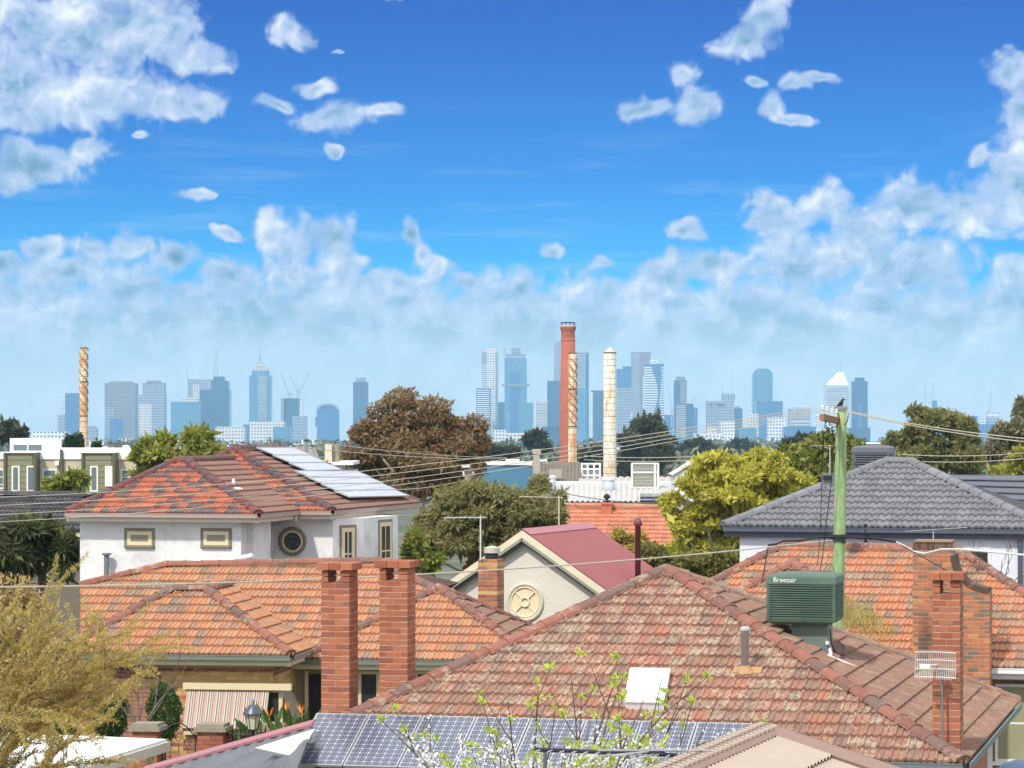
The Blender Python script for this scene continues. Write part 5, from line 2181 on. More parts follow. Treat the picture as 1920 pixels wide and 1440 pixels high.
RUST_A = rust_mat('rust_plates', rgb(240, 222, 188), rgb(206, 136, 72), 0.95, 0.43)
RUST_B = rust_mat('rust_plates_light', rgb(246, 236, 214), rgb(214, 154, 96), 0.85, 0.49)
steel_stack('slim rusty stack with spiral strakes standing alone above the townhouses', 150, 164, 653, 843, KY, (653, 780, [716, 780], 2.6), RUST_A, False)
steel_stack('slim rusty stack with spiral strakes beside the tall brick chimney', 1066, 1081, 663, 868, KY - 8, (672, 800, [730, 800], 2.6), RUST_A, False)
steel_stack('broad rusty white steel stack with a conical cap right of the brick chimney', 1132, 1155, 662, 900, KY - 60, None, RUST_B, True)


def brick_stack_tall():
    Y = KY + 6
    top = P(1065, 610, Y)
    g = ground_z(Y)
    r = thing('brick_chimney', 'very tall tapering round red brick chimney with a corbelled crown', 'chimney', (top.x, Y, g))
    zb = P(0, 868, Y).z
    r1, r0 = 13 * Y / F, 16.6 * Y / F
    m, N, b, out = new_mat('tall_brickwork')
    co = N.node('ShaderNodeNewGeometry').outputs['Position']
    z = N.sep(co)[2]
    band = N.math('FRACT', N.math('MULTIPLY', z, 2.2))
    n = N.noise(co, 0.5, 5.0, 0.65)
    c = N.mix(n, rgb(140, 74, 58), rgb(176, 98, 78))
    c = N.mix(N.math('MULTIPLY', N.math('LESS_THAN', band, 0.22), 0.35), c, rgb(198, 150, 128))
    N.put(b.inputs['Base Color'], c)
    b.inputs['Roughness'].default_value = 0.9
    H = top.z - zb
    cx = Vector((top.x, Y, zb))
    k = MB()
    base_r = r0 + (r0 - r1) * (zb - g) / H
    k.lathe(Vector((top.x - 0.0, Y, g)), [(base_r, 0), (r0, zb - g), (r1 * 1.02, top.z - g - 2.4)], 28)
    k.build('shaft', m, r, True)
    k = MB()
    k.lathe(cx, [(r1 * 1.0, H - 3.1), (r1 * 1.05, H - 3.0), (r1 * 1.05, H - 2.75), (r1, H - 2.7), (r1 * 1.0, H - 1.2), (r1 * 1.10, H - 0.9), (r1 * 1.16, H - 0.55), (r1 * 1.16, H - 0.1), (r1 * 1.08, H)], 28)
    k.build('crown', m, r)
    k = MB()
    k.lathe(cx, [(r1 * 1.18, H - 0.25), (r1 * 1.18, H - 0.02)], 28)
    k.build('crown_band', mat('pale_band', rgb(206, 190, 176), 0.8), r)
    k = MB()
    for j in range(10):
        an = 2 * math.pi * j / 10
        q = cx + Vector((math.cos(an) * r1 * 1.0, math.sin(an) * r1 * 1.0, H))
        k.tube([q, q + ZUP * 0.55], 0.06, 4)
    ring = [cx + Vector((math.cos(t) * r1 * 1.0, math.sin(t) * r1 * 1.0, H + 0.5)) for t in [i * math.pi / 12 for i in range(25)]]
    k.tube(ring, 0.07, 4)
    k.build('rail', DARKMETAL, r)


brick_stack_tall()


def factory():
    e = Vector((1, 0, 0))
    s = Vector((0, 1, 0))
    RIB = mat('factory_sheet', rgb(196, 192, 186), 0.55, 0.08, 0.4, dirt=rgb(150, 142, 132), dirt_amt=0.6, dscale=0.2)
    OLDR = mat('old_asbestos', rgb(128, 118, 104), 0.9, 0.2, 0.6, dirt=rgb(78, 66, 58), dirt_amt=0.8, dscale=0.25)
    Y = 440.0
    g = ground_z(Y)
    r = thing('factory', 'pale ribbed metal roof of the old brickworks sheds around the stacks', 'factory', (P(1160, 900, Y).x, Y, g))
    def quad(x0, y0, x1, y1, Ya, Yb, pitch, m, name, par, amp=0.12):
        k = MB()
        corrugated(k, P(x0, y1, Ya), P(x1, y1, Ya), P(x0, y0, Yb), P(x1, y0, Yb), pitch, amp)
        return k.build(name, m, par)
    quad(1040, 908, 1300, 940, Y - 40, Y, 0.7, RIB, 'roof', r)
    quad(1085, 894, 1300, 906, Y + 4, Y + 30, 1.0, mat('factory_sheet2', rgb(182, 174, 164), 0.6, 0.1, 0.4), 'rear_roof', r)
    k = MB()
    a, b = P(1040, 906, Y + 1), P(1290, 906, Y + 1)
    k.wbox(Vector((a.x, a.y, 0)), e, s, 0, (b - a).length, 0, 0.6, a.z - 0.5, a.z + 0.3)
    k.build('ridge_cap', WHITE, r)
    k = MB()
    c = P(1040, 940, Y - 40)
    k.wbox(Vector((c.x, c.y, 0)), e, s, 0, P(1300, 940, Y - 40).x - c.x, 0.3, 40, g, c.z - 0.2)
    k.build('wall', mat('factory_wall', rgb(168, 166, 162), 0.9), r)
    # dark roof with solar panels in front
    for i in range(8):
        x0 = 1200 + (i % 4) * 13
        y0 = 928 + (i // 4) * 7
        q = thing('solar_panel', 'dark solar panel %s of the %s row on the brickworks roof' % (['first', 'second', 'third', 'fourth'][i % 4], 'upper' if i < 4 else 'lower'), 'solar panel', P(x0, y0 + 6, Y - 45), 'solar panels on the brickworks')
        k = MB()
        k.slab([P(x0, y0 + 6, Y - 36 + (-4 if i > 3 else 0)) + ZUP * .2, P(x0 + 12, y0 + 6, Y - 36 + (-4 if i > 3 else 0)) + ZUP * .2, P(x0 + 12, y0, Y - 30 + (-4 if i > 3 else 0)) + ZUP * .2, P(x0, y0, Y - 30 + (-4 if i > 3 else 0)) + ZUP * .2], 0.08)
        k.build('glass', mat('far_panel', rgb(72, 78, 92), 0.2), q)
        k = MB()
        k.tube([P(x0, y0 + 6, Y - 36 + (-4 if i > 3 else 0)) + ZUP * .24, P(x0 + 12, y0 + 6, Y - 36 + (-4 if i > 3 else 0)) + ZUP * .24], 0.05, 4)
        k.build('frame', ALUMINIUM, q)
    # kiln with an old dark roof
    Yk = 470.0
    r2 = thing('kiln_shed', 'old kiln shed with a steep dark corrugated roof left of the stacks', 'shed', (P(1040, 900, Yk).x, Yk, g))
    quad(998, 866, 1088, 902, Yk - 10, Yk, 0.55, OLDR, 'roof', r2, 0.12)
    k = MB()
    a, b = P(1000, 902, Yk - 9.8), P(1089, 902, Yk - 9.8)
    k.wbox(Vector((a.x, a.y, 0)), e, s, 0, b.x - a.x, 0, 9, g, a.z - 0.1)
    k.add([P(1088, 866, Yk), P(1088, 902, Yk - 10), P(1092, 902, Yk)], [(0, 1, 2)])
    k.build('wall', mat('kiln_wall', rgb(150, 140, 122), 0.9), r2)
    k = MB()
    for (x0, x1, y0, y1) in ((1000, 1012, 846, 888), (1030, 1052, 880, 896)):
        a, b = P(x0, y1, Yk - 11), P(x1, y0, Yk - 11)
        k.wbox(Vector((a.x, a.y, 0)), e, s, 0, b.x - a.x, 0, 1.0, a.z, b.z)
    k.wbox(Vector((P(998, 850, Yk - 11.2).x, Yk - 11.2, 0)), e, s, 0, 16 * Yk / F, 0, 1.4, P(0, 851, Yk - 11).z, P(0, 842, Yk - 11).z)
    k.build('vent_shaft', mat('vent_beige', rgb(176, 166, 148), 0.8), r2)
    # blue shed
    Yb = 480.0
    r3 = thing('blue_shed', 'blue-walled shed with a white roof edge right of the russet tree', 'shed', (P(950, 880, Yb).x, Yb, g))
    a, b = P(905, 905, Yb), P(1000, 872, Yb)
    k = MB()
    k.wbox(Vector((a.x, a.y, 0)), e, s, 0, b.x - a.x, 0, 12, g, b.z)
    k.build('wall', mat('teal_wall', rgb(78, 126, 152), 0.6, 0.04), r3)
    k = MB()
    k.wbox(Vector((a.x, a.y, 0)), e, s, -0.3, b.x - a.x + 0.3, -0.3, 12.3, b.z, b.z + 0.45)
    for (x0, x1) in ((948, 974), (1010, 1026)):
        c0, c1 = P(x0, 870, Yb + 6), P(x1, 861, Yb + 6)
        k.wbox(Vector((c0.x, c0.y, 0)), e, s, 0, c1.x - c0.x, 0, 3, b.z + 0.45, c1.z)
    k.build('roof', WHITE, r3)
    # white frame tower between the stacks
    r4 = thing('work_platform', 'white steel platform frame between the spiral stack and the broad stack', 'platform', (P(1108, 895, Yk).x, Yk, g))
    k = MB()
    for x in (1091, 1102, 1114, 1125):
        k.tube([P(x, 868, Yk - 4), Vector((P(x, 868, Yk - 4).x, Yk - 4, g))], 0.16, 5)
    k.build('column', WHITE, r4)
    k = MB()
    for y in (870, 880, 892):
        k.tube([P(1090, y, Yk - 4), P(1126, y, Yk - 4)], 0.16, 5)
    k.build('beam', WHITE, r4)
    k = MB()
    k.wbox(Vector((P(1091, 0, Yk).x, Yk - 3, 0)), e, s, 0, 34 * Yk / F, 0, 3, g, P(0, 884, Yk).z)
    k.build('machine', mat('machine_grey', rgb(170, 176, 180), 0.6), r4)
    # mesh box on the roof
    Ym = 430.0
    r5 = thing('mesh_enclosure', 'tall box of pale louvred mesh screens on the brickworks roof', 'enclosure', (P(1210, 925, Ym).x, Ym, g))
    a, b = P(1185, 926, Ym), P(1234, 868, Ym)
    k = MB()
    k.wbox(Vector((a.x, a.y, 0)), e, s, 0.2, b.x - a.x - 0.2, 0.2, 3.8, g, b.z - 0.2)
    k.build('core', mat('mesh_dim', rgb(120, 122, 112), 0.8), r5)
    for i in range(14):
        q = MB()
        z = a.z + 1.2 + (b.z - a.z - 1.4) * i / 14
        q.wbox(Vector((a.x, a.y, 0)), e, s, 0.15, b.x - a.x - 0.15, 0.05, 0.2, z, z + 0.13)
        q.build('slat', mat('mesh_slat', rgb(178, 176, 160), 0.7), r5)
    k = MB()
    for x in (1185, 1228, 1234):
        c0 = P(x, 926, Ym)
        k.wbox(Vector((c0.x, c0.y, 0)), e, s, -0.15, 0.15, -0.1, 0.2, g, b.z)
    for y in (869, 886, 914):
        k.wbox(Vector((a.x, a.y, 0)), e, s, 0, b.x - a.x, -0.12, 0.2, P(0, y, Ym).z - 0.12, P(0, y, Ym).z + 0.12)
    k.build('frame', mat('frame_pale', rgb(214, 214, 208), 0.5), r5)
    # silver duct cylinder and small vent cowl
    for (nm, lab, x0, x1, yt, yb, Yd) in (('silver_duct', 'silver cylinder duct at the foot of the broad rusty stack', 1129, 1153, 896, 950, 425), ('roof_cowl', 'pale capped vent pipe left of the brickworks roof', 1030, 1042, 893, 925, 425), ('roof_cowl', 'pale vent pipe right of the mesh enclosure', 1287, 1300, 866, 885, 440)):
        c = P((x0 + x1) / 2, yt, Yd)
        rr = (x1 - x0) / 2 * Yd / F
        q = thing(nm, lab, 'duct', (c.x, Yd, g))
        k = MB()
        zb = P(0, yb, Yd).z
        k.lathe(Vector((c.x, Yd, 0)), [(rr * .8, g), (rr * .8, zb + (c.z - zb) * .45), (rr, zb + (c.z - zb) * .5), (rr, c.z - 0.3)], 20)
        k.build('body', mat('silver_duct', rgb(186, 192, 200), 0.4, metal=0.3), q, True)
        k = MB()
        k.lathe(Vector((c.x, Yd, c.z)), [(rr * 1.1, -0.35), (rr * 1.1, 0.0), (rr * .9, 0.12)], 20)
        k.build('collar', mat('duct_pale', rgb(204, 208, 212), 0.4), q)
    # white gable shed at right
    r6 = thing('white_shed', 'small white gabled shed behind the top of the yellow-green tree', 'shed', (P(1290, 890, 330).x, 330, 0))
    a = P(1265, 892, 330)
    k = MB()
    w = 70 * 330 / F
    k.add([Vector((a.x, 330, 0)), Vector((a.x + w, 330, 0)), Vector((a.x + w, 330, a.z + 0.3)), P(1296, 872, 330), Vector((a.x, 330, a.z))] + [Vector((p.x, 338, p.z)) for p in (Vector((a.x, 330, 0)), Vector((a.x + w, 330, 0)), Vector((a.x + w, 330, a.z + .3)), P(1296, 872, 330), Vector((a.x, 330, a.z)))],
          [(0, 1, 2, 3, 4), (9, 8, 7, 6, 5), (0, 4, 9, 5), (1, 6, 7, 2)])
    k.build('wall', WHITE, r6)
    k = MB()
    t = P(1296, 870, 330)
    k.slab([Vector((a.x - .3, 329.7, a.z + .1)), t + Vector((0, -.3, .1)), t + Vector((0, 8.3, .1)), Vector((a.x - .3, 338.3, a.z + .1))], 0.1)
    k.slab([t + Vector((0, -.3, .1)), Vector((a.x + w + .3, 329.7, a.z + .4)), Vector((a.x + w + .3, 338.3, a.z + .4)), t + Vector((0, 8.3, .1))], 0.1)
    k.build('roof', mat('shed_roof', rgb(206, 204, 198), 0.5), r6)


factory()


def bits():
    # rooftop plant between the white house and the russet tree
    e, s = Vector((1, 0, 0)), Vector((0, 1, 0))
    Y = 150.0
    r = thing('plant_room', 'rusty stained white plant box with tanks left of the russet tree', 'plant room', (P(640, 880, Y).x, Y, 0))
    def bx(x0, x1, y0, y1, m, name, d=1.5, yy=0.0):
        k = MB()
        a, b = P(x0, y1, Y + yy), P(x1, y0, Y + yy)
        k.wbox(Vector((a.x, a.y, 0)), e, s, 0, b.x - a.x, 0, d, a.z, b.z)
        return k.build(name, m, r)
    RS = rust_mat('rusty_cream', rgb(216, 206, 184), rgb(150, 98, 62), 0.9, 0.5)
    bx(609, 622, 833, 872, RS, 'tank')
    bx(623, 634, 835, 872, mat('tank_shadow', rgb(150, 140, 120), 0.8), 'shaded_side', 1.5, 0.3)  # right side of the tank, its shade painted as a darker tone
    k = MB()
    a, b = P(600, 895, Y), P(660, 868, Y)
    k.wbox(Vector((a.x, a.y, 0)), e, s, 0, b.x - a.x, 0, 6, 0, b.z - 0.4)
    k.build('wall', mat('plant_wall', rgb(196, 196, 196), 0.8), r)
    bx(598, 662, 866, 872, WHITE, 'roof_edge', 6.4, -0.2)
    bx(607, 616, 861, 866, mat('yellow_unit', rgb(210, 180, 90), 0.6), 'yellow_unit', 0.6, -0.1)
    # grey flue beyond the panels
    Yf = 112.0
    c = P(574, 826, Yf)
    r2 = thing('metal_flue', 'tall grey metal flue pipe behind the solar panels of the white house', 'flue', (c.x, Yf, 0))
    k = MB()
    k.lathe(Vector((c.x, Yf, 0)), [(0.07, 0), (0.07, c.z)], 12)
    k.build('pipe', GREYMETAL, r2, True)
    k = MB()
    k.lathe(c, [(0.10, 0), (0.12, 0.04), (0.03, 0.10)], 12)
    k.build('cowl', GREYMETAL, r2)
    # ridge of a corrugated roof beyond
    r3 = thing('low_house', 'low roof ridge and weathered gable beyond the white house ridge', 'house', (P(520, 850, 125).x, 125, 0))
    k = MB()
    corrugated(k, P(470, 860, 120), P(600, 862, 120), P(482, 835, 126), P(590, 838, 126), 0.3, 0.05)
    k.build('roof', mat('old_grey_sheet', rgb(140, 134, 126), 0.7, 0.15, 0.6), r3)
    k = MB()
    a = P(472, 862, 120.5)
    k.wbox(Vector((a.x, a.y, 0)), e, s, 0, 2.7, 0, 6, 0, a.z - 0.1)
    k.build('wall', mat('far_wall_grey', rgb(160, 156, 146), 0.9), r3)
    # pole top in the gum
    Yp = 127.0
    c = P(878, 876, Yp)
    r4 = thing('utility_pole', 'grey pole top with a lamp head above the olive gum tree', 'pole', (c.x, Yp, 0))
    k = MB()
    k.tube([(c.x, Yp, 0), c], [0.2, 0.16], 10)
    k.build('shaft', mat('grey_timber', rgb(150, 140, 128), 0.9), r4)
    k = MB()
    k.tube([P(868, 893, Yp), P(888, 893, Yp)], 0.06, 6)
    k.tube([P(871, 884, Yp), P(886, 884, Yp)], 0.05, 6)
    k.build('crossarm', mat('grey_arm', rgb(120, 112, 104), 0.9), r4)
    k = MB()
    k.box(c + Vector((-0.1, -0.2, 0.05)), 0.35, 0.5, 0.12)
    k.build('lamp_head', mat('lamp_pale', rgb(206, 206, 206), 0.5), r4)
    for x in (870, 886):
        k = MB()
        k.lathe(P(x, 892, Yp), [(0.05, 0), (0.07, 0.12), (0.04, 0.2)], 8)
        k.build('insulator', WHITE, r4)
    # small charcoal box and white fence behind the acacia
    r5 = thing('roof_box', 'small dark metal vent box left of the pole on the grey roof', 'vent', P(1552, 905, 66))
    k = MB()
    k.box(P(1552, 898, 66), 0.26, 0.3, 0.26)
    k.build('case', GREYMETAL, r5)
    k = MB()
    k.box(P(1551, 896, 65.8), 0.18, 0.02, 0.1)
    k.build('grille', DARKMETAL, r5)
    r6 = thing('white_fence', 'patch of white corrugated fence between the maroon pipe and the bushes', 'fence', (P(1225, 1060, 100).x, 100, 0))
    k = MB()
    a, b = P(1205, 1066, 100), P(1262, 1030, 100)
    for i in range(10):
        x = a.x + (b.x - a.x) * i / 10
        k = MB()
        k.wbox(Vector((x, 100, 0)), e, s, 0.005, (b.x - a.x) / 10 - 0.01, 0, 0.05 + 0.03 * (i % 2), 0, b.z)
        k.build('paling', WHITE, r6)


bits()
# ------------------------------------------------------------------ the city skyline
def facade(name, wall, glass, floor=3.6, bay=3.2, wf=0.45, wb=0.35, gloss=0.25):
    """far facade: floors and bays too small to tell apart"""
    if name in MATS:
        return MATS[name]
    m, N, b, out = new_mat(name)
    geo = N.node('ShaderNodeNewGeometry')
    co = geo.outputs['Position']
    x, y, z = N.sep(co)
    ff = N.math('FRACT', N.math('DIVIDE', z, floor))
    fb = N.math('FRACT', N.math('DIVIDE', N.math('ADD', x, N.math('MULTIPLY', y, 0.7)), bay))
    isw = N.math('MULTIPLY', N.math('GREATER_THAN', ff, wf), N.math('GREATER_THAN', fb, wb))
    vn = N.node('ShaderNodeTexWhiteNoise', noise_dimensions='2D')
    N.put(vn.inputs['Vector'], N.comb(N.math('FLOOR', N.math('DIVIDE', z, floor)), N.math('FLOOR', N.math('DIVIDE', N.math('ADD', x, N.math('MULTIPLY', y, 0.7)), bay)), 0.0))
    wall = tuple(min(0.9, c * 1.2) for c in wall)
    g = N.mix(vn.outputs[0], tuple(c * 0.9 for c in glass), tuple(min(1, c * 1.9) for c in glass))
    c = N.mix(isw, wall, g)
    n = N.noise(co, 0.02, 3.0, 0.5)
    c = N.mix(N.math('MULTIPLY', N.mr(n, 0.35, 0.7), 0.35), c, N.vec('SCALE', c))
    c.node.inputs[7].links[0].from_node.inputs['Scale'].default_value = 0.6
    N.put(b.inputs['Base Color'], c)
    b.inputs['Roughness'].default_value = gloss
    b.inputs['Specular IOR Level'].default_value = 0.5
    return m


FC = {
    'blue': facade('facade_blue_glass', rgb(70, 110, 156), rgb(26, 66, 124), 4.2, 6.0, 0.28, 0.18),
    'dblue': facade('facade_dark_glass', rgb(40, 70, 112), rgb(14, 36, 80), 4.2, 6.0, 0.28, 0.18),
    'grey': facade('facade_grey_grid', rgb(150, 152, 164), rgb(52, 70, 100), 7.0, 6.4, 0.5, 0.4, 0.6),
    'pale': facade('facade_pale_grid', rgb(214, 204, 196), rgb(84, 96, 120), 7.0, 6.6, 0.5, 0.45, 0.7),
    'brown': facade('facade_brown', rgb(132, 122, 126), rgb(70, 76, 94), 7.0, 6.0, 0.55, 0.35, 0.6),
    'white': facade('facade_white', rgb(236, 236, 236), rgb(96, 114, 140), 7.0, 6.4, 0.45, 0.4, 0.7),
    'teal': facade('facade_teal', rgb(96, 136, 158), rgb(46, 96, 134), 4.2, 6.0, 0.3, 0.2),
}
CITY_E, CITY_S = Vector((1, 0, 0)), Vector((0, 1, 0))


def cb(mb, x0, x1, ytop, ybot, Y, depth=None, mi=0, rot=0.0):
    """box of a far building from its outline in the picture; ybot None = down to the ground"""
    a, b = P(x0, ytop, Y), P(x1, ytop, Y)
    zb = ground_z(Y) if ybot is None else P(0, ybot, Y).z
    w = b.x - a.x
    d = depth or w * 0.8
    mb.wbox(Vector((a.x, Y, 0)), CITY_E, CITY_S, 0, w, 0, d, zb, a.z, mi)


def tower(label, x0, x1, ytop, Y, f, tops=(), slabs=None, extra=None, name='tower', side=None, group=None):
    a, b = P(x0, ytop, Y), P(x1, ytop, Y)
    g = ground_z(Y)
    r = thing(name, label, 'skyscraper' if ytop < 790 else 'building', ((a.x + b.x) / 2, Y, g), group)
    k = MB()
    cb(k, x0, x1, ytop, None, Y)
    k.build('shaft', FC[f], r)
    if side:
        q = MB()
        sx0, sx1 = side[0], side[1]
        cb(q, sx0, sx1, ytop + side[3] if len(side) > 3 else ytop + 1, None, Y - 1.5, 4)
        q.build('side_bay', FC[side[2]], r)
    for (tx0, tx1, ty0, ty1, tf) in tops:
        q = MB()
        cb(q, tx0, tx1, ty0, ty1, Y + 4, (x1 - x0) * Y / F * 0.6)
        q.build('crown', FC[tf], r)
    if slabs:
        (sx0, sx1, sy0, sy1, n, m) = slabs
        for i in range(n):
            y = sy0 + (sy1 - sy0) * i / n
            q = MB()
            cb(q, sx0, sx1, y, y + (sy1 - sy0) / n * 0.42, Y - 3, 3)
            q.build('floor_band', m, r)
    if extra:
        for (px0, py0, px1, py1, rad) in extra:
            q = MB()
            q.tube([P(px0, py0, Y + 10), P(px1, py1, Y + 10)], [rad, rad * 0.5], 5)
            q.build('mast', mat('mast_far', rgb(150, 150, 156), 0.6), r)
    return r


BANDW = mat('band_white', rgb(236, 238, 240), 0.5, 0.03)
BANDP = mat('band_pale', rgb(206, 204, 206), 0.5, 0.03)

# left group
tower('slim blue glass tower partly behind the lone spiral stack', 122, 149, 737, 7600, 'blue', side=(117, 122, 'pale', 4))
tower('short grey block left of the slim blue glass tower', 108, 122, 778, 7300, 'grey')
tower('short grey block right of the lone spiral stack', 163, 182, 802, 6500, 'grey', tops=((165, 178, 798, 803, 'grey'),))
tower('broad brown-grey tower with a low pointed top', 196, 254, 718, 7700, 'brown', tops=((205, 246, 715, 719, 'brown'),), side=(196, 214, 'grey', 45))
tower('blue glass block in front of the broad brown-grey tower', 206, 230, 785, 7300, 'blue')
tower('stepped pale grey tower right of the broad brown-grey tower', 258, 308, 740, 7650, 'grey', tops=((267, 308, 718, 741, 'grey'), (275, 299, 714, 719, 'brown')), side=(261, 284, 'pale', 18))
tower('wide teal glass block left of the dark masted tower', 320, 372, 753, 7400, 'teal', tops=((340, 370, 745, 754, 'pale'),))
tower('grey tower with a thin spire behind the teal glass block', 352, 400, 711, 8000, 'grey', extra=((352, 714, 352.5, 686, 1.2), (378, 711, 378, 698, 0.8)), side=(362, 374, 'pale', 10))
tower('dark blue stepped tower with a lattice mast', 374, 430, 731, 7700, 'dblue', tops=((396, 428, 714, 732, 'dblue'), (400, 420, 706, 715, 'dblue')), extra=((402, 706, 402, 650, 1.0), (408, 706, 408, 650, 1.0), (402, 690, 408, 690, .6), (402, 678, 408, 678, .6), (402, 664, 408, 664, .6)))
r_ = tower('tall grid-fronted tower with a stepped crown and spire', 467, 508, 704, 7500, 'teal', tops=((472, 504, 695, 705, 'teal'), (475, 500, 688, 696, 'pale'), (480, 495, 682, 689, 'pale')), slabs=(484, 500, 706, 790, 24, BANDP),
           extra=((487, 684, 487, 650, 1.6), (482, 684, 486, 668, .8), (493, 684, 489, 668, .8), (482, 674, 492, 674, .5), (484, 666, 490, 666, .5)))
tower('blue tower under construction with white corner piers', 536, 560, 747, 7400, 'dblue', tops=((526, 536, 747, 800, 'grey'), (560, 567, 747, 800, 'white'), (532, 537, 745, 800, 'white')), extra=((546, 747, 547, 737, 1.0),))
tower('blue glass tower with a rounded lattice crown', 594, 635, 768, 7400, 'blue', tops=((591, 597, 782, 800, 'blue'),))
tower('slim violet-blue tower with a stepped top behind the russet tree', 662, 690, 716, 8000, 'dblue', tops=((667, 685, 708, 717, 'grey'),))
# low-rise in front of the left group
for (x0, x1, yt, Y, f, lab) in (
        (60, 124, 809, 5200, 'white', 'low white office block with dark window strips, left of the lone stack'),
        (404, 458, 800, 6200, 'pale', 'low cream block with narrow vertical windows under the dark stepped tower'),
        (456, 468, 796, 6600, 'blue', 'small blue block left of the spired tower'),
        (468, 532, 790, 6500, 'pale', 'pale grid-fronted block at the foot of the spired tower'),
        (512, 545, 800, 6300, 'teal', 'low teal glass block right of the spired tower'),
        (548, 575, 780, 6900, 'grey', 'small pale block behind the crane-topped tower'),
        (222, 262, 822, 5600, 'pale', 'low cream block at the foot of the broad brown-grey tower'),
        (280, 330, 824, 5600, 'white', 'low white block at the foot of the stepped grey tower')):
    tower(lab, x0, x1, yt, Y, f, name='office_block')
# middle group
tower('tall slender tower with a golden-pink crown and white floor bands', 904, 934, 660, 7600, 'grey', tops=((907, 932, 652, 661, 'pale'),), slabs=(905, 930, 684, 800, 30, BANDW), side=(913, 929, 'pale', 0))
tower('stepped tower with white floor bands left of the slender tower', 893, 920, 728, 7500, 'dblue', slabs=(894, 918, 731, 830, 26, BANDW))
tower('tall glass tower with a collar and a cupola-like top', 946, 988, 672, 7500, 'teal', tops=((949, 985, 664, 673, 'grey'), (959, 976, 652, 665, 'grey')), slabs=(941, 993, 720, 731, 1, mat('tower_collar', rgb(120, 126, 140), 0.6)), side=(956, 974, 'blue', 26))
tower('short dark block between the two tallest glass towers', 930, 948, 754, 7800, 'dblue')
tower('low pale teal tower in front of the collared tower', 972, 1000, 755, 7000, 'teal')
tower('pale horizontal-banded office tower left of the brick chimney', 1003, 1026, 751, 7200, 'pale', slabs=(1004, 1026, 754, 812, 13, BANDP))
tower('tall flat grey tower directly behind the brick chimney', 1039, 1066, 641, 8000, 'grey')
tower('mid-height dark blue tower left of the brick chimney', 1026, 1052, 714, 7700, 'dblue')
tower('tall grey tower with a crane right of the spiral stack', 1081, 1104, 660, 7900, 'grey', side=(1098, 1104, 'dblue', 4))
tower('dark blue tower between the two rusty stacks', 1108, 1132, 732, 7500, 'dblue', side=(1108, 1112, 'white', 3))
tower('short blue tower left edge behind the broad rusty stack', 1080, 1100, 728, 7300, 'teal')
tower('blue tower pair behind the broad rusty stack', 1156, 1184, 692, 7900, 'blue', tops=((1168, 1184, 687, 693, 'dblue'),))
tower('wide brown-grey tower, tallest right of the rusty stacks', 1184, 1220, 660, 7900, 'brown', side=(1184, 1200, 'grey', 2))
tower('low flat grey tower at the foot of the wide brown-grey tower', 1156, 1188, 728, 7200, 'grey', slabs=(1182, 1186, 774, 800, 6, BANDW))
r_ = tower('white banded tower with a wavy blue glass front', 1209, 1245, 682, 7300, 'blue', tops=((1219, 1232, 673, 683, 'white'),))
for i in range(26):
    y = 688 + i * 4.6
    t = i / 25
    cut = 1228 + 8 * math.sin(t * 5.2 - 0.6) * (1 if t < .9 else .8)
    q = MB()
    cb(q, 1208, cut - 2, y, y + 2.4, 7298, 3)
    q.build('floor_band', BANDW, r_)
    q = MB()
    cb(q, 1238 + 2.5 * math.sin(t * 5 + 1.2), 1245.5, y, y + 2.2, 7298, 3)
    q.build('floor_band', BANDW, r_)
tower('white slab wall behind the wavy banded tower', 1206, 1212, 705, 7400, 'white')
tower('slim tower with a brown side face right of the wavy tower', 1264, 1288, 713, 7600, 'dblue', tops=((1268, 1285, 706, 714, 'brown'),), side=(1275, 1288, 'brown', 2))
tower('stepped blue tower with pale balcony bands below the slim tower', 1266, 1300, 757, 7200, 'dblue', tops=((1300, 1308, 764, 812, 'blue'),), slabs=(1268, 1286, 760, 822, 18, BANDP))
tower('low blue block right of the wavy tower', 1245, 1262, 778, 7300, 'blue')
# right group
r_ = tower('grey office block with dark sign panels and twin masts', 1326, 1376, 752, 7300, 'grey', tops=((1355, 1378, 738, 753, 'grey'),), extra=((1354, 738, 1354, 706, .7), (1372, 738, 1372, 694, .7)))
SIGN = mat('sign_dark', rgb(60, 66, 76), 0.6)
for (x0, x1) in ((1328, 1333), (1343, 1357)):
    q = MB()
    cb(q, x0, x1, 753, 757, 7295, 3)
    sg = q.build('sign_panel', SIGN, r_)
    q = MB()
    for j in range(3):
        w = (x1 - x0) / 3
        cb(q, x0 + w * (j + .25), x0 + w * (j + .8), 754.2, 756, 7292, 2)
    q.build('sign_mark', BANDW, sg)
tower('small blue-grey tower right of the twin-masted block', 1377, 1392, 766, 7400, 'dblue', tops=((1378, 1388, 761, 767, 'grey'),))
r_ = tower('tall rounded-top pale tower', 1412, 1449, 702, 7700, 'teal')
for i in range(5):
    t = (i + 1) / 5
    q = MB()
    w = 18.5 * math.sqrt(1 - (t * 0.86) ** 2)
    w = max(w, 11)
    cb(q, 1430.5 - w, 1430.5 + w, 702 - t * 11, 702 - (t - .2) * 11 + 0.1, 7705, 20)
    q.build('rounded_crown', FC['teal'], r_)
tower('blue glass block in front of the rounded-top tower', 1418, 1468, 752, 7500, 'blue')
tower('mid-rise grey office block with a domed roof edge', 1480, 1520, 766, 7300, 'grey', tops=((1488, 1510, 761, 767, 'pale'),), slabs=(1481, 1519, 790, 812, 4, BANDP))
tower('white banded block left of the pyramid tower', 1530, 1544, 775, 7100, 'white', slabs=(1530, 1544, 778, 815, 9, BANDW))
r_ = tower('tower with a white glass pyramid top and spire', 1548, 1592, 720, 7500, 'white', slabs=(1549, 1591, 723, 770, 12, BANDP), extra=((1576, 700, 1576, 675, 0.9),))
a0, a1 = P(1552, 719.8, 7500), P(1590, 719.8, 7500)
ap = P(1576, 697, 7525)
q = MB()
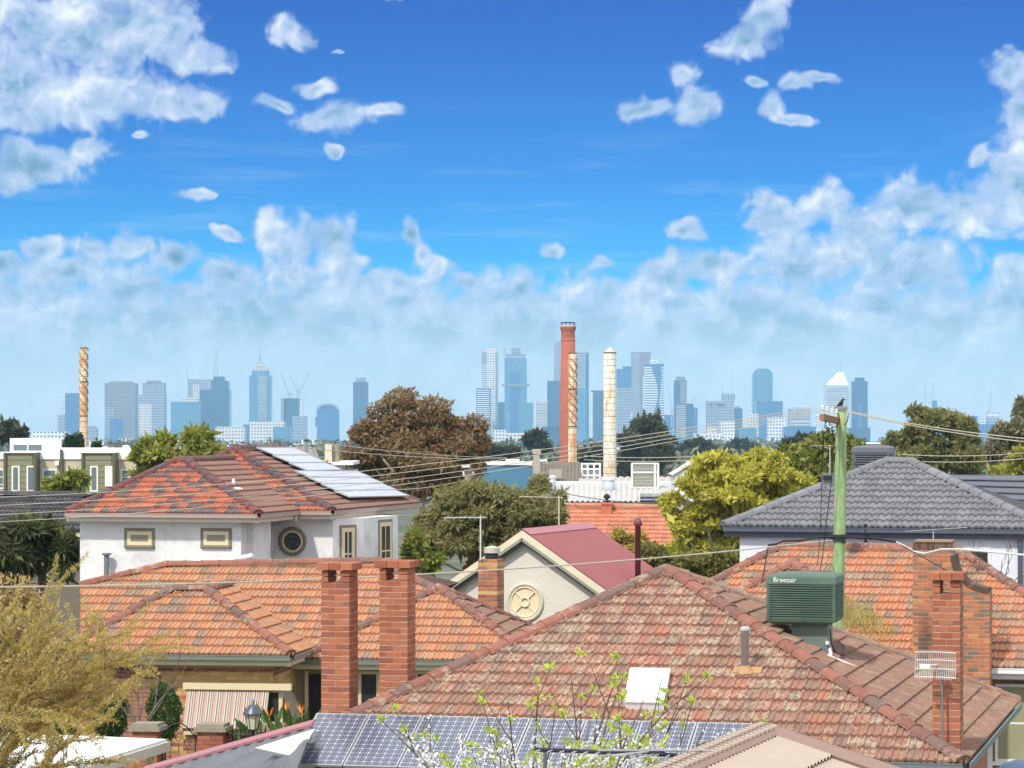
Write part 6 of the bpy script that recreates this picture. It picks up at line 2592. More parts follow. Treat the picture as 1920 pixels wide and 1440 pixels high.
q.add([a0, a1, a1 + Vector((0, 45, 0)), a0 + Vector((0, 45, 0)), ap + Vector((-6, 0, 0)), ap + Vector((6, 0, 0)), ap + Vector((6, 6, 0)), ap + Vector((-6, 6, 0))], [(0, 1, 5, 4), (1, 2, 6, 5), (2, 3, 7, 6), (3, 0, 4, 7), (4, 5, 6, 7)])
q.build('pyramid_roof', mat('white_glass', rgb(232, 230, 236), 0.3), r_)
tower('dark blue glass tower right of the pyramid tower', 1598, 1627, 715, 7500, 'dblue', tops=((1604, 1621, 708, 716, 'dblue'),), side=(1608, 1616, 'blue', 40))
tower('low wide blue block at the foot of the pyramid tower', 1592, 1632, 802, 7000, 'dblue')
tower('small pale tower left of the rounded gum', 1704, 1730, 766, 7600, 'grey', tops=((1716, 1728, 760, 767, 'pale'),))
tower('small blue tower top peeping over the rounded gum', 1748, 1757, 751, 7800, 'blue')
tower('pale low tower right above the rounded gum', 1780, 1792, 762, 7700, 'pale')
tower('blue block right of the rounded gum', 1816, 1833, 780, 7400, 'blue')
tower('pale tower with a white rooftop sign box near the right edge', 1852, 1874, 782, 7300, 'grey', tops=((1852, 1874, 774, 782, 'white'),))
tower('small white-topped block beside the sign box tower', 1836, 1848, 784, 7300, 'pale')
tower('wide blue-grey slab between the two right gums', 1835, 1886, 795, 7000, 'blue')
for (x0, x1, yt, Y, f, lab) in (
        (1440, 1472, 782, 6400, 'white', 'low white stepped block before the blue glass block'),
        (1404, 1422, 776, 6800, 'pale', 'small pale block left of the rounded-top tower'),
        (1326, 1345, 800, 6200, 'pale', 'low cream block below the twin-masted office block'),
        (1350, 1378, 790, 6500, 'white', 'pale low block with white columns below the twin-masted office block'),
        (1310, 1352, 814, 5200, 'white', 'low white ship-like building with long window strips'),
        (1420, 1462, 827, 3600, 'white', 'long low white warehouse with red stripe marks behind the yellow-green tree'),
        (1388, 1418, 802, 5800, 'teal', 'low teal block between the sign block and the rounded-top tower'),
        (1470, 1530, 800, 6300, 'blue', 'low blue block below the domed-edge office'),
        (925, 950, 806, 6000, 'pale', 'low beige block at the foot of the slender pink-crowned tower'),
        (950, 985, 812, 5600, 'pale', 'low cream block at the foot of the collared tower'),
        (1018, 1052, 800, 6100, 'dblue', 'low dark blue block with bright strips left of the brick chimney')):
    tower(lab, x0, x1, yt, Y, f, name='office_block')


def round_crown():
    # lattice arch on the blue tower
    Y = 7395
    r = bpy.data.objects[[o.name for o in bpy.data.objects if o.get('label', '').startswith('blue glass tower with a rounded')][0]]
    q = MB()
    prev = None
    n = 14
    for lay in range(2):
        pts = []
        for i in range(n + 1):
            a = math.pi * i / n
            pts.append(P(614.5 - math.cos(a) * (20 - lay * 3), 768 - math.sin(a) * (11 - lay * 2.5), Y))
        q.tube(pts, 1.3, 4)
    q.build('lattice_arch', mat('lattice', rgb(130, 140, 156), 0.6), r)
    q = MB()
    pts = [P(614.5 - math.cos(math.pi * i / 12) * 17, 768 - math.sin(math.pi * i / 12) * 8, Y + 6) for i in range(13)]
    lo = [P(614.5 - math.cos(math.pi * i / 12) * 17, 768.5, Y + 6) for i in range(13)]
    q.add(pts + lo, [(i, i + 1, 14 + i, 13 + i) for i in range(12)])
    back = [p + Vector((0, 30, 0)) for p in pts]
    q.add(pts + back, [(i, 13 + i, 14 + i, i + 1) for i in range(12)])
    q.build('vault', FC['blue'], r)


round_crown()


def crane(label, bx_, by_, jx, jy, top_dy=6, Y=7450, base=None):
    """luffing tower crane: mast up to (bx,by), jib to (jx,jy)"""
    b = P(bx_, by_, Y)
    base_pt = P(bx_, base or by_ + 14, Y)
    r = thing('tower_crane', label, 'crane', base_pt, 'construction cranes over the skyline')
    m = mat('crane_paint', rgb(176, 172, 170), 0.6)
    q = MB()
    q.tube([base_pt, b], 1.2, 4)
    q.build('mast', m, r)
    q = MB()
    j = P(jx, jy, Y)
    q.tube([b, j], [1.1, 0.6], 4)
    q.build('jib', m, r)
    q = MB()
    sg = 1 if jx < bx_ else -1
    q.tube([b, P(bx_ + 4 * sg, by_ - 4, Y)], 0.8, 4)
    q.tube([P(bx_ + 4 * sg, by_ - 4, Y), j], 0.25, 4)
    c = P(bx_ + 4.5 * sg, by_ + 1, Y)
    q.box(c, 5, 4, 4)
    q.tube([b, c], 0.7, 4)
    q.build('counter_jib', m, r)


crane('left luffing crane over the blue tower under construction', 541, 738, 525, 695)
crane('middle luffing crane over the blue tower under construction', 557, 735, 541, 697)
crane('right luffing crane over the blue tower under construction', 562, 733, 583, 695)
crane('crane beside the collared glass tower', 946, 656, 941, 636, Y=7560, base=690)
crane('white luffing crane on the grey tower right of the spiral stack', 1101, 656, 1113, 628, Y=7905, base=665)
crane('small crane left of the slim brown-sided tower', 1259, 770, 1254, 727, Y=7250, base=800)
crane('small crane right of the slim brown-sided tower', 1294, 757, 1307, 742, Y=7205, base=770)
crane('vertical crane above the rounded gum, left of a pair', 1735, 762, 1736, 716, Y=7600, base=775)
crane('leaning crane above the rounded gum, right of a pair', 1747, 754, 1752, 716, Y=7600, base=775)
crane('faint crane above the sign box tower near the right edge', 1857, 772, 1858, 724, Y=7305, base=782)

# faint hills far left and low buildings between the trees ---------------------
h = MB()
pts = []
Yh = 9200
prof = [(-80, 700), (0, 697), (22, 698), (48, 700), (62, 708), (68, 712), (110, 709), (150, 708), (220, 704), (300, 716), (420, 742), (520, 760), (640, 790)]
vs = []
for (x, y) in prof:
    vs.append(P(x, y, Yh))
    vs.append(Vector((P(x, y, Yh).x, Yh - 120, ground_z(Yh) - 1)))
    vs.append(Vector((P(x, y, Yh).x, Yh + 120, ground_z(Yh) - 1)))
fs = []
for i in range(len(prof) - 1):
    a = i * 3
    fs += [(a, a + 3, a + 4, a + 1), (a, a + 2, a + 5, a + 3)]
h.add(vs, fs)
prof2 = [(x, 800 - (800 - y) * 0.35) for (x, y) in prof]


def low_rise():
    k = 0
    pal = ['white', 'pale', 'grey', 'brown']
    for i in range(26):
        Y = 900 * (5200 / 900) ** rng.random()
        px = rng.uniform(-20, 1940)
        g = ground_z(Y)
        w, d, hh = rng.uniform(8, 26), rng.uniform(8, 20), rng.uniform(4, 11)
        x = (px - CX) * Y / F
        r = thing('suburban_building', 'small pale low-rise building among the far trees below the skyline', 'building', (x, Y, g), 'low-rise buildings among the far trees')
        m = MB()
        m.wbox(Vector((x, Y, 0)), CITY_E, CITY_S, 0, w, 0, d, g, g + hh)
        m.build('wall', FC[pal[i % 4]], r)
        m = MB()
        m.wbox(Vector((x, Y, 0)), CITY_E, CITY_S, -0.3, w + 0.3, -0.3, d + 0.3, g + hh, g + hh + 0.6)
        m.build('roof', BANDW if i % 3 else BANDP, r)


low_rise()
# ------------------------------------------------------------------ green pole, wires, bird
POLE_Y = 58.0
def build_pole():
    top = P(1577, 768, POLE_Y)
    base = Vector((P(1566, 1300, POLE_Y).x, POLE_Y, 0))
    r = thing('utility_pole', 'green treated timber power pole rising behind the green cooler', 'pole', base)
    m, N, b, out = new_mat('pole_green')
    co = N.node('ShaderNodeNewGeometry').outputs['Position']
    n = N.noise(N.vec('MULTIPLY', co, (6.0, 6.0, 0.8)), 3.0, 6.0, 0.65)
    n2 = N.noise(co, 1.6, 4.0, 0.6)
    c = N.ramp(n, [(0.3, rgb(118, 142, 98)), (0.5, rgb(146, 172, 118)), (0.7, rgb(170, 190, 140))])
    c = N.mix(N.mr(n2, 0.58, 0.72), c, rgb(176, 168, 128))
    cr = N.noise(N.vec('MULTIPLY', co, (14.0, 14.0, 0.5)), 2.2, 3.0, 0.6)
    c = N.mix(N.math('MULTIPLY', N.mr(cr, 0.60, 0.68), 0.7), c, rgb(92, 96, 74))
    N.put(b.inputs['Base Color'], c)
    b.inputs['Roughness'].default_value = 0.9
    bp = N.node('ShaderNodeBump')
    bp.inputs['Strength'].default_value = 0.7
    bp.inputs['Distance'].default_value = 0.02
    N.put(bp.inputs['Height'], n)
    N.put(b.inputs['Normal'], bp.outputs[0])
    k = MB()
    pts, rs = [], []
    for i in range(24):
        t = i / 23
        pts.append(base.lerp(top, t) + Vector((math.sin(t * 9) * 0.008, 0, 0)))
        rs.append(0.140 - 0.034 * t + 0.004 * math.sin(i * 2.3))
    k.tube(pts, rs, 18)
    k.build('shaft', m, r, True)
    k = MB()
    k.lathe(top, [(0.122, -0.02), (0.125, 0.05), (0.02, 0.075)], 16)
    k.build('cap', mat('zinc_cap', rgb(150, 152, 152), 0.4, metal=0.5), r)
    # crossarm: seen nearly end-on, reaching left
    WOOD = mat('weathered_arm', rgb(142, 112, 84), 0.9, 0.2, 8.0)
    arm0, arm1 = P(1541, 782, POLE_Y - 1.2), P(1570, 789, POLE_Y - 0.1)
    ax = (arm1 - arm0).normalized()
    k = MB()
    k.box((arm0 + arm1) / 2, (arm1 - arm0).length, 0.09, 0.12, ax, ax.cross(ZUP).normalized(), ZUP)
    arm = k.build('crossarm', WOOD, r)
    INS = mat('insulator', rgb(214, 214, 210), 0.3)
    tops = []
    for t in (0.05, 0.35, 0.65, 0.95):
        q = arm0.lerp(arm1, t) + ZUP * 0.06
        k = MB()
        k.tube([q, q + ZUP * 0.09], 0.012, 6)
        k.lathe(q + ZUP * 0.08, [(0.03, 0.0), (0.035, 0.03), (0.02, 0.045), (0.032, 0.06), (0.015, 0.09)], 10)
        k.build('insulator', INS, arm)
        tops.append(q + ZUP * 0.16)
    k = MB()
    for (x, y) in ((1548, 790), (1556, 793)):
        k.box(P(x, y + 2, POLE_Y - 0.8), 0.02, 0.02, 0.06)
    k.build('arm_bolt', DARKMETAL, arm)
    # drop leads hanging from the arm
    k = MB()
    def wob(pts, rad=0.009):
        k.tube(pts, rad, 5)
    Yp = POLE_Y - 0.35
    wob([P(1573, 781, Yp), P(1574, 790, Yp), P(1568, 800, Yp), P(1558, 802, Yp), P(1550, 808, Yp), P(1545, 812, Yp), P(1544, 830, Yp), P(1543, 860, Yp)])
    wob([P(1546, 796, Yp), P(1552, 803, Yp), P(1562, 807, Yp), P(1566, 806, Yp)])
    wob([P(1545, 800, Yp), P(1553, 808, Yp), P(1565, 809, Yp)])
    wob([P(1591, 776, Yp), P(1589, 790, Yp), P(1585, 796, Yp), P(1582, 795, Yp)])
    wob([P(1560, 795, Yp), P(1561, 815, Yp), P(1563, 828, Yp), P(1566, 822, Yp)])
    wob([P(1543, 812, Yp), P(1541, 900, Yp), P(1538, 1000, Yp), P(1533, 1060, Yp - 1.5)], 0.007)
    wob([P(1563, 826, Yp), P(1560, 890, Yp), P(1552, 960, Yp), P(1545, 1020, Yp), P(1538, 1072, Yp - 1)], 0.009)
    k.build('drop_lead', BLACK, r)
    k = MB()
    c = P(1572, 1011, POLE_Y - 0.16)
    k.lathe(P(1571, 1008, POLE_Y), [(0.165, -0.04), (0.165, 0.0)], 18)
    k.lathe(P(1571, 1002, POLE_Y), [(0.162, -0.02), (0.162, 0.0)], 18)
    k.box(P(1582, 1016, POLE_Y - 0.18), 0.07, 0.06, 0.06)
    k.build('cable_clamp', DARKMETAL, r)
    return tops


POLE_TOPS = build_pole()


def wire(label, pts, rad, sag, m=CABLE, name='overhead_wire', group=None, n=20):
    k = MB()
    a, b = Vector(pts[0]), Vector(pts[1])
    q = [a.lerp(b, i / (n - 1)) - ZUP * (sag * 4 * (i / (n - 1)) * (1 - i / (n - 1))) for i in range(n)]
    k.tube(q, rad, 5)
    return tag(k.build(name, m), label, 'wire', group)


WIREL = mat('wire_pale', rgb(186, 180, 160), 0.6, 0.05)
WIRED = mat('wire_dark', rgb(70, 70, 72), 0.6, 0.05)
lt = [(-140, 936), (-140, 952), (-140, 970), (-140, 984)]
ordn = ['topmost', 'second', 'third', 'lowest']
for i in range(4):
    wire('%s of the four wires strung from the pole crossarm across the white house roof' % ordn[i], (POLE_TOPS[i], P(lt[i][0], lt[i][1], 66)), 0.0065, 0.36 + 0.02 * i, WIREL, 'overhead_wire', 'wires left of the green pole')
for i, (y, tt) in enumerate(((818, 3), (826, 2))):
    wire('%s thick pale wire running from the pole top to the right edge' % ('upper' if i == 0 else 'lower'), (P(1586, 770 + 2 * i, POLE_Y - 0.1), P(2060, y + 14, 50)), 0.010, 0.10, WIREL, 'overhead_wire', 'wires right of the green pole')
# insulated service cables lower down
wire('long pale service cable crossing low in front of both orange roofs to the pole', (P(1560, 1013, POLE_Y - 0.15), P(-120, 1101, 47)), 0.014, 0.22, WIREL, 'service_cable')


def path_wire(label, pts, rad, m, name='service_cable'):
    k = MB()
    k.tube(pts, rad, 6)
    return tag(k.build(name, m), label, 'cable')


Yw = POLE_Y - 1.0
path_wire('twisted dark service cable with a pale end dipping right of the pole', [P(1440, 1022, Yw), P(1455, 1020, Yw), P(1470, 1014, Yw), P(1500, 1014, Yw), P(1530, 1008, Yw), P(1575, 1006, Yw), P(1640, 1010, Yw), P(1680, 1016, Yw), P(1700, 1026, Yw)], 0.022, BLACK)
path_wire('white service cable sagging before the curved brick chimney to the right edge', [P(1680, 1016, Yw), P(1700, 1026, Yw), P(1712, 1034, Yw), P(1735, 1038, Yw - .2), P(1750, 1034, Yw - .4), P(1765, 1030, Yw - .6), P(1800, 1030, Yw - 1), P(1860, 1035, Yw - 1.6), P(1960, 1044, Yw - 2.5)], 0.022, mat('cable_white', rgb(206, 206, 202), 0.5))
path_wire('thin dark lead from the service cable to the near chimney cap', [P(1690, 1022, Yw), P(1740, 1050, 53), P(1782, 1074, N_CH3.y)], 0.010, BLACK)
path_wire('thin lead dropping from the service cable to the terracotta roof', [P(1441, 1022, Yw), P(1436, 1050, 58.5), P(1428, 1095, 58)], 0.010, BLACK)
# wires over the far trees
for i, (x0, y0, x1, y1, Y0, Y1, lab) in enumerate((
        (590, 828, 950, 858, 118, 150, 'upper far wire crossing the russet tree, falling to the right'),
        (560, 838, 950, 860, 118, 150, 'lower far wire crossing the russet tree, falling to the right'),
        (720, 918, 885, 896, 120, 128, 'far wire reaching the pole top in the olive gum'),
        (1690, 852, 1990, 842, 120, 112, 'upper far wire in front of the rounded gum at right'),
        (1700, 864, 1990, 852, 120, 112, 'lower far wire in front of the rounded gum at right'),
        (1040, 921, 1280, 945, 118, 108, 'dark sagging wire above the far orange roof'),
        (1095, 855, 1300, 856, 300, 300, 'upper thin wire at the foot of the dense dark tree'),
        (1095, 862, 1300, 863, 300, 300, 'lower thin wire at the foot of the dense dark tree'))):
    wire(lab, (P(x0, y0, Y0), P(x1, y1, Y1)), 0.016 if Y0 < 200 else 0.035, 0.15, WIREL if 'dark' not in lab or i > 5 else WIRED, 'overhead_wire')


def bird():
    o = P(1577, 766, POLE_Y)
    r0 = o + ZUP * 0.02
    # body loft: upright crow-like bird, looking right
    s = 0.145 / 0.15
    prof = [(-0.085, 0.00, 0.012, 0.010), (-0.055, 0.02, 0.020, 0.018), (-0.02, 0.035, 0.040, 0.038), (0.0, 0.06, 0.047, 0.045), (0.012, 0.085, 0.042, 0.042), (0.02, 0.108, 0.030, 0.030), (0.028, 0.126, 0.028, 0.028), (0.036, 0.142, 0.026, 0.025), (0.046, 0.150, 0.014, 0.013)]
    k = MB()
    n = 12
    vs, fs = [], []
    for (x, z, rx, ry) in prof:
        for j in range(n):
            a = 2 * math.pi * j / n
            vs.append(r0 + Vector((x + math.cos(a) * rx * 0.75, math.sin(a) * ry, z + 0.02 + math.cos(a) * rx * -0.55)))
    for i in range(len(prof) - 1):
        for j in range(n):
            a, b = i * n + j, i * n + (j + 1) % n
            fs.append((a, b, b + n, a + n))
    fs.append(tuple(reversed(range(n))))
    fs.append(tuple((len(prof) - 1) * n + j for j in range(n)))
    # tail
    k.add(vs, fs)
    t = r0 + Vector((-0.075, 0, 0.02))
    k.add([t + Vector((0, -.018, .012)), t + Vector((0, .018, .012)), t + Vector((-.05, .022, -.03)), t + Vector((-.05, -.022, -.03)), t + Vector((0, -.018, -.004)), t + Vector((0, .018, -.004)), t + Vector((-.048, .02, -.04)), t + Vector((-.048, -.02, -.04))],
          [(0, 1, 2, 3), (7, 6, 5, 4), (0, 3, 7, 4), (1, 5, 6, 2), (2, 6, 7, 3)])
    # beak
    h = r0 + Vector((0.056, 0, 0.160))
    k.tube([h - Vector((0.012, 0, 0)), h + Vector((0.02, 0, -0.004)), h + Vector((0.04, 0, -0.012))], [0.013, 0.008, 0.002], 6)
    for y in (-0.016, 0.016):
        k.tube([r0 + Vector((0.0, y, 0.05)), r0 + Vector((0.004, y, 0.0))], 0.005, 5)
        k.tube([r0 + Vector((0.004, y, 0.002)), r0 + Vector((0.03, y, 0.002))], 0.004, 5)
    b = k.build('bird', mat('black_plumage', rgb(22, 24, 28), 0.5, 0.2, 40.0), None, True)
    tag(b, 'black crow-like bird perched on top of the green pole, facing right', 'bird')


bird()


# ------------------------------------------------------------------ television antennas
def yagi(label, base, top, boom_a, boom_b, n, el, m=ALUMINIUM, mast_r=0.02, boom_r=0.012, eldir=None):
    r = thing('tv_antenna', label, 'antenna', base)
    k = MB()
    k.tube([base, top], mast_r, 6)
    k.build('mast', m, r)
    k = MB()
    k.tube([boom_a, boom_b], boom_r, 6)
    k.build('boom', m, r)
    d = (Vector(boom_b) - Vector(boom_a)).normalized()
    side = eldir or d.cross(ZUP).normalized()
    k = MB()
    for i in range(n):
        t = (i + 0.5) / n
        c = Vector(boom_a).lerp(Vector(boom_b), t)
        l = el * (1 - 0.4 * t)
        k.tube([c - side * l, c + side * l], 0.006, 4)
    k.build('elements', m, r)


yagi('tv antenna on a pale mast over the gabled house chimney', P(901, 1050, 72.4), P(901, 967, 72.4), P(832, 971, 72.0), P(912, 970, 72.6), 9, 0.35, mat('pale_mast', rgb(206, 204, 196), 0.5), eldir=Vector((0.1, 1, 0.05)).normalized())
yagi('tv antenna on a thin mast behind the maroon roof ridge', P(1048, 990, 80), P(1048, 930, 80), P(974, 931, 79.5), P(1056, 933, 80.5), 9, 0.35, mat('pale_mast2', rgb(196, 190, 170), 0.5), eldir=Vector((0.1, 1, 0.05)).normalized())
yagi('flat tv antenna on the curved-shoulder chimney', P(1750, 1020, B_0.y), P(1750, 996, B_0.y), P(1705, 996, B_0.y - .3), P(1812, 989, B_0.y + .2), 10, 0.30, ALUMINIUM, 0.014, 0.009, Vector((0.6, 0.8, 0.0)))
yagi('thin tv antenna with a mast beside the green pole above the grey roof', P(1556, 905, 68), P(1556, 834, 68), P(1520, 836, 67.8), P(1575, 835, 68.2), 8, 0.2, mat('pale_mast3', rgb(170, 168, 158), 0.5), 0.016, 0.008, Vector((0.1, 1, 0.05)).normalized())
# dark boomed antenna, bottom centre
YA = 27.5
def front_antenna():
    base, top = P(1022, 1600, YA), P(1022, 1404, YA)
    r = thing('tv_antenna', 'dark boomed tv antenna with bright rods in front of the solar panels', 'antenna', base)
    k = MB()
    k.tube([base, top], 0.017, 8)
    k.build('mast', mat('antenna_mast', rgb(96, 98, 102), 0.5), r)
    k = MB()
    a, b = P(1003, 1405, YA - 0.2), P(1268, 1416, YA + 0.4)
    k.tube([a, b], 0.02, 8)
    a2, b2 = P(1120, 1410, YA), P(1265, 1412, YA)
    k.box(P(1190, 1409, YA + 0.1), 0.55, 0.04, 0.035)
    k.build('boom', mat('antenna_dark', rgb(46, 50, 56), 0.5), r)
    k = MB()
    for (x0, y0, x1, y1) in ((1118, 1419, 1268, 1404), (1180, 1426, 1252, 1408), (1120, 1407, 1332, 1407), (1150, 1417, 1215, 1414)):
        k.tube([P(x0, y0, YA - 0.5), P(x1, y1, YA + 0.4)], 0.009, 6)
    for i in range(12):
        c = a.lerp(b, (i + .5) / 12)
        k.tube([c + Vector((-0.05, -0.14, 0)), c + Vector((0.05, 0.14, 0.0))], 0.007, 5)
    k.build('elements', ALUMINIUM, r)


# ------------------------------------------------------------------ beige metal tile roof, bottom right
def beige_house():
    Y = 30.0
    A = P(1440, 1378, Y)
    r = thing('beige_house', 'beige ribbed metal roof of the nearest house at the bottom edge', 'house', (A.x, A.y - 3, 0))
    BE = mat('beige_metal', rgb(176, 160, 144), 0.55, 0.08, 3.0)
    BE2 = mat('beige_cap', rgb(140, 116, 102), 0.6, 0.08, 3.0)
    e, s = frame(-30)
    # left verge towards lower left, right hip towards lower right, both running down towards the viewer
    Lp = P(1285, 1446, Y - 2.6)
    Rp = P(1650, 1450, Y - 1.4)
    dl, dr = (Lp - A), (Rp - A)
    Lb, Rb = A + dl * 1.8, A + dr * 1.8
    k = MB()
    # ribbed sheets between the two edges, ribs parallel to the right edge, with one lap
    for (t0, t1, lift) in ((0.0, 0.62, 0.035), (0.60, 1.8, 0.0)):
        corrugated(k, A + dr * t1 + ZUP * lift, A + dr * t1 + dl * 1.8 + ZUP * lift, A + dr * t0 + ZUP * lift, A + dr * t0 + dl * 1.8 + ZUP * lift, 0.12, 0.028, 0, 'trap')
    roof = k.build('roof', BE, r)
    # scalloped verge cap on the left
    nrm = dl.cross(dr).normalized()
    nrm = -nrm if nrm.z < 0 else nrm
    side = dl.normalized().cross(nrm).normalized()
    k = MB()
    k.slab([A + nrm * 0.10, A + dl * 1.8 + nrm * 0.10, A + dl * 1.8 + nrm * 0.06 + side * 0.16, A + nrm * 0.06 + side * 0.16], 0.03)
    k.slab([A + nrm * 0.10, A + nrm * 0.04 - side * 0.16, A + dl * 1.8 + nrm * 0.04 - side * 0.16, A + dl * 1.8 + nrm * 0.10], 0.03)
    k.build('verge_cap', BE2, roof)
    n = 34
    for i in range(n):
        q = MB()
        c = A + dl * (1.8 * (i + 0.5) / n) + nrm * 0.105
        dn = dl.normalized()
        q.box(c + nrm * 0.006, 0.07, 0.20, 0.024, dn, side, nrm)
        q.build('verge_rib', BE, roof)
    k = MB()
    sd = dr.normalized().cross(nrm).normalized()
    for g in (1, -1):
        k.slab([A + nrm * 0.09, A + dr * 1.8 + nrm * 0.09, A + dr * 1.8 + nrm * 0.03 + sd * (0.15 * g), A + nrm * 0.03 + sd * (0.15 * g)][::g], 0.03)
    k.build('hip_cap', BE2, roof)
    # walls well below the picture
    k = MB()
    q = [A + (Lb - A) * 0.9, A + (Rb - A) * 0.9, A + Vector((2.0, 3.0, -1.6)), A + Vector((-2.0, 3.0, -1.6))]
    lo = [Vector((p.x, p.y, 0)) for p in q]
    hi = [Vector((p.x, p.y, min(p.z, Lb.z) - 0.1)) for p in q]
    k.add(lo + hi, [(j, (j + 1) % 4, 4 + (j + 1) % 4, 4 + j) for j in range(4)])
    k.build('wall', BRICK_BROWN, r)
    k = MB()
    k.add([A - ZUP * .03, A + Vector((2.0, 3.0, -1.55)), A + Vector((-2.0, 3.0, -1.55)), Lb, Rb], [(0, 1, 2), (0, 2, 3), (0, 4, 1)])
    k.build('rear_roof', BE, r)


beige_house()
front_antenna()


# ------------------------------------------------------------------ front fence, gate, lantern, carport, metal roof
def fence_and_gate():
    Yf = 58.5
    def pillar(label, x0, x1, ytop, Y):
        a, b = P(x0, ytop, Y), P(x1, ytop, Y)
        w = (b - a).length
        r = thing('gate_pillar', label, 'pillar', (a.x + w / 2, Y, 0), 'brick pillars of the front fence')
        o = Vector((a.x, Y, 0))
        core = MB()
        core.wbox(o, eL, sL, 0.05, w - 0.05, 0.05, w - 0.05, 0, a.z - 0.16)
        body = core.build('shaft', MORTAR, r)
        pc = Pieces('brick', 'brick_field', body, 60)
        brick_stack(pc, MB(), o + (eL + sL) * 0.035, eL, sL, w - 0.07, w - 0.07, 0.5, a.z - 0.15, 0.086, lambda i, n: BRICK_RED)
        pc.emit()
        k = MB()
        k.wbox(o, eL, sL, -0.03, w + 0.03, -0.03, w + 0.03, a.z - 0.15, a.z - 0.06)
        k.wbox(o, eL, sL, 0.02, w - 0.02, 0.02, w - 0.02, a.z - 0.06, a.z)
        k.build('coping', mat('coping_stone', rgb(148, 138, 122), 0.9, 0.15, 8.0, bump=0.5), r)
    pillar('brick gate pillar with a stone cap left of the arched iron gate', 244, 298, 1357, Yf)
    pillar('brick gate pillar with a stone cap below the striped awning', 366, 422, 1358, Yf)
    pillar('brick pillar with a flat stone cap right of the lantern', 482, 536, 1358, Yf + 0.4)
    IRON = mat('black_iron', rgb(30, 30, 32), 0.5, 0.1)
    # arched gate
    a, b = P(300, 1400, Yf), P(366, 1400, Yf)
    r = thing('iron_gate', 'arched black wrought iron gate between two brick pillars', 'gate', (a.x, Yf, 0))
    k = MB()
    w = b.x - a.x
    pts = [Vector((a.x + w * t, Yf + 0.2, P(300, 1382, Yf).z + 0.28 * math.sin(t * math.pi) - 0.05 * t)) for t in [i / 12 for i in range(13)]]
    k.tube(pts, 0.014, 6)
    k.tube([(a.x + 0.02, Yf + .2, 0.1), (a.x + .02, Yf + .2, pts[0].z)], 0.014, 6)
    k.tube([(b.x - 0.02, Yf + .2, 0.1), (b.x - .02, Yf + .2, pts[-1].z)], 0.014, 6)
    k.tube([(a.x, Yf + .2, 0.3), (b.x, Yf + .2, 0.3)], 0.012, 6)
    k.build('gate_frame', IRON, r)
    for i in range(3):
        s_ = MB()
        cx = a.x + w * (0.25 + 0.25 * i)
        cz = pts[6].z - 0.30 - 0.1 * abs(i - 1)
        sp = [Vector((cx + math.cos(t) * 0.09 * (1 - t / 12), Yf + .2, cz + math.sin(t) * 0.09 * (1 - t / 12))) for t in [j * 0.5 for j in range(18)]]
        s_.tube(sp, 0.008, 5)
        s_.tube([Vector((cx, Yf + .2, 0.3)), Vector((cx, Yf + .2, cz - 0.09))], 0.008, 5)
        s_.build('scroll', IRON, r)
    # iron palisade to the right
    a, b = P(422, 1375, Yf), P(500, 1375, Yf)
    r = thing('iron_fence', 'black iron picket fence between the gate pillar and the lantern', 'fence', (a.x, Yf, 0))
    n = 10
    for i in range(n):
        s_ = MB()
        x = a.x + (b.x - a.x) * (i + .5) / n
        zt = P(0, 1356 + (i % 2) * 6, Yf).z
        s_.tube([(x, Yf + .25, 0.2), (x, Yf + .25, zt - 0.06), (x, Yf + .25, zt)], [0.011, 0.011, 0.002], 5)
        s_.build('picket', IRON, r)
    k = MB()
    for y in (1380, 1400):
        z = P(0, y, Yf).z
        k.tube([(a.x, Yf + .25, z), (b.x, Yf + .25, z)], 0.014, 6)
    k.build('rail', IRON, r)
    # lantern
    Y = Yf - 0.6
    c = P(474, 1368, Y)
    r = thing('street_lantern', 'black lantern lamp with cream glass on a post before the awning', 'lamp', (c.x, Y, 0))
    k = MB()
    k.tube([(c.x, Y, 0), c], [0.06, 0.03], 10)
    k.build('post', IRON, r)
    sc = 1.0
    k = MB()
    k.lathe(c, [(0.085, 0.0), (0.15, 0.30)], 6)
    k.build('glass', mat('lamp_glass', rgb(206, 200, 172), 0.3), r)
    k = MB()
    for j in range(6):
        a_ = 2 * math.pi * j / 6
        k.tube([c + Vector((math.cos(a_) * .088, math.sin(a_) * .088, 0)), c + Vector((math.cos(a_) * .155, math.sin(a_) * .155, .30))], 0.009, 5)
    k.lathe(c, [(0.10, -0.02), (0.10, 0.01)], 6)
    k.build('cage', IRON, r)
    k = MB()
    k.lathe(c + ZUP * 0.30, [(0.20, 0.0), (0.20, 0.02), (0.10, 0.12), (0.085, 0.17), (0.03, 0.19), (0.02, 0.24), (0.008, 0.30)], 12)
    k.build('hood', mat('lamp_hood', rgb(92, 100, 108), 0.4, metal=0.4), r, True)


fence_and_gate()


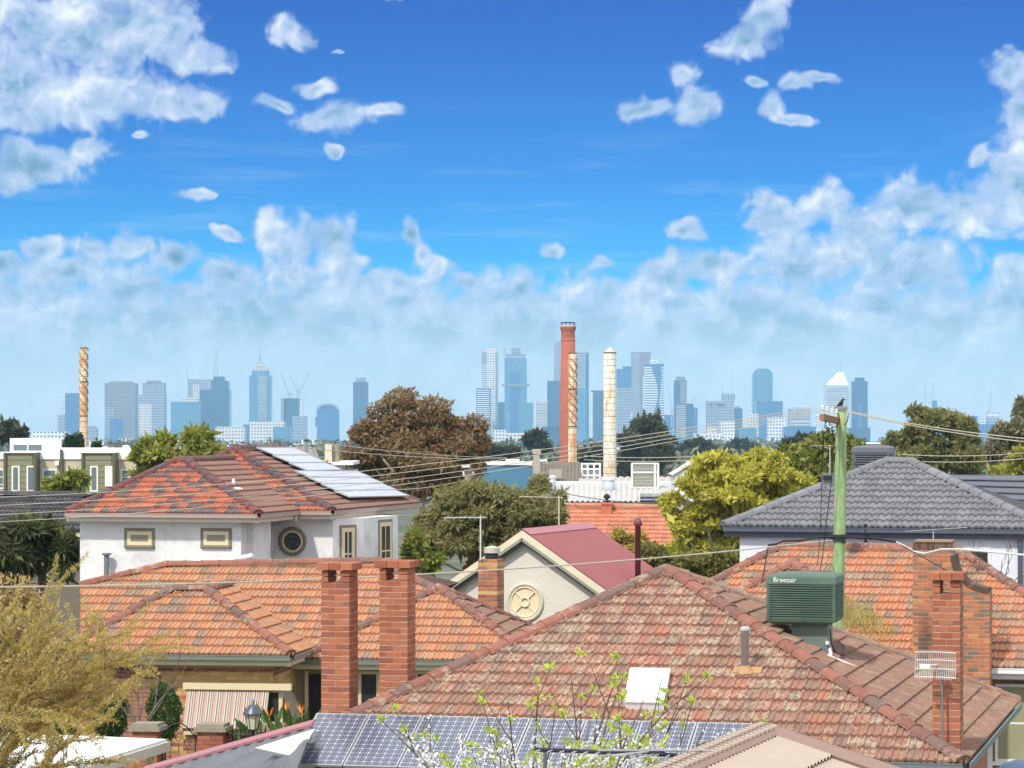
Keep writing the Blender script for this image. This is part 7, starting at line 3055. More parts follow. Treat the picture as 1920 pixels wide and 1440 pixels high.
def carport():
    Y = 50.0
    # far right corner, near right corner, and back to the left
    a = G(312, 1386, 2.75)
    b = G(118, 1446, 2.70)
    c = a + Vector((-5.5, 0.9, 0.12))
    d = b + Vector((-5.5, 0.9, 0.12))
    r = thing('carport', 'carport with a white translucent corrugated roof at the lower left', 'carport', (a.x - 1, a.y, 0))
    k = MB()
    corrugated(k, b, a, d, c, 0.09, 0.012)
    k.build('roof', mat('white_sheet', rgb(226, 232, 236), 0.25, 0.04, 1.0, dirt=rgb(200, 200, 196), dirt_amt=0.5), r)
    k = MB()
    dr = (a - b).normalized()
    out = Vector((dr.y, -dr.x, 0))
    k.box((a + b) / 2 - ZUP * 0.12, (a - b).length + 0.1, 0.10, 0.16, dr, out, ZUP)
    k.build('gutter', mat('carport_cream', rgb(214, 210, 190), 0.5), r)
    for t in (0.08, 0.92):
        k = MB()
        q = b.lerp(a, t) - out * 0.15
        k.box(Vector((q.x, q.y, 1.27)), 0.10, 0.10, 2.54, dr, out, ZUP)
        k.build('post', CREAM, r)
    k = MB()
    dd = (c - a).normalized()
    k.box((a + c) / 2 - ZUP * 0.12, (a - c).length, 0.06, 0.14, dd, Vector((dd.y, -dd.x, 0)).normalized())
    k.build('end_beam', CREAM, r)


carport()


def metal_roof_shed():
    # low dark sheet roof with a dusty maroon cap, left of the near house
    a = G(270, 1446, 2.6)
    b = G(588, 1358, 3.35)
    r = thing('shed', 'low shed with dark sheet roof and dusty maroon edge capping left of the near house', 'shed', (a.x + 1, a.y, 0))
    dr = (b - a).normalized()
    out = Vector((dr.y, -dr.x, 0)).normalized()
    k = MB()
    p1, p2 = a + out * 0.16, b + out * 0.16
    q1, q2 = p1 + out * 2.6 - ZUP * 0.35, p2 + out * 2.2 - ZUP * 0.55
    corrugated(k, q1, q2, p1 - ZUP * .02, p2 - ZUP * .02, 0.20, 0.02, 0, 'trap')
    k.build('roof', mat('dark_sheet', rgb(104, 106, 110), 0.5, 0.15, 2.0, dirt=rgb(70, 72, 76), dirt_amt=0.6), r)
    k = MB()
    k.slab([a + out * 0.22 + ZUP * 0.03, b + out * 0.22 + ZUP * 0.03, b - out * 0.10 + ZUP * 0.07, a - out * 0.10 + ZUP * 0.07], 0.04)
    k.build('edge_cap', mat('maroon_dusty', rgb(166, 112, 116), 0.55, 0.08), r)
    k = MB()
    w = [a - out * 0.05, b - out * 0.05]
    k.slab([w[0] + ZUP * 0.02, w[1] + ZUP * 0.02, Vector((w[1].x, w[1].y, 0)), Vector((w[0].x, w[0].y, 0))], 0.08)
    k.build('wall', WHITE, r)
    # white gable infill against the near house
    k = MB()
    g0, g1, g2 = P(478, 1402, b.y - 1.6), P(590, 1366, b.y - 0.4), P(560, 1420, b.y - 1.2)
    k.slab([g0, g1, g2][::-1], 0.05)
    k.build('infill', WHITE, r)


metal_roof_shed()


def round_bin():
    c = P(1912, 1452, 44)
    r = thing('water_tank', 'blue-grey domed tank top at the lower right corner', 'tank', (c.x, c.y, 0))
    k = MB()
    k.lathe(Vector((c.x, c.y, 0)), [(0.36, 0.0), (0.36, c.z + 0.02), (0.33, c.z + 0.08), (0.22, c.z + 0.17), (0.05, c.z + 0.22)], 24)
    k.build('body', mat('tank_blue', rgb(70, 88, 112), 0.4), r, True)
    k = MB()
    k.lathe(Vector((c.x, c.y, c.z + 0.0)), [(0.37, -0.02), (0.375, 0.02), (0.36, 0.03)], 24)
    k.build('rim', mat('tank_rim', rgb(56, 70, 92), 0.4), r, True)


round_bin()
# ------------------------------------------------------------------ trees and plants
def leaf_quads(pts, axis, nrm, length, width):
    """one bent-free quad per leaf; all arrays (n,3)"""
    a = axis / (np.linalg.norm(axis, axis=1, keepdims=True) + 1e-9)
    b = np.cross(a, nrm)
    b /= (np.linalg.norm(b, axis=1, keepdims=True) + 1e-9)
    l = length[:, None]
    w = width[:, None]
    v = np.empty((len(pts), 4, 3))
    v[:, 0] = pts
    v[:, 1] = pts + a * l * 0.45 + b * w * 0.5
    v[:, 2] = pts + a * l
    v[:, 3] = pts + a * l * 0.45 - b * w * 0.5
    f = np.arange(len(pts) * 4).reshape(-1, 4)
    return v.reshape(-1, 3), f


def rand_dirs(n):
    d = rng.normal(size=(n, 3))
    return d / np.linalg.norm(d, axis=1, keepdims=True)


def crown_points(ells, n, sub=9, subr=0.42, depthf=0.8, shell=0.55):
    """leaves gathered in sub-clumps spread through a set of ellipsoids (c, rx, ry, rz)"""
    C, Rr = [], []
    for (c, rx, ry, rz) in ells:
        d = rand_dirs(sub)
        rad = rng.uniform(0.35, 1.02, size=(sub, 1))
        q = np.array(c)[None] + d * rad * np.array([rx, ry, rz])[None]
        C.append(q)
        k = rng.uniform(0.5, 1.3, size=sub) * subr
        Rr.append(np.stack([k * rx, k * ry, k * rz], 1))
    C = np.concatenate(C)
    Rr = np.concatenate(Rr)
    wgt = (Rr[:, 0] * Rr[:, 2])
    idx = rng.choice(len(C), size=n, p=wgt / wgt.sum())
    d = rand_dirs(n)
    d[:, 2] = np.where(d[:, 2] < -0.2, d[:, 2] * 0.5, d[:, 2])
    rad = shell + (1.05 - shell) * rng.random(n) ** 0.6
    p = C[idx] + d * rad[:, None] * Rr[idx]
    return p, d, C


def px_ells(spec, Y, depthf=0.85):
    out = []
    for (px, py, rx, ry) in spec:
        c = P(px, py, Y + rng.uniform(-0.3, 0.3) * rx * Y / F)
        out.append((tuple(c), rx * Y / F, rx * Y / F * depthf, ry * Y / F))
    return out


def limb(mb, a, b, r0, r1, bend=0.08, n=5):
    a, b = Vector(a), Vector(b)
    L = (b - a).length
    off = Vector(rng.normal(size=3)) * L * bend
    pts, rs = [], []
    for i in range(n):
        t = i / (n - 1)
        pts.append(a.lerp(b, t) + off * math.sin(t * math.pi))
        rs.append(r0 + (r1 - r0) * t)
    mb.tube(pts, rs, 6)


BARK = mat('bark', rgb(104, 90, 76), 0.95, 0.25, 5.0, bump=0.6)
BARK_PALE = mat('bark_pale', rgb(168, 156, 138), 0.9, 0.2, 5.0, bump=0.4)
BARK_DARK = mat('bark_dark', rgb(66, 54, 48), 0.95, 0.25, 5.0, bump=0.6)


def tree(name, label, Y, spec, n, leaf, stops, trunk_px=None, group=None, bark=None, droop=0.3, sub=9, subr=0.42, aspect=0.42, ground=None, cat='tree', trans=0.42, shell=0.5, limbs=True, trunk_r=None):
    ells = px_ells(spec, Y)
    gz = ground_z(Y) if ground is None else ground
    xs = [e[0][0] for e in ells]
    tx = sum(xs) / len(xs) if trunk_px is None else (trunk_px - CX) * Y / F
    base = (tx, Y, gz)
    r = thing(name, label, cat, base, group)
    n = int(n * 1.9)
    leaf = leaf * 0.68
    p, d, C = crown_points(ells, n, sub, subr, shell=shell)
    ax = rng.normal(size=p.shape) + d * 0.7
    ax[:, 2] -= droop
    nr = d * 0.8 + rng.normal(size=p.shape) * 0.6 + np.array([0, 0, 0.5])
    ln = leaf * rng.lognormal(0.0, 0.38, n)
    v, f = leaf_quads(p, ax, nr, ln, ln * aspect)
    key = 'leaf_' + name + str(len(MATS))
    m = leaf_mat(key, stops, trans)
    np_mesh('crown', v, f, m, r)
    if limbs:
        t = MB()
        top = max(e[0][2] for e in ells)
        low = min(e[0][2] - e[3] for e in ells)
        h = max(low, gz + 0.3 * (top - gz))
        tr = trunk_r or 0.022 * (top - gz) + 0.05
        fork = Vector((tx, Y, min(h, top - 0.2 * (top - gz))))
        limb(t, base, fork, tr, tr * 0.7, 0.03)
        for e in ells:
            limb(t, fork - ZUP * 0.1, Vector(e[0]), tr * 0.5, tr * 0.12)
        pick = rng.choice(len(C), size=min(len(C), 26), replace=False)
        cs = np.array([e[0] for e in ells])
        for i in pick:
            j = np.argmin(np.linalg.norm(cs - C[i], axis=1))
            limb(t, Vector(cs[j]), Vector(C[i]), tr * 0.16, tr * 0.05)
        t.build('trunk', bark or BARK, r)
    return r


def S(*cols):
    n = len(cols)
    return [(i / max(1, n - 1), rgb(*c)) for i, c in enumerate(cols)]


OLIVE = S((66, 72, 38), (106, 108, 56), (132, 126, 68), (150, 138, 84))
tree('gum_tree', 'large rounded russet-brown tree behind the solar panels of the white house', 172,
     [(790, 795, 85, 56), (735, 812, 62, 52), (850, 815, 55, 50), (690, 855, 52, 48), (790, 865, 110, 55), (870, 865, 46, 44), (682, 800, 20, 26), (905, 830, 14, 24), (760, 905, 90, 36), (850, 905, 60, 34), (770, 830, 90, 50), (830, 845, 60, 40), (740, 860, 70, 50)],
     40000, 0.30, S((66, 62, 36), (112, 92, 54), (146, 108, 72), (98, 98, 54), (160, 122, 88)), 790, droop=0.5, bark=BARK_PALE, sub=12, subr=0.34)
tree('gum_tree', 'drooping olive-green gum tree beside the gabled house', 106,
     [(950, 930, 80, 42), (880, 955, 85, 55), (1015, 950, 48, 50), (835, 1000, 62, 48), (950, 995, 90, 48), (800, 1035, 40, 40), (895, 1040, 80, 40), (1000, 1010, 50, 40), (910, 985, 100, 50), (980, 960, 70, 45)],
     40000, 0.26, S((70, 74, 38), (114, 112, 58), (138, 128, 70), (104, 112, 60), (150, 130, 92)), 920, droop=0.9, bark=BARK_PALE, sub=12, subr=0.34, aspect=0.28)
tree('acacia_tree', 'bright yellow-green tree between the gabled house and the grey roof', 98,
     [(1365, 872, 62, 36), (1305, 915, 56, 42), (1425, 885, 62, 42), (1468, 905, 44, 36), (1335, 965, 66, 46), (1272, 985, 34, 44), (1415, 955, 76, 46), (1310, 1045, 66, 42), (1390, 1030, 60, 44), (1255, 940, 20, 26), (1370, 920, 80, 46), (1350, 1000, 80, 46)],
     42000, 0.20, S((88, 96, 26), (148, 150, 34), (172, 168, 42), (190, 178, 64), (126, 132, 38)), 1360, droop=0.1, sub=14, subr=0.30)
tree('broadleaf_tree', 'glossy dark and yellow-green leafed tree behind the green pole', 128,
     [(1540, 858, 66, 40), (1490, 872, 44, 36), (1595, 850, 32, 30), (1640, 885, 26, 24), (1680, 872, 20, 16), (1560, 895, 80, 30)],
     20000, 0.30, S((40, 48, 18), (84, 94, 30), (130, 132, 48), (168, 162, 78)), 1550, droop=0.3, sub=12, subr=0.36)
tree('fig_tree', 'dense dark green tree right of the tall rusty white stack', 590,
     [(1200, 825, 42, 38), (1238, 845, 28, 40), (1175, 855, 26, 46), (1210, 870, 54, 34), (1215, 800, 26, 20)],
     16000, 1.0, S((40, 50, 36), (68, 76, 52), (92, 92, 62), (112, 104, 74)), 1210, droop=0.1, sub=16, subr=0.3)
tree('gum_tree', 'rounded olive gum tree standing right of the green pole above the grey roof', 196,
     [(1740, 800, 46, 38), (1775, 815, 50, 44), (1700, 835, 44, 38), (1805, 845, 36, 40), (1670, 860, 34, 26), (1745, 860, 90, 40), (1810, 875, 34, 26)],
     30000, 0.36, OLIVE, 1745, droop=0.1, sub=14, subr=0.32)
tree('gum_tree', 'tall grey-olive gum tree cut off by the right edge', 240,
     [(1905, 830, 44, 44), (1872, 855, 34, 36), (1916, 770, 12, 20), (1935, 800, 30, 60), (1890, 880, 50, 30)],
     16000, 0.42, S((66, 70, 46), (106, 106, 70), (128, 120, 84), (144, 132, 98)), 1915, droop=0.2, sub=12, subr=0.34)
tree('broadleaf_shrub', 'bright yellow-green shrub above the charcoal roof at the right edge', 118,
     [(1885, 880, 34, 14), (1912, 862, 22, 20), (1930, 880, 30, 22)], 6000, 0.26, S((70, 78, 24), (140, 140, 44), (178, 170, 70)), 1900, cat='shrub', sub=8)
tree('broadleaf_tree', 'glossy green tree beyond the left hip of the white house roof', 101,
     [(372, 838, 38, 26), (312, 846, 32, 22), (272, 858, 22, 24), (330, 866, 60, 22), (265, 885, 20, 16), (395, 855, 18, 18)],
     11000, 0.27, S((62, 74, 26), (112, 122, 42), (146, 148, 58), (174, 168, 90)), 320, droop=0.2, sub=9, subr=0.38)
tree('broadleaf_shrub', 'small bright green shrub in front of the olive-clad townhouses', 112,
     [(125, 906, 34, 16), (145, 898, 18, 13), (105, 912, 22, 12)], 4500, 0.24, S((70, 84, 24), (120, 128, 40), (158, 156, 66)), 128, cat='shrub', sub=8)
tree('leafy_bush', 'dark green leafy bush left of the white rendered house', 84,
     [(30, 1035, 60, 45), (100, 1015, 50, 36), (60, 1000, 50, 28), (125, 1050, 32, 32), (10, 1080, 50, 40)],
     11000, 0.30, S((30, 38, 22), (62, 72, 36), (92, 96, 50), (120, 116, 74)), 70, cat='bush', droop=0.6, aspect=0.25)
tree('leafy_bush', 'bright green bush below the right corner of the white house', 90,
     [(782, 1035, 22, 34), (795, 1065, 34, 30), (770, 1085, 26, 22)], 5500, 0.20, S((56, 68, 22), (112, 122, 38), (150, 150, 60)), 785, cat='bush')
tree('leafy_bush', 'mixed green bush right of the gabled house, over the near ridge', 88,
     [(1290, 1062, 50, 22), (1350, 1060, 40, 28), (1240, 1080, 30, 20), (1220, 1050, 30, 26)], 8000, 0.18, S((64, 66, 34), (112, 112, 44), (140, 128, 74)), 1300, cat='bush')
tree('wattle_tree', 'thin yellow-leaved sapling in front of the far orange roof', 92,
     [(1190, 1020, 34, 34), (1215, 1045, 24, 26), (1165, 1010, 20, 24)], 2600, 0.16, S((120, 108, 36), (160, 142, 52), (182, 164, 80)), 1195, sub=6)
tree('hedge', 'brownish hedge mass behind the feathery tree at the left edge', 58,
     [(40, 1140, 70, 60), (90, 1190, 60, 50), (10, 1210, 60, 60), (110, 1250, 46, 44), (40, 1270, 70, 50)], 4200, 0.14, S((120, 102, 62), (152, 130, 76), (172, 146, 96), (138, 130, 70)), 50, cat='hedge', sub=10)
# small far trees that can be told apart
FARG = S((38, 46, 38), (66, 72, 52), (92, 90, 66))
for (lab, Y, spec, n) in (
        ('round dark tree left of the tall brick chimney', 720, [(1005, 830, 26, 16), (1020, 835, 14, 12)], 3500),
        ('low grey-green tree right of the russet tree, by the blue shed', 520, [(932, 850, 30, 12), (955, 846, 16, 9)], 3000),
        ('low dark tree at the foot of the spiral-striped stack', 620, [(1095, 856, 26, 14), (1120, 850, 14, 14)], 3000),
        ('hazy grey tree right of the dense dark tree', 900, [(1305, 838, 24, 14), (1290, 850, 26, 14), (1325, 845, 18, 10)], 3500),
        ('hazy rounded tree under the twin-masted office block', 1100, [(1385, 836, 22, 10), (1400, 842, 20, 9)], 2500),
        ('brown tree top at the left edge above the townhouses', 320, [(10, 806, 34, 16), (38, 812, 14, 8)], 3500),
        ('dark tree between the crane tower and the green pole', 420, [(1520, 826, 30, 10), (1490, 832, 26, 9)], 2500)):
    tree('distant_tree', lab, Y, spec, n, Y * 0.0018, FARG, group='far trees on the plain', sub=8, subr=0.4, limbs=True)


def conifer(label, px, top, bot, w, Y):
    g = ground_z(Y)
    a, b = P(px, top, Y), P(px, bot, Y)
    r = thing('conifer', label, 'tree', (a.x, Y, g), 'pointed conifers behind the townhouses')
    n = 2500
    t = rng.random(n) ** 0.6
    ang = rng.random(n) * 2 * math.pi
    rad = t * (w * Y / F) * rng.uniform(0.5, 1.05, n)
    z = a.z + (min(b.z, a.z) - a.z - 3.0) * t
    p = np.stack([a.x + np.cos(ang) * rad, Y + np.sin(ang) * rad, z], 1)
    ax = np.stack([np.cos(ang), np.sin(ang), -0.4 + 0 * ang], 1) + rng.normal(size=p.shape) * 0.4
    v, f = leaf_quads(p, ax, rand_dirs(n) + np.array([0, 0, 1.0]), np.full(n, 0.0022 * Y), np.full(n, 0.0011 * Y))
    np_mesh('crown', v, f, leaf_mat('conifer_leaf%d' % px, S((34, 48, 36), (60, 76, 48), (84, 96, 60))), r)
    k = MB()
    k.tube([(a.x, Y, g), (a.x, Y, a.z - 0.4)], [0.3, 0.05], 6)
    k.build('trunk', BARK_DARK, r)


conifer('pointed dark conifer left of the rusty spiral stack', 131, 815, 842, 15, 330)
conifer('narrow pointed conifer touching the left side of the rusty spiral stack', 146, 811, 842, 10, 330)
conifer('small pointed conifer right of the rusty spiral stack', 181, 826, 842, 8, 330)


# distant wooded suburbs below the skyline
def treeline():
    P_, A_, Nn, Ln = [], [], [], []
    for i in range(420):
        Y = 650 * (6600 / 650) ** rng.random()
        px = rng.uniform(-60, 1980)
        g = ground_z(Y)
        h = rng.uniform(5, 10)
        x = (px - CX) * Y / F
        w = rng.uniform(4, 11)
        n = 90
        d = rand_dirs(n)
        p = np.array([x, Y, g + h * 0.6])[None] + d * np.array([w, w, h * 0.55])[None] * rng.uniform(0.6, 1.0, (n, 1))
        p[:, 2] = np.maximum(p[:, 2], g + 0.5)
        P_.append(p)
        A_.append(rng.normal(size=p.shape))
        Nn.append(d + rng.normal(size=p.shape) * 0.4)
        Ln.append(np.full(n, 2.6))
    p = np.concatenate(P_)
    v, f = leaf_quads(p, np.concatenate(A_), np.concatenate(Nn), np.concatenate(Ln), np.concatenate(Ln) * 0.8)
    o = np_mesh('distant_woods', v, f, leaf_mat('distant_leaf', S((56, 64, 54), (84, 90, 70), (110, 108, 86)), 0.1))
    tag(o, 'hazy belt of far suburban tree tops below the skyline', None, None, 'stuff')


treeline()


# topiary shrubs and garden plants before the brick wall ---------------------
def topiary(label, px, py, rx, ry, Y):
    c = P(px, py, Y)
    r = thing('topiary_shrub', label, 'shrub', (c.x, Y, 0), 'clipped shrubs along the brick wall')
    n = 5200
    d = rand_dirs(n)
    a = np.array([rx * Y / F, rx * Y / F, ry * Y / F])
    p = np.array(c)[None] + d * a * rng.uniform(0.82, 1.03, (n, 1)) * (1 + 0.06 * np.sin(d[:, :1] * 7 + d[:, 2:] * 9))
    v, f = leaf_quads(p, rng.normal(size=p.shape) + d * 0.5, d + rng.normal(size=p.shape) * 0.5, rng.uniform(0.04, 0.075, n), rng.uniform(0.025, 0.045, n))
    np_mesh('crown', v, f, leaf_mat('topiary%d' % px, S((22, 40, 14), (44, 72, 24), (70, 98, 36), (104, 120, 56))), r)
    k = MB()
    k.tube([(c.x, Y, 0), (c.x + .02, Y, c.z)], [0.05, 0.03], 8)
    k.tube([(c.x, Y, c.z - 0.3), (c.x + .12, Y - .05, c.z + 0.3)], [0.03, 0.012], 6)
    k.build('trunk', BARK_DARK, r)


topiary('egg-shaped clipped green shrub beside the striped awning', 307, 1335, 31, 52, 61.5)
topiary('clipped green shrub half hidden by the feathery tree branches', 207, 1335, 32, 56, 61.0)
topiary('leftmost dark clipped shrub behind the feathery tree', 118, 1340, 26, 52, 61.5)


def blade_plant(label, px, py_base, Y, n, length, name='strelitzia', flowers=0):
    b = P(px, py_base, Y)
    r = thing(name, label, 'plant', (b.x, Y, 0))
    k = MB()
    for i in range(n):
        a = random.uniform(0, 2 * math.pi)
        tilt = random.uniform(0.05, 0.5)
        L = length * random.uniform(0.6, 1.1)
        st = Vector((b.x + random.uniform(-.45, .45), Y + random.uniform(-.2, .2), 0.2))
        d = Vector((math.cos(a) * tilt, math.sin(a) * tilt, 1)).normalized()
        m = st + d * (b.z - 0.4 + L * 0.3)
        tip = m + (d + Vector((math.cos(a), math.sin(a), -0.1)) * 0.25).normalized() * L
        k.tube([st, m], 0.012, 4)
        side = d.cross(Vector((math.cos(a + 1.3), math.sin(a + 1.3), 0))).normalized() * (0.07 * random.uniform(0.8, 1.3))
        c = m.lerp(tip, 0.45)
        k.add([m, c + side, tip, c - side, c + d.cross(side).normalized() * 0.025], [(0, 1, 4), (1, 2, 4), (2, 3, 4), (3, 0, 4)])
    k.build('leaf_blades', leaf_mat('blade_leaf%d' % px, S((40, 66, 26), (74, 100, 40), (112, 132, 64))), r)
    for i in range(flowers):
        f = MB()
        c = Vector((b.x + random.uniform(-.4, .4), Y - 0.2, b.z + random.uniform(0.1, 0.5)))
        for j in range(4):
            an = random.uniform(0, 6.28)
            f.add([c, c + Vector((math.cos(an) * .05, math.sin(an) * .05, .12)), c + Vector((math.cos(an) * .12, math.sin(an) * .12, .20)), c + Vector((math.cos(an + .5) * .06, math.sin(an + .5) * .06, .06))], [(0, 1, 2, 3)])
        f.tube([Vector((c.x, c.y, 0.3)), c], 0.012, 5)
        f.build('flower', mat('orange_flower', rgb(232, 140, 40), 0.6), r)


blade_plant('bird-of-paradise plant with orange flowers beside the brick corner', 540, 1362, 59.0, 46, 0.55, flowers=3)


# grass tuft growing on the tiles ---------------------------------------------
def roof_grass():
    pts = []
    n = 3600
    px = 1575 + 115 * rng.beta(1.3, 2.2, n)
    t = (px - 1570) / 120
    py0 = 1150 + t * 60
    py = py0 + rng.normal(size=n) * 11 + 10 + 12 * np.sin(px * 0.21)
    base = np.array([tuple(FV.hit(x, y) + FV.n * 0.03) for x, y in zip(px, py)])
    ax = rng.normal(size=(n, 3)) * np.array([0.55, 0.5, 0.25]) + np.array([0.15, -0.4, 0.8])
    ln = rng.uniform(0.10, 0.5, n) * rng.random(n) ** 0.4
    v, f = leaf_quads(base, ax, rand_dirs(n), ln, np.full(n, 0.02))
    o = np_mesh('roof_grass', v, f, leaf_mat('grass_blade', S((92, 100, 36), (140, 142, 56), (176, 168, 92), (196, 184, 120)), 0.3))
    tag(o, 'long yellow-green grass sprouting from the roof tiles behind the green cooler', 'grass', None, 'stuff')


roof_grass()


# feathery yellow-brown tree in the left foreground ---------------------------
def grow(mb, p, d, L, r, depth, tips, spread, gravity, nseg=5, twist=0.14):
    pts, rs = [p.copy()], [r]
    q, dd = p.copy(), d.normalized()
    for i in range(nseg):
        dd = (dd + Vector(rng.normal(size=3)) * twist + Vector((0, 0, gravity))).normalized()
        q = q + dd * (L / nseg)
        pts.append(q.copy())
        rs.append(r * (1 - 0.62 * (i + 1) / nseg))
    mb.tube(pts, rs, 5 if r > 0.02 else 4, cap=False)
    if depth <= 0:
        tips.append(pts)
        return
    kids = 3 if depth > 1 else 4
    for i in range(kids):
        j = 1 + int((nseg - 1) * (i + 0.6) / kids)
        a = Vector(rng.normal(size=3)).normalized()
        nd = (dd * 1.0 + a * spread).normalized()
        grow(mb, pts[j + 1 if j + 1 < len(pts) else j], nd, L * random.uniform(0.5, 0.72), rs[j] * 0.62, depth - 1, tips, spread, gravity)
    tips.append(pts[2:])


def feather_tree():
    Y = 34.0
    base = P(-40, 1440, Y)
    r = thing('feathery_tree', 'feathery yellow-brown leaved tree spreading in from the left edge', 'tree', (base.x, Y, 0))
    k = MB()
    tips = []
    targets = [(60, 1010), (150, 1060), (250, 1080), (320, 1140), (330, 1200), (250, 1240), (180, 1300), (60, 1110), (10, 1040), (-30, 1150), (120, 1180), (40, 1250), (100, 1330), (20, 1370), (200, 1150), (270, 1300), (-60, 1060), (160, 1370), (60, 1160), (110, 1110), (230, 1190)]
    root = Vector((base.x, Y, 0))
    fork = Vector((base.x + 0.1, Y, 3.2))
    k.tube([root, fork], [0.14, 0.10], 8)
    f2 = Vector((base.x - 0.1, Y, 4.4))
    k.tube([fork, f2], [0.10, 0.07], 8)
    for i, (px, py) in enumerate(targets):
        dp = rng.uniform(-1.1, 1.1)
        t = P(px, py, Y + dp)
        st = fork.lerp(f2, rng.random())
        L = (t - st).length * 0.54
        d = (t - st).normalized()
        grow(k, st + ZUP * rng.uniform(-0.6, 0.4), (d + ZUP * 0.1).normalized(), L, 0.024, 2, tips, 0.40, -0.01, 6, 0.09)
    k.build('branches', mat('feather_bark', rgb(150, 122, 92), 0.9, 0.2, 8.0), r)
    # fine leaves along the twigs
    Pp, Aa = [], []
    for pts in tips:
        for i in range(len(pts) - 1):
            a, b = np.array(pts[i]), np.array(pts[i + 1])
            L = np.linalg.norm(b - a)
            n = int(L * 300) + 3
            t = rng.random((n, 1))
            pp = a + (b - a) * t + rng.normal(size=(n, 3)) * 0.012
            Pp.append(pp)
            dd = (b - a) / (L + 1e-6)
            Aa.append(dd[None] * 0.8 + rng.normal(size=(n, 3)) * 0.6 + np.array([0, 0, 0.25]))
    p, a = np.concatenate(Pp), np.concatenate(Aa)
    n = len(p)
    if n > 70000:
        sel = rng.choice(n, 70000, replace=False)
        p, a = p[sel], a[sel]
        n = 70000
    v, f = leaf_quads(p, a, rand_dirs(n), rng.uniform(0.03, 0.07, n), rng.uniform(0.007, 0.014, n))
    np_mesh('foliage', v, f, leaf_mat('feather_leaf', S((140, 114, 66), (168, 146, 70), (180, 160, 86), (158, 152, 66), (192, 156, 110)), 0.4), r)
    print('feather leaves', n)


feather_tree()


def bare_shrub(label, px, py0, Y, h, n, m, name='bare_shrub', spread=0.35):
    b = P(px, py0, Y)
    r = thing(name, label, 'shrub', (b.x, Y, 0))
    k = MB()
    tips = []
    k.tube([(b.x, Y, 0), b], 0.05, 6)
    for i in range(n):
        a = rng.uniform(0, 2 * math.pi)
        d = Vector((math.cos(a) * spread, math.sin(a) * spread, 1)).normalized()
        grow(k, b, d, h * rng.uniform(0.6, 1.0), 0.02, 2, tips, 0.5, 0.02, 5, 0.12)
    k.build('branches', m, r)
    return r, tips


bare_shrub('leafless grey-stemmed shrub before the brick wall, left of the gate pillar', 262, 1375, 59.0, 1.7, 7, mat('bare_bark', rgb(120, 104, 96), 0.9), spread=0.6)
bare_shrub('leafless twiggy tree against the grey house wall at right', 1870, 1120, 66.0, 1.1, 9, mat('bare_bark_dark', rgb(96, 82, 76), 0.9), spread=0.9)


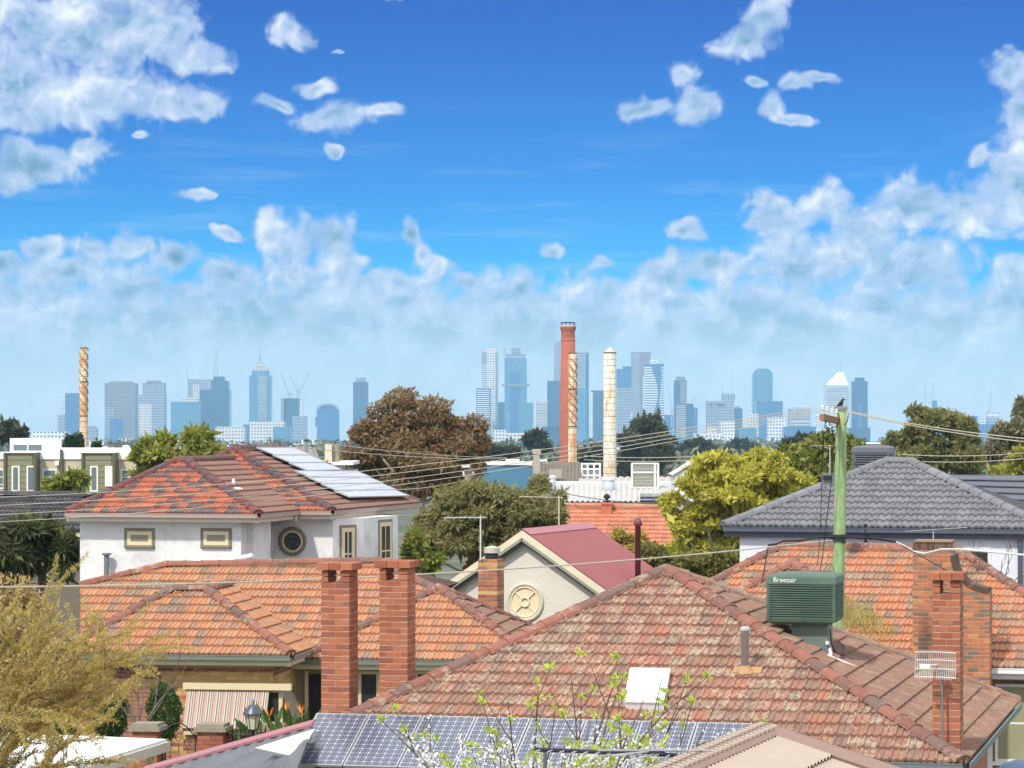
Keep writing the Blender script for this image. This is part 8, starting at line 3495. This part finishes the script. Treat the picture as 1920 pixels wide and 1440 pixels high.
# plum tree in early blossom, bottom centre -----------------------------------
def blossom_tree():
    Y = 30.0
    r = thing('plum_tree', 'plum tree with white blossom and young lime leaves in front of the solar panels', 'tree', (P(1020, 1440, Y).x, Y, 0))
    k = MB()
    tips = []
    root = Vector((P(1020, 1440, Y).x, Y, 0))
    fork = root + Vector((0.05, 0, 2.6))
    k.tube([root, fork], [0.13, 0.09], 8)
    targets = [(880, 1395), (720, 1350), (800, 1335), (905, 1300), (950, 1290), (1010, 1250), (1070, 1225), (1090, 1290), (1150, 1245), (1165, 1225), (1205, 1290), (1240, 1230), (1290, 1230), (1330, 1210), (1230, 1330), (860, 1370), (960, 1350), (1040, 1330), (1120, 1340), (1180, 1370), (1300, 1300), (1345, 1290), (940, 1400), (1060, 1390), (1150, 1400), (1250, 1390), (1000, 1410), (900, 1420), (1100, 1420)]
    low = []
    for (px, py) in targets:
        py = py + max(0, 1340 - py) * 0.4
        t = P(px, py, Y + rng.uniform(-0.7, 0.7))
        L = (t - fork).length
        d = (t - fork).normalized()
        st = fork + Vector((rng.normal() * .05, rng.normal() * .05, rng.uniform(-.4, .3)))
        n = 7
        off = Vector(rng.normal(size=3)) * 0.12
        pts = [st.lerp(t, i / (n - 1)) + off * math.sin(i / (n - 1) * math.pi) + Vector(rng.normal(size=3)) * 0.015 for i in range(n)]
        k.tube(pts, [0.022 * (1 - 0.8 * i / (n - 1)) for i in range(n)], 5, cap=False)
        tips.append(pts[2:])
        for j in range(2, n - 1):
            if rng.random() < 0.95:
                grow(k, pts[j], (d + Vector(rng.normal(size=3)) * 0.55).normalized(), L * rng.uniform(0.12, 0.3), 0.007, 1 if j < 4 else 0, tips, 0.6, 0.05, 4, 0.12)
    k.build('branches', mat('plum_bark', rgb(96, 76, 66), 0.9, 0.2, 8.0), r)
    Pl, Pf = [], []
    for pts in tips:
        for i in range(len(pts) - 1):
            a, b = np.array(pts[i]), np.array(pts[i + 1])
            L = np.linalg.norm(b - a)
            mid = (a + b) / 2
            sy = HY + (CAMZ - mid[2]) * F / mid[1]
            nf = int(L * (85 if sy > 1402 else 26 if sy > 1370 else 3)) + (1 if rng.random() < .3 else 0)
            Pf.append(a + (b - a) * rng.random((nf, 1)) + rng.normal(size=(nf, 3)) * 0.022)
        # leaf rosette at tip and sometimes midway
        for q in ([pts[-1]] + ([pts[len(pts) // 2]] if rng.random() < 0.7 else [])):
            if rng.random() < 0.8:
                n = rng.integers(7, 15)
                Pl.append(np.array(q)[None] + rng.normal(size=(n, 3)) * 0.014)
    pl, pf = np.concatenate(Pl), np.concatenate(Pf)
    n = len(pl)
    v, f = leaf_quads(pl, rand_dirs(n) + np.array([0, 0, 0.5]), rand_dirs(n), rng.uniform(0.05, 0.095, n), rng.uniform(0.022, 0.036, n))
    np_mesh('young_leaves', v, f, leaf_mat('lime_leaf', S((128, 150, 30), (164, 178, 44), (190, 196, 78)), 0.45), r)
    # five-petalled flowers
    n = len(pf)
    V_, F_ = [], []
    dirs = rand_dirs(n)
    cnt = 0
    for i in range(5):
        an = 2 * math.pi * i / 5
        x = np.cross(dirs, np.array([0.3, 0.5, 0.8]))
        x /= np.linalg.norm(x, axis=1, keepdims=True)
        y = np.cross(dirs, x)
        ax = x * math.cos(an) + y * math.sin(an) + dirs * 0.35
        v, f = leaf_quads(pf, ax, dirs, np.full(n, 0.019), np.full(n, 0.017))
        V_.append(v)
        F_.append(f + cnt)
        cnt += len(v)
    np_mesh('blossom', np.concatenate(V_), np.concatenate(F_), leaf_mat('petal', S((226, 208, 206), (240, 230, 226), (246, 240, 236)), 0.35), r)
    print('blossom', n, 'leaves', len(pl))


blossom_tree()
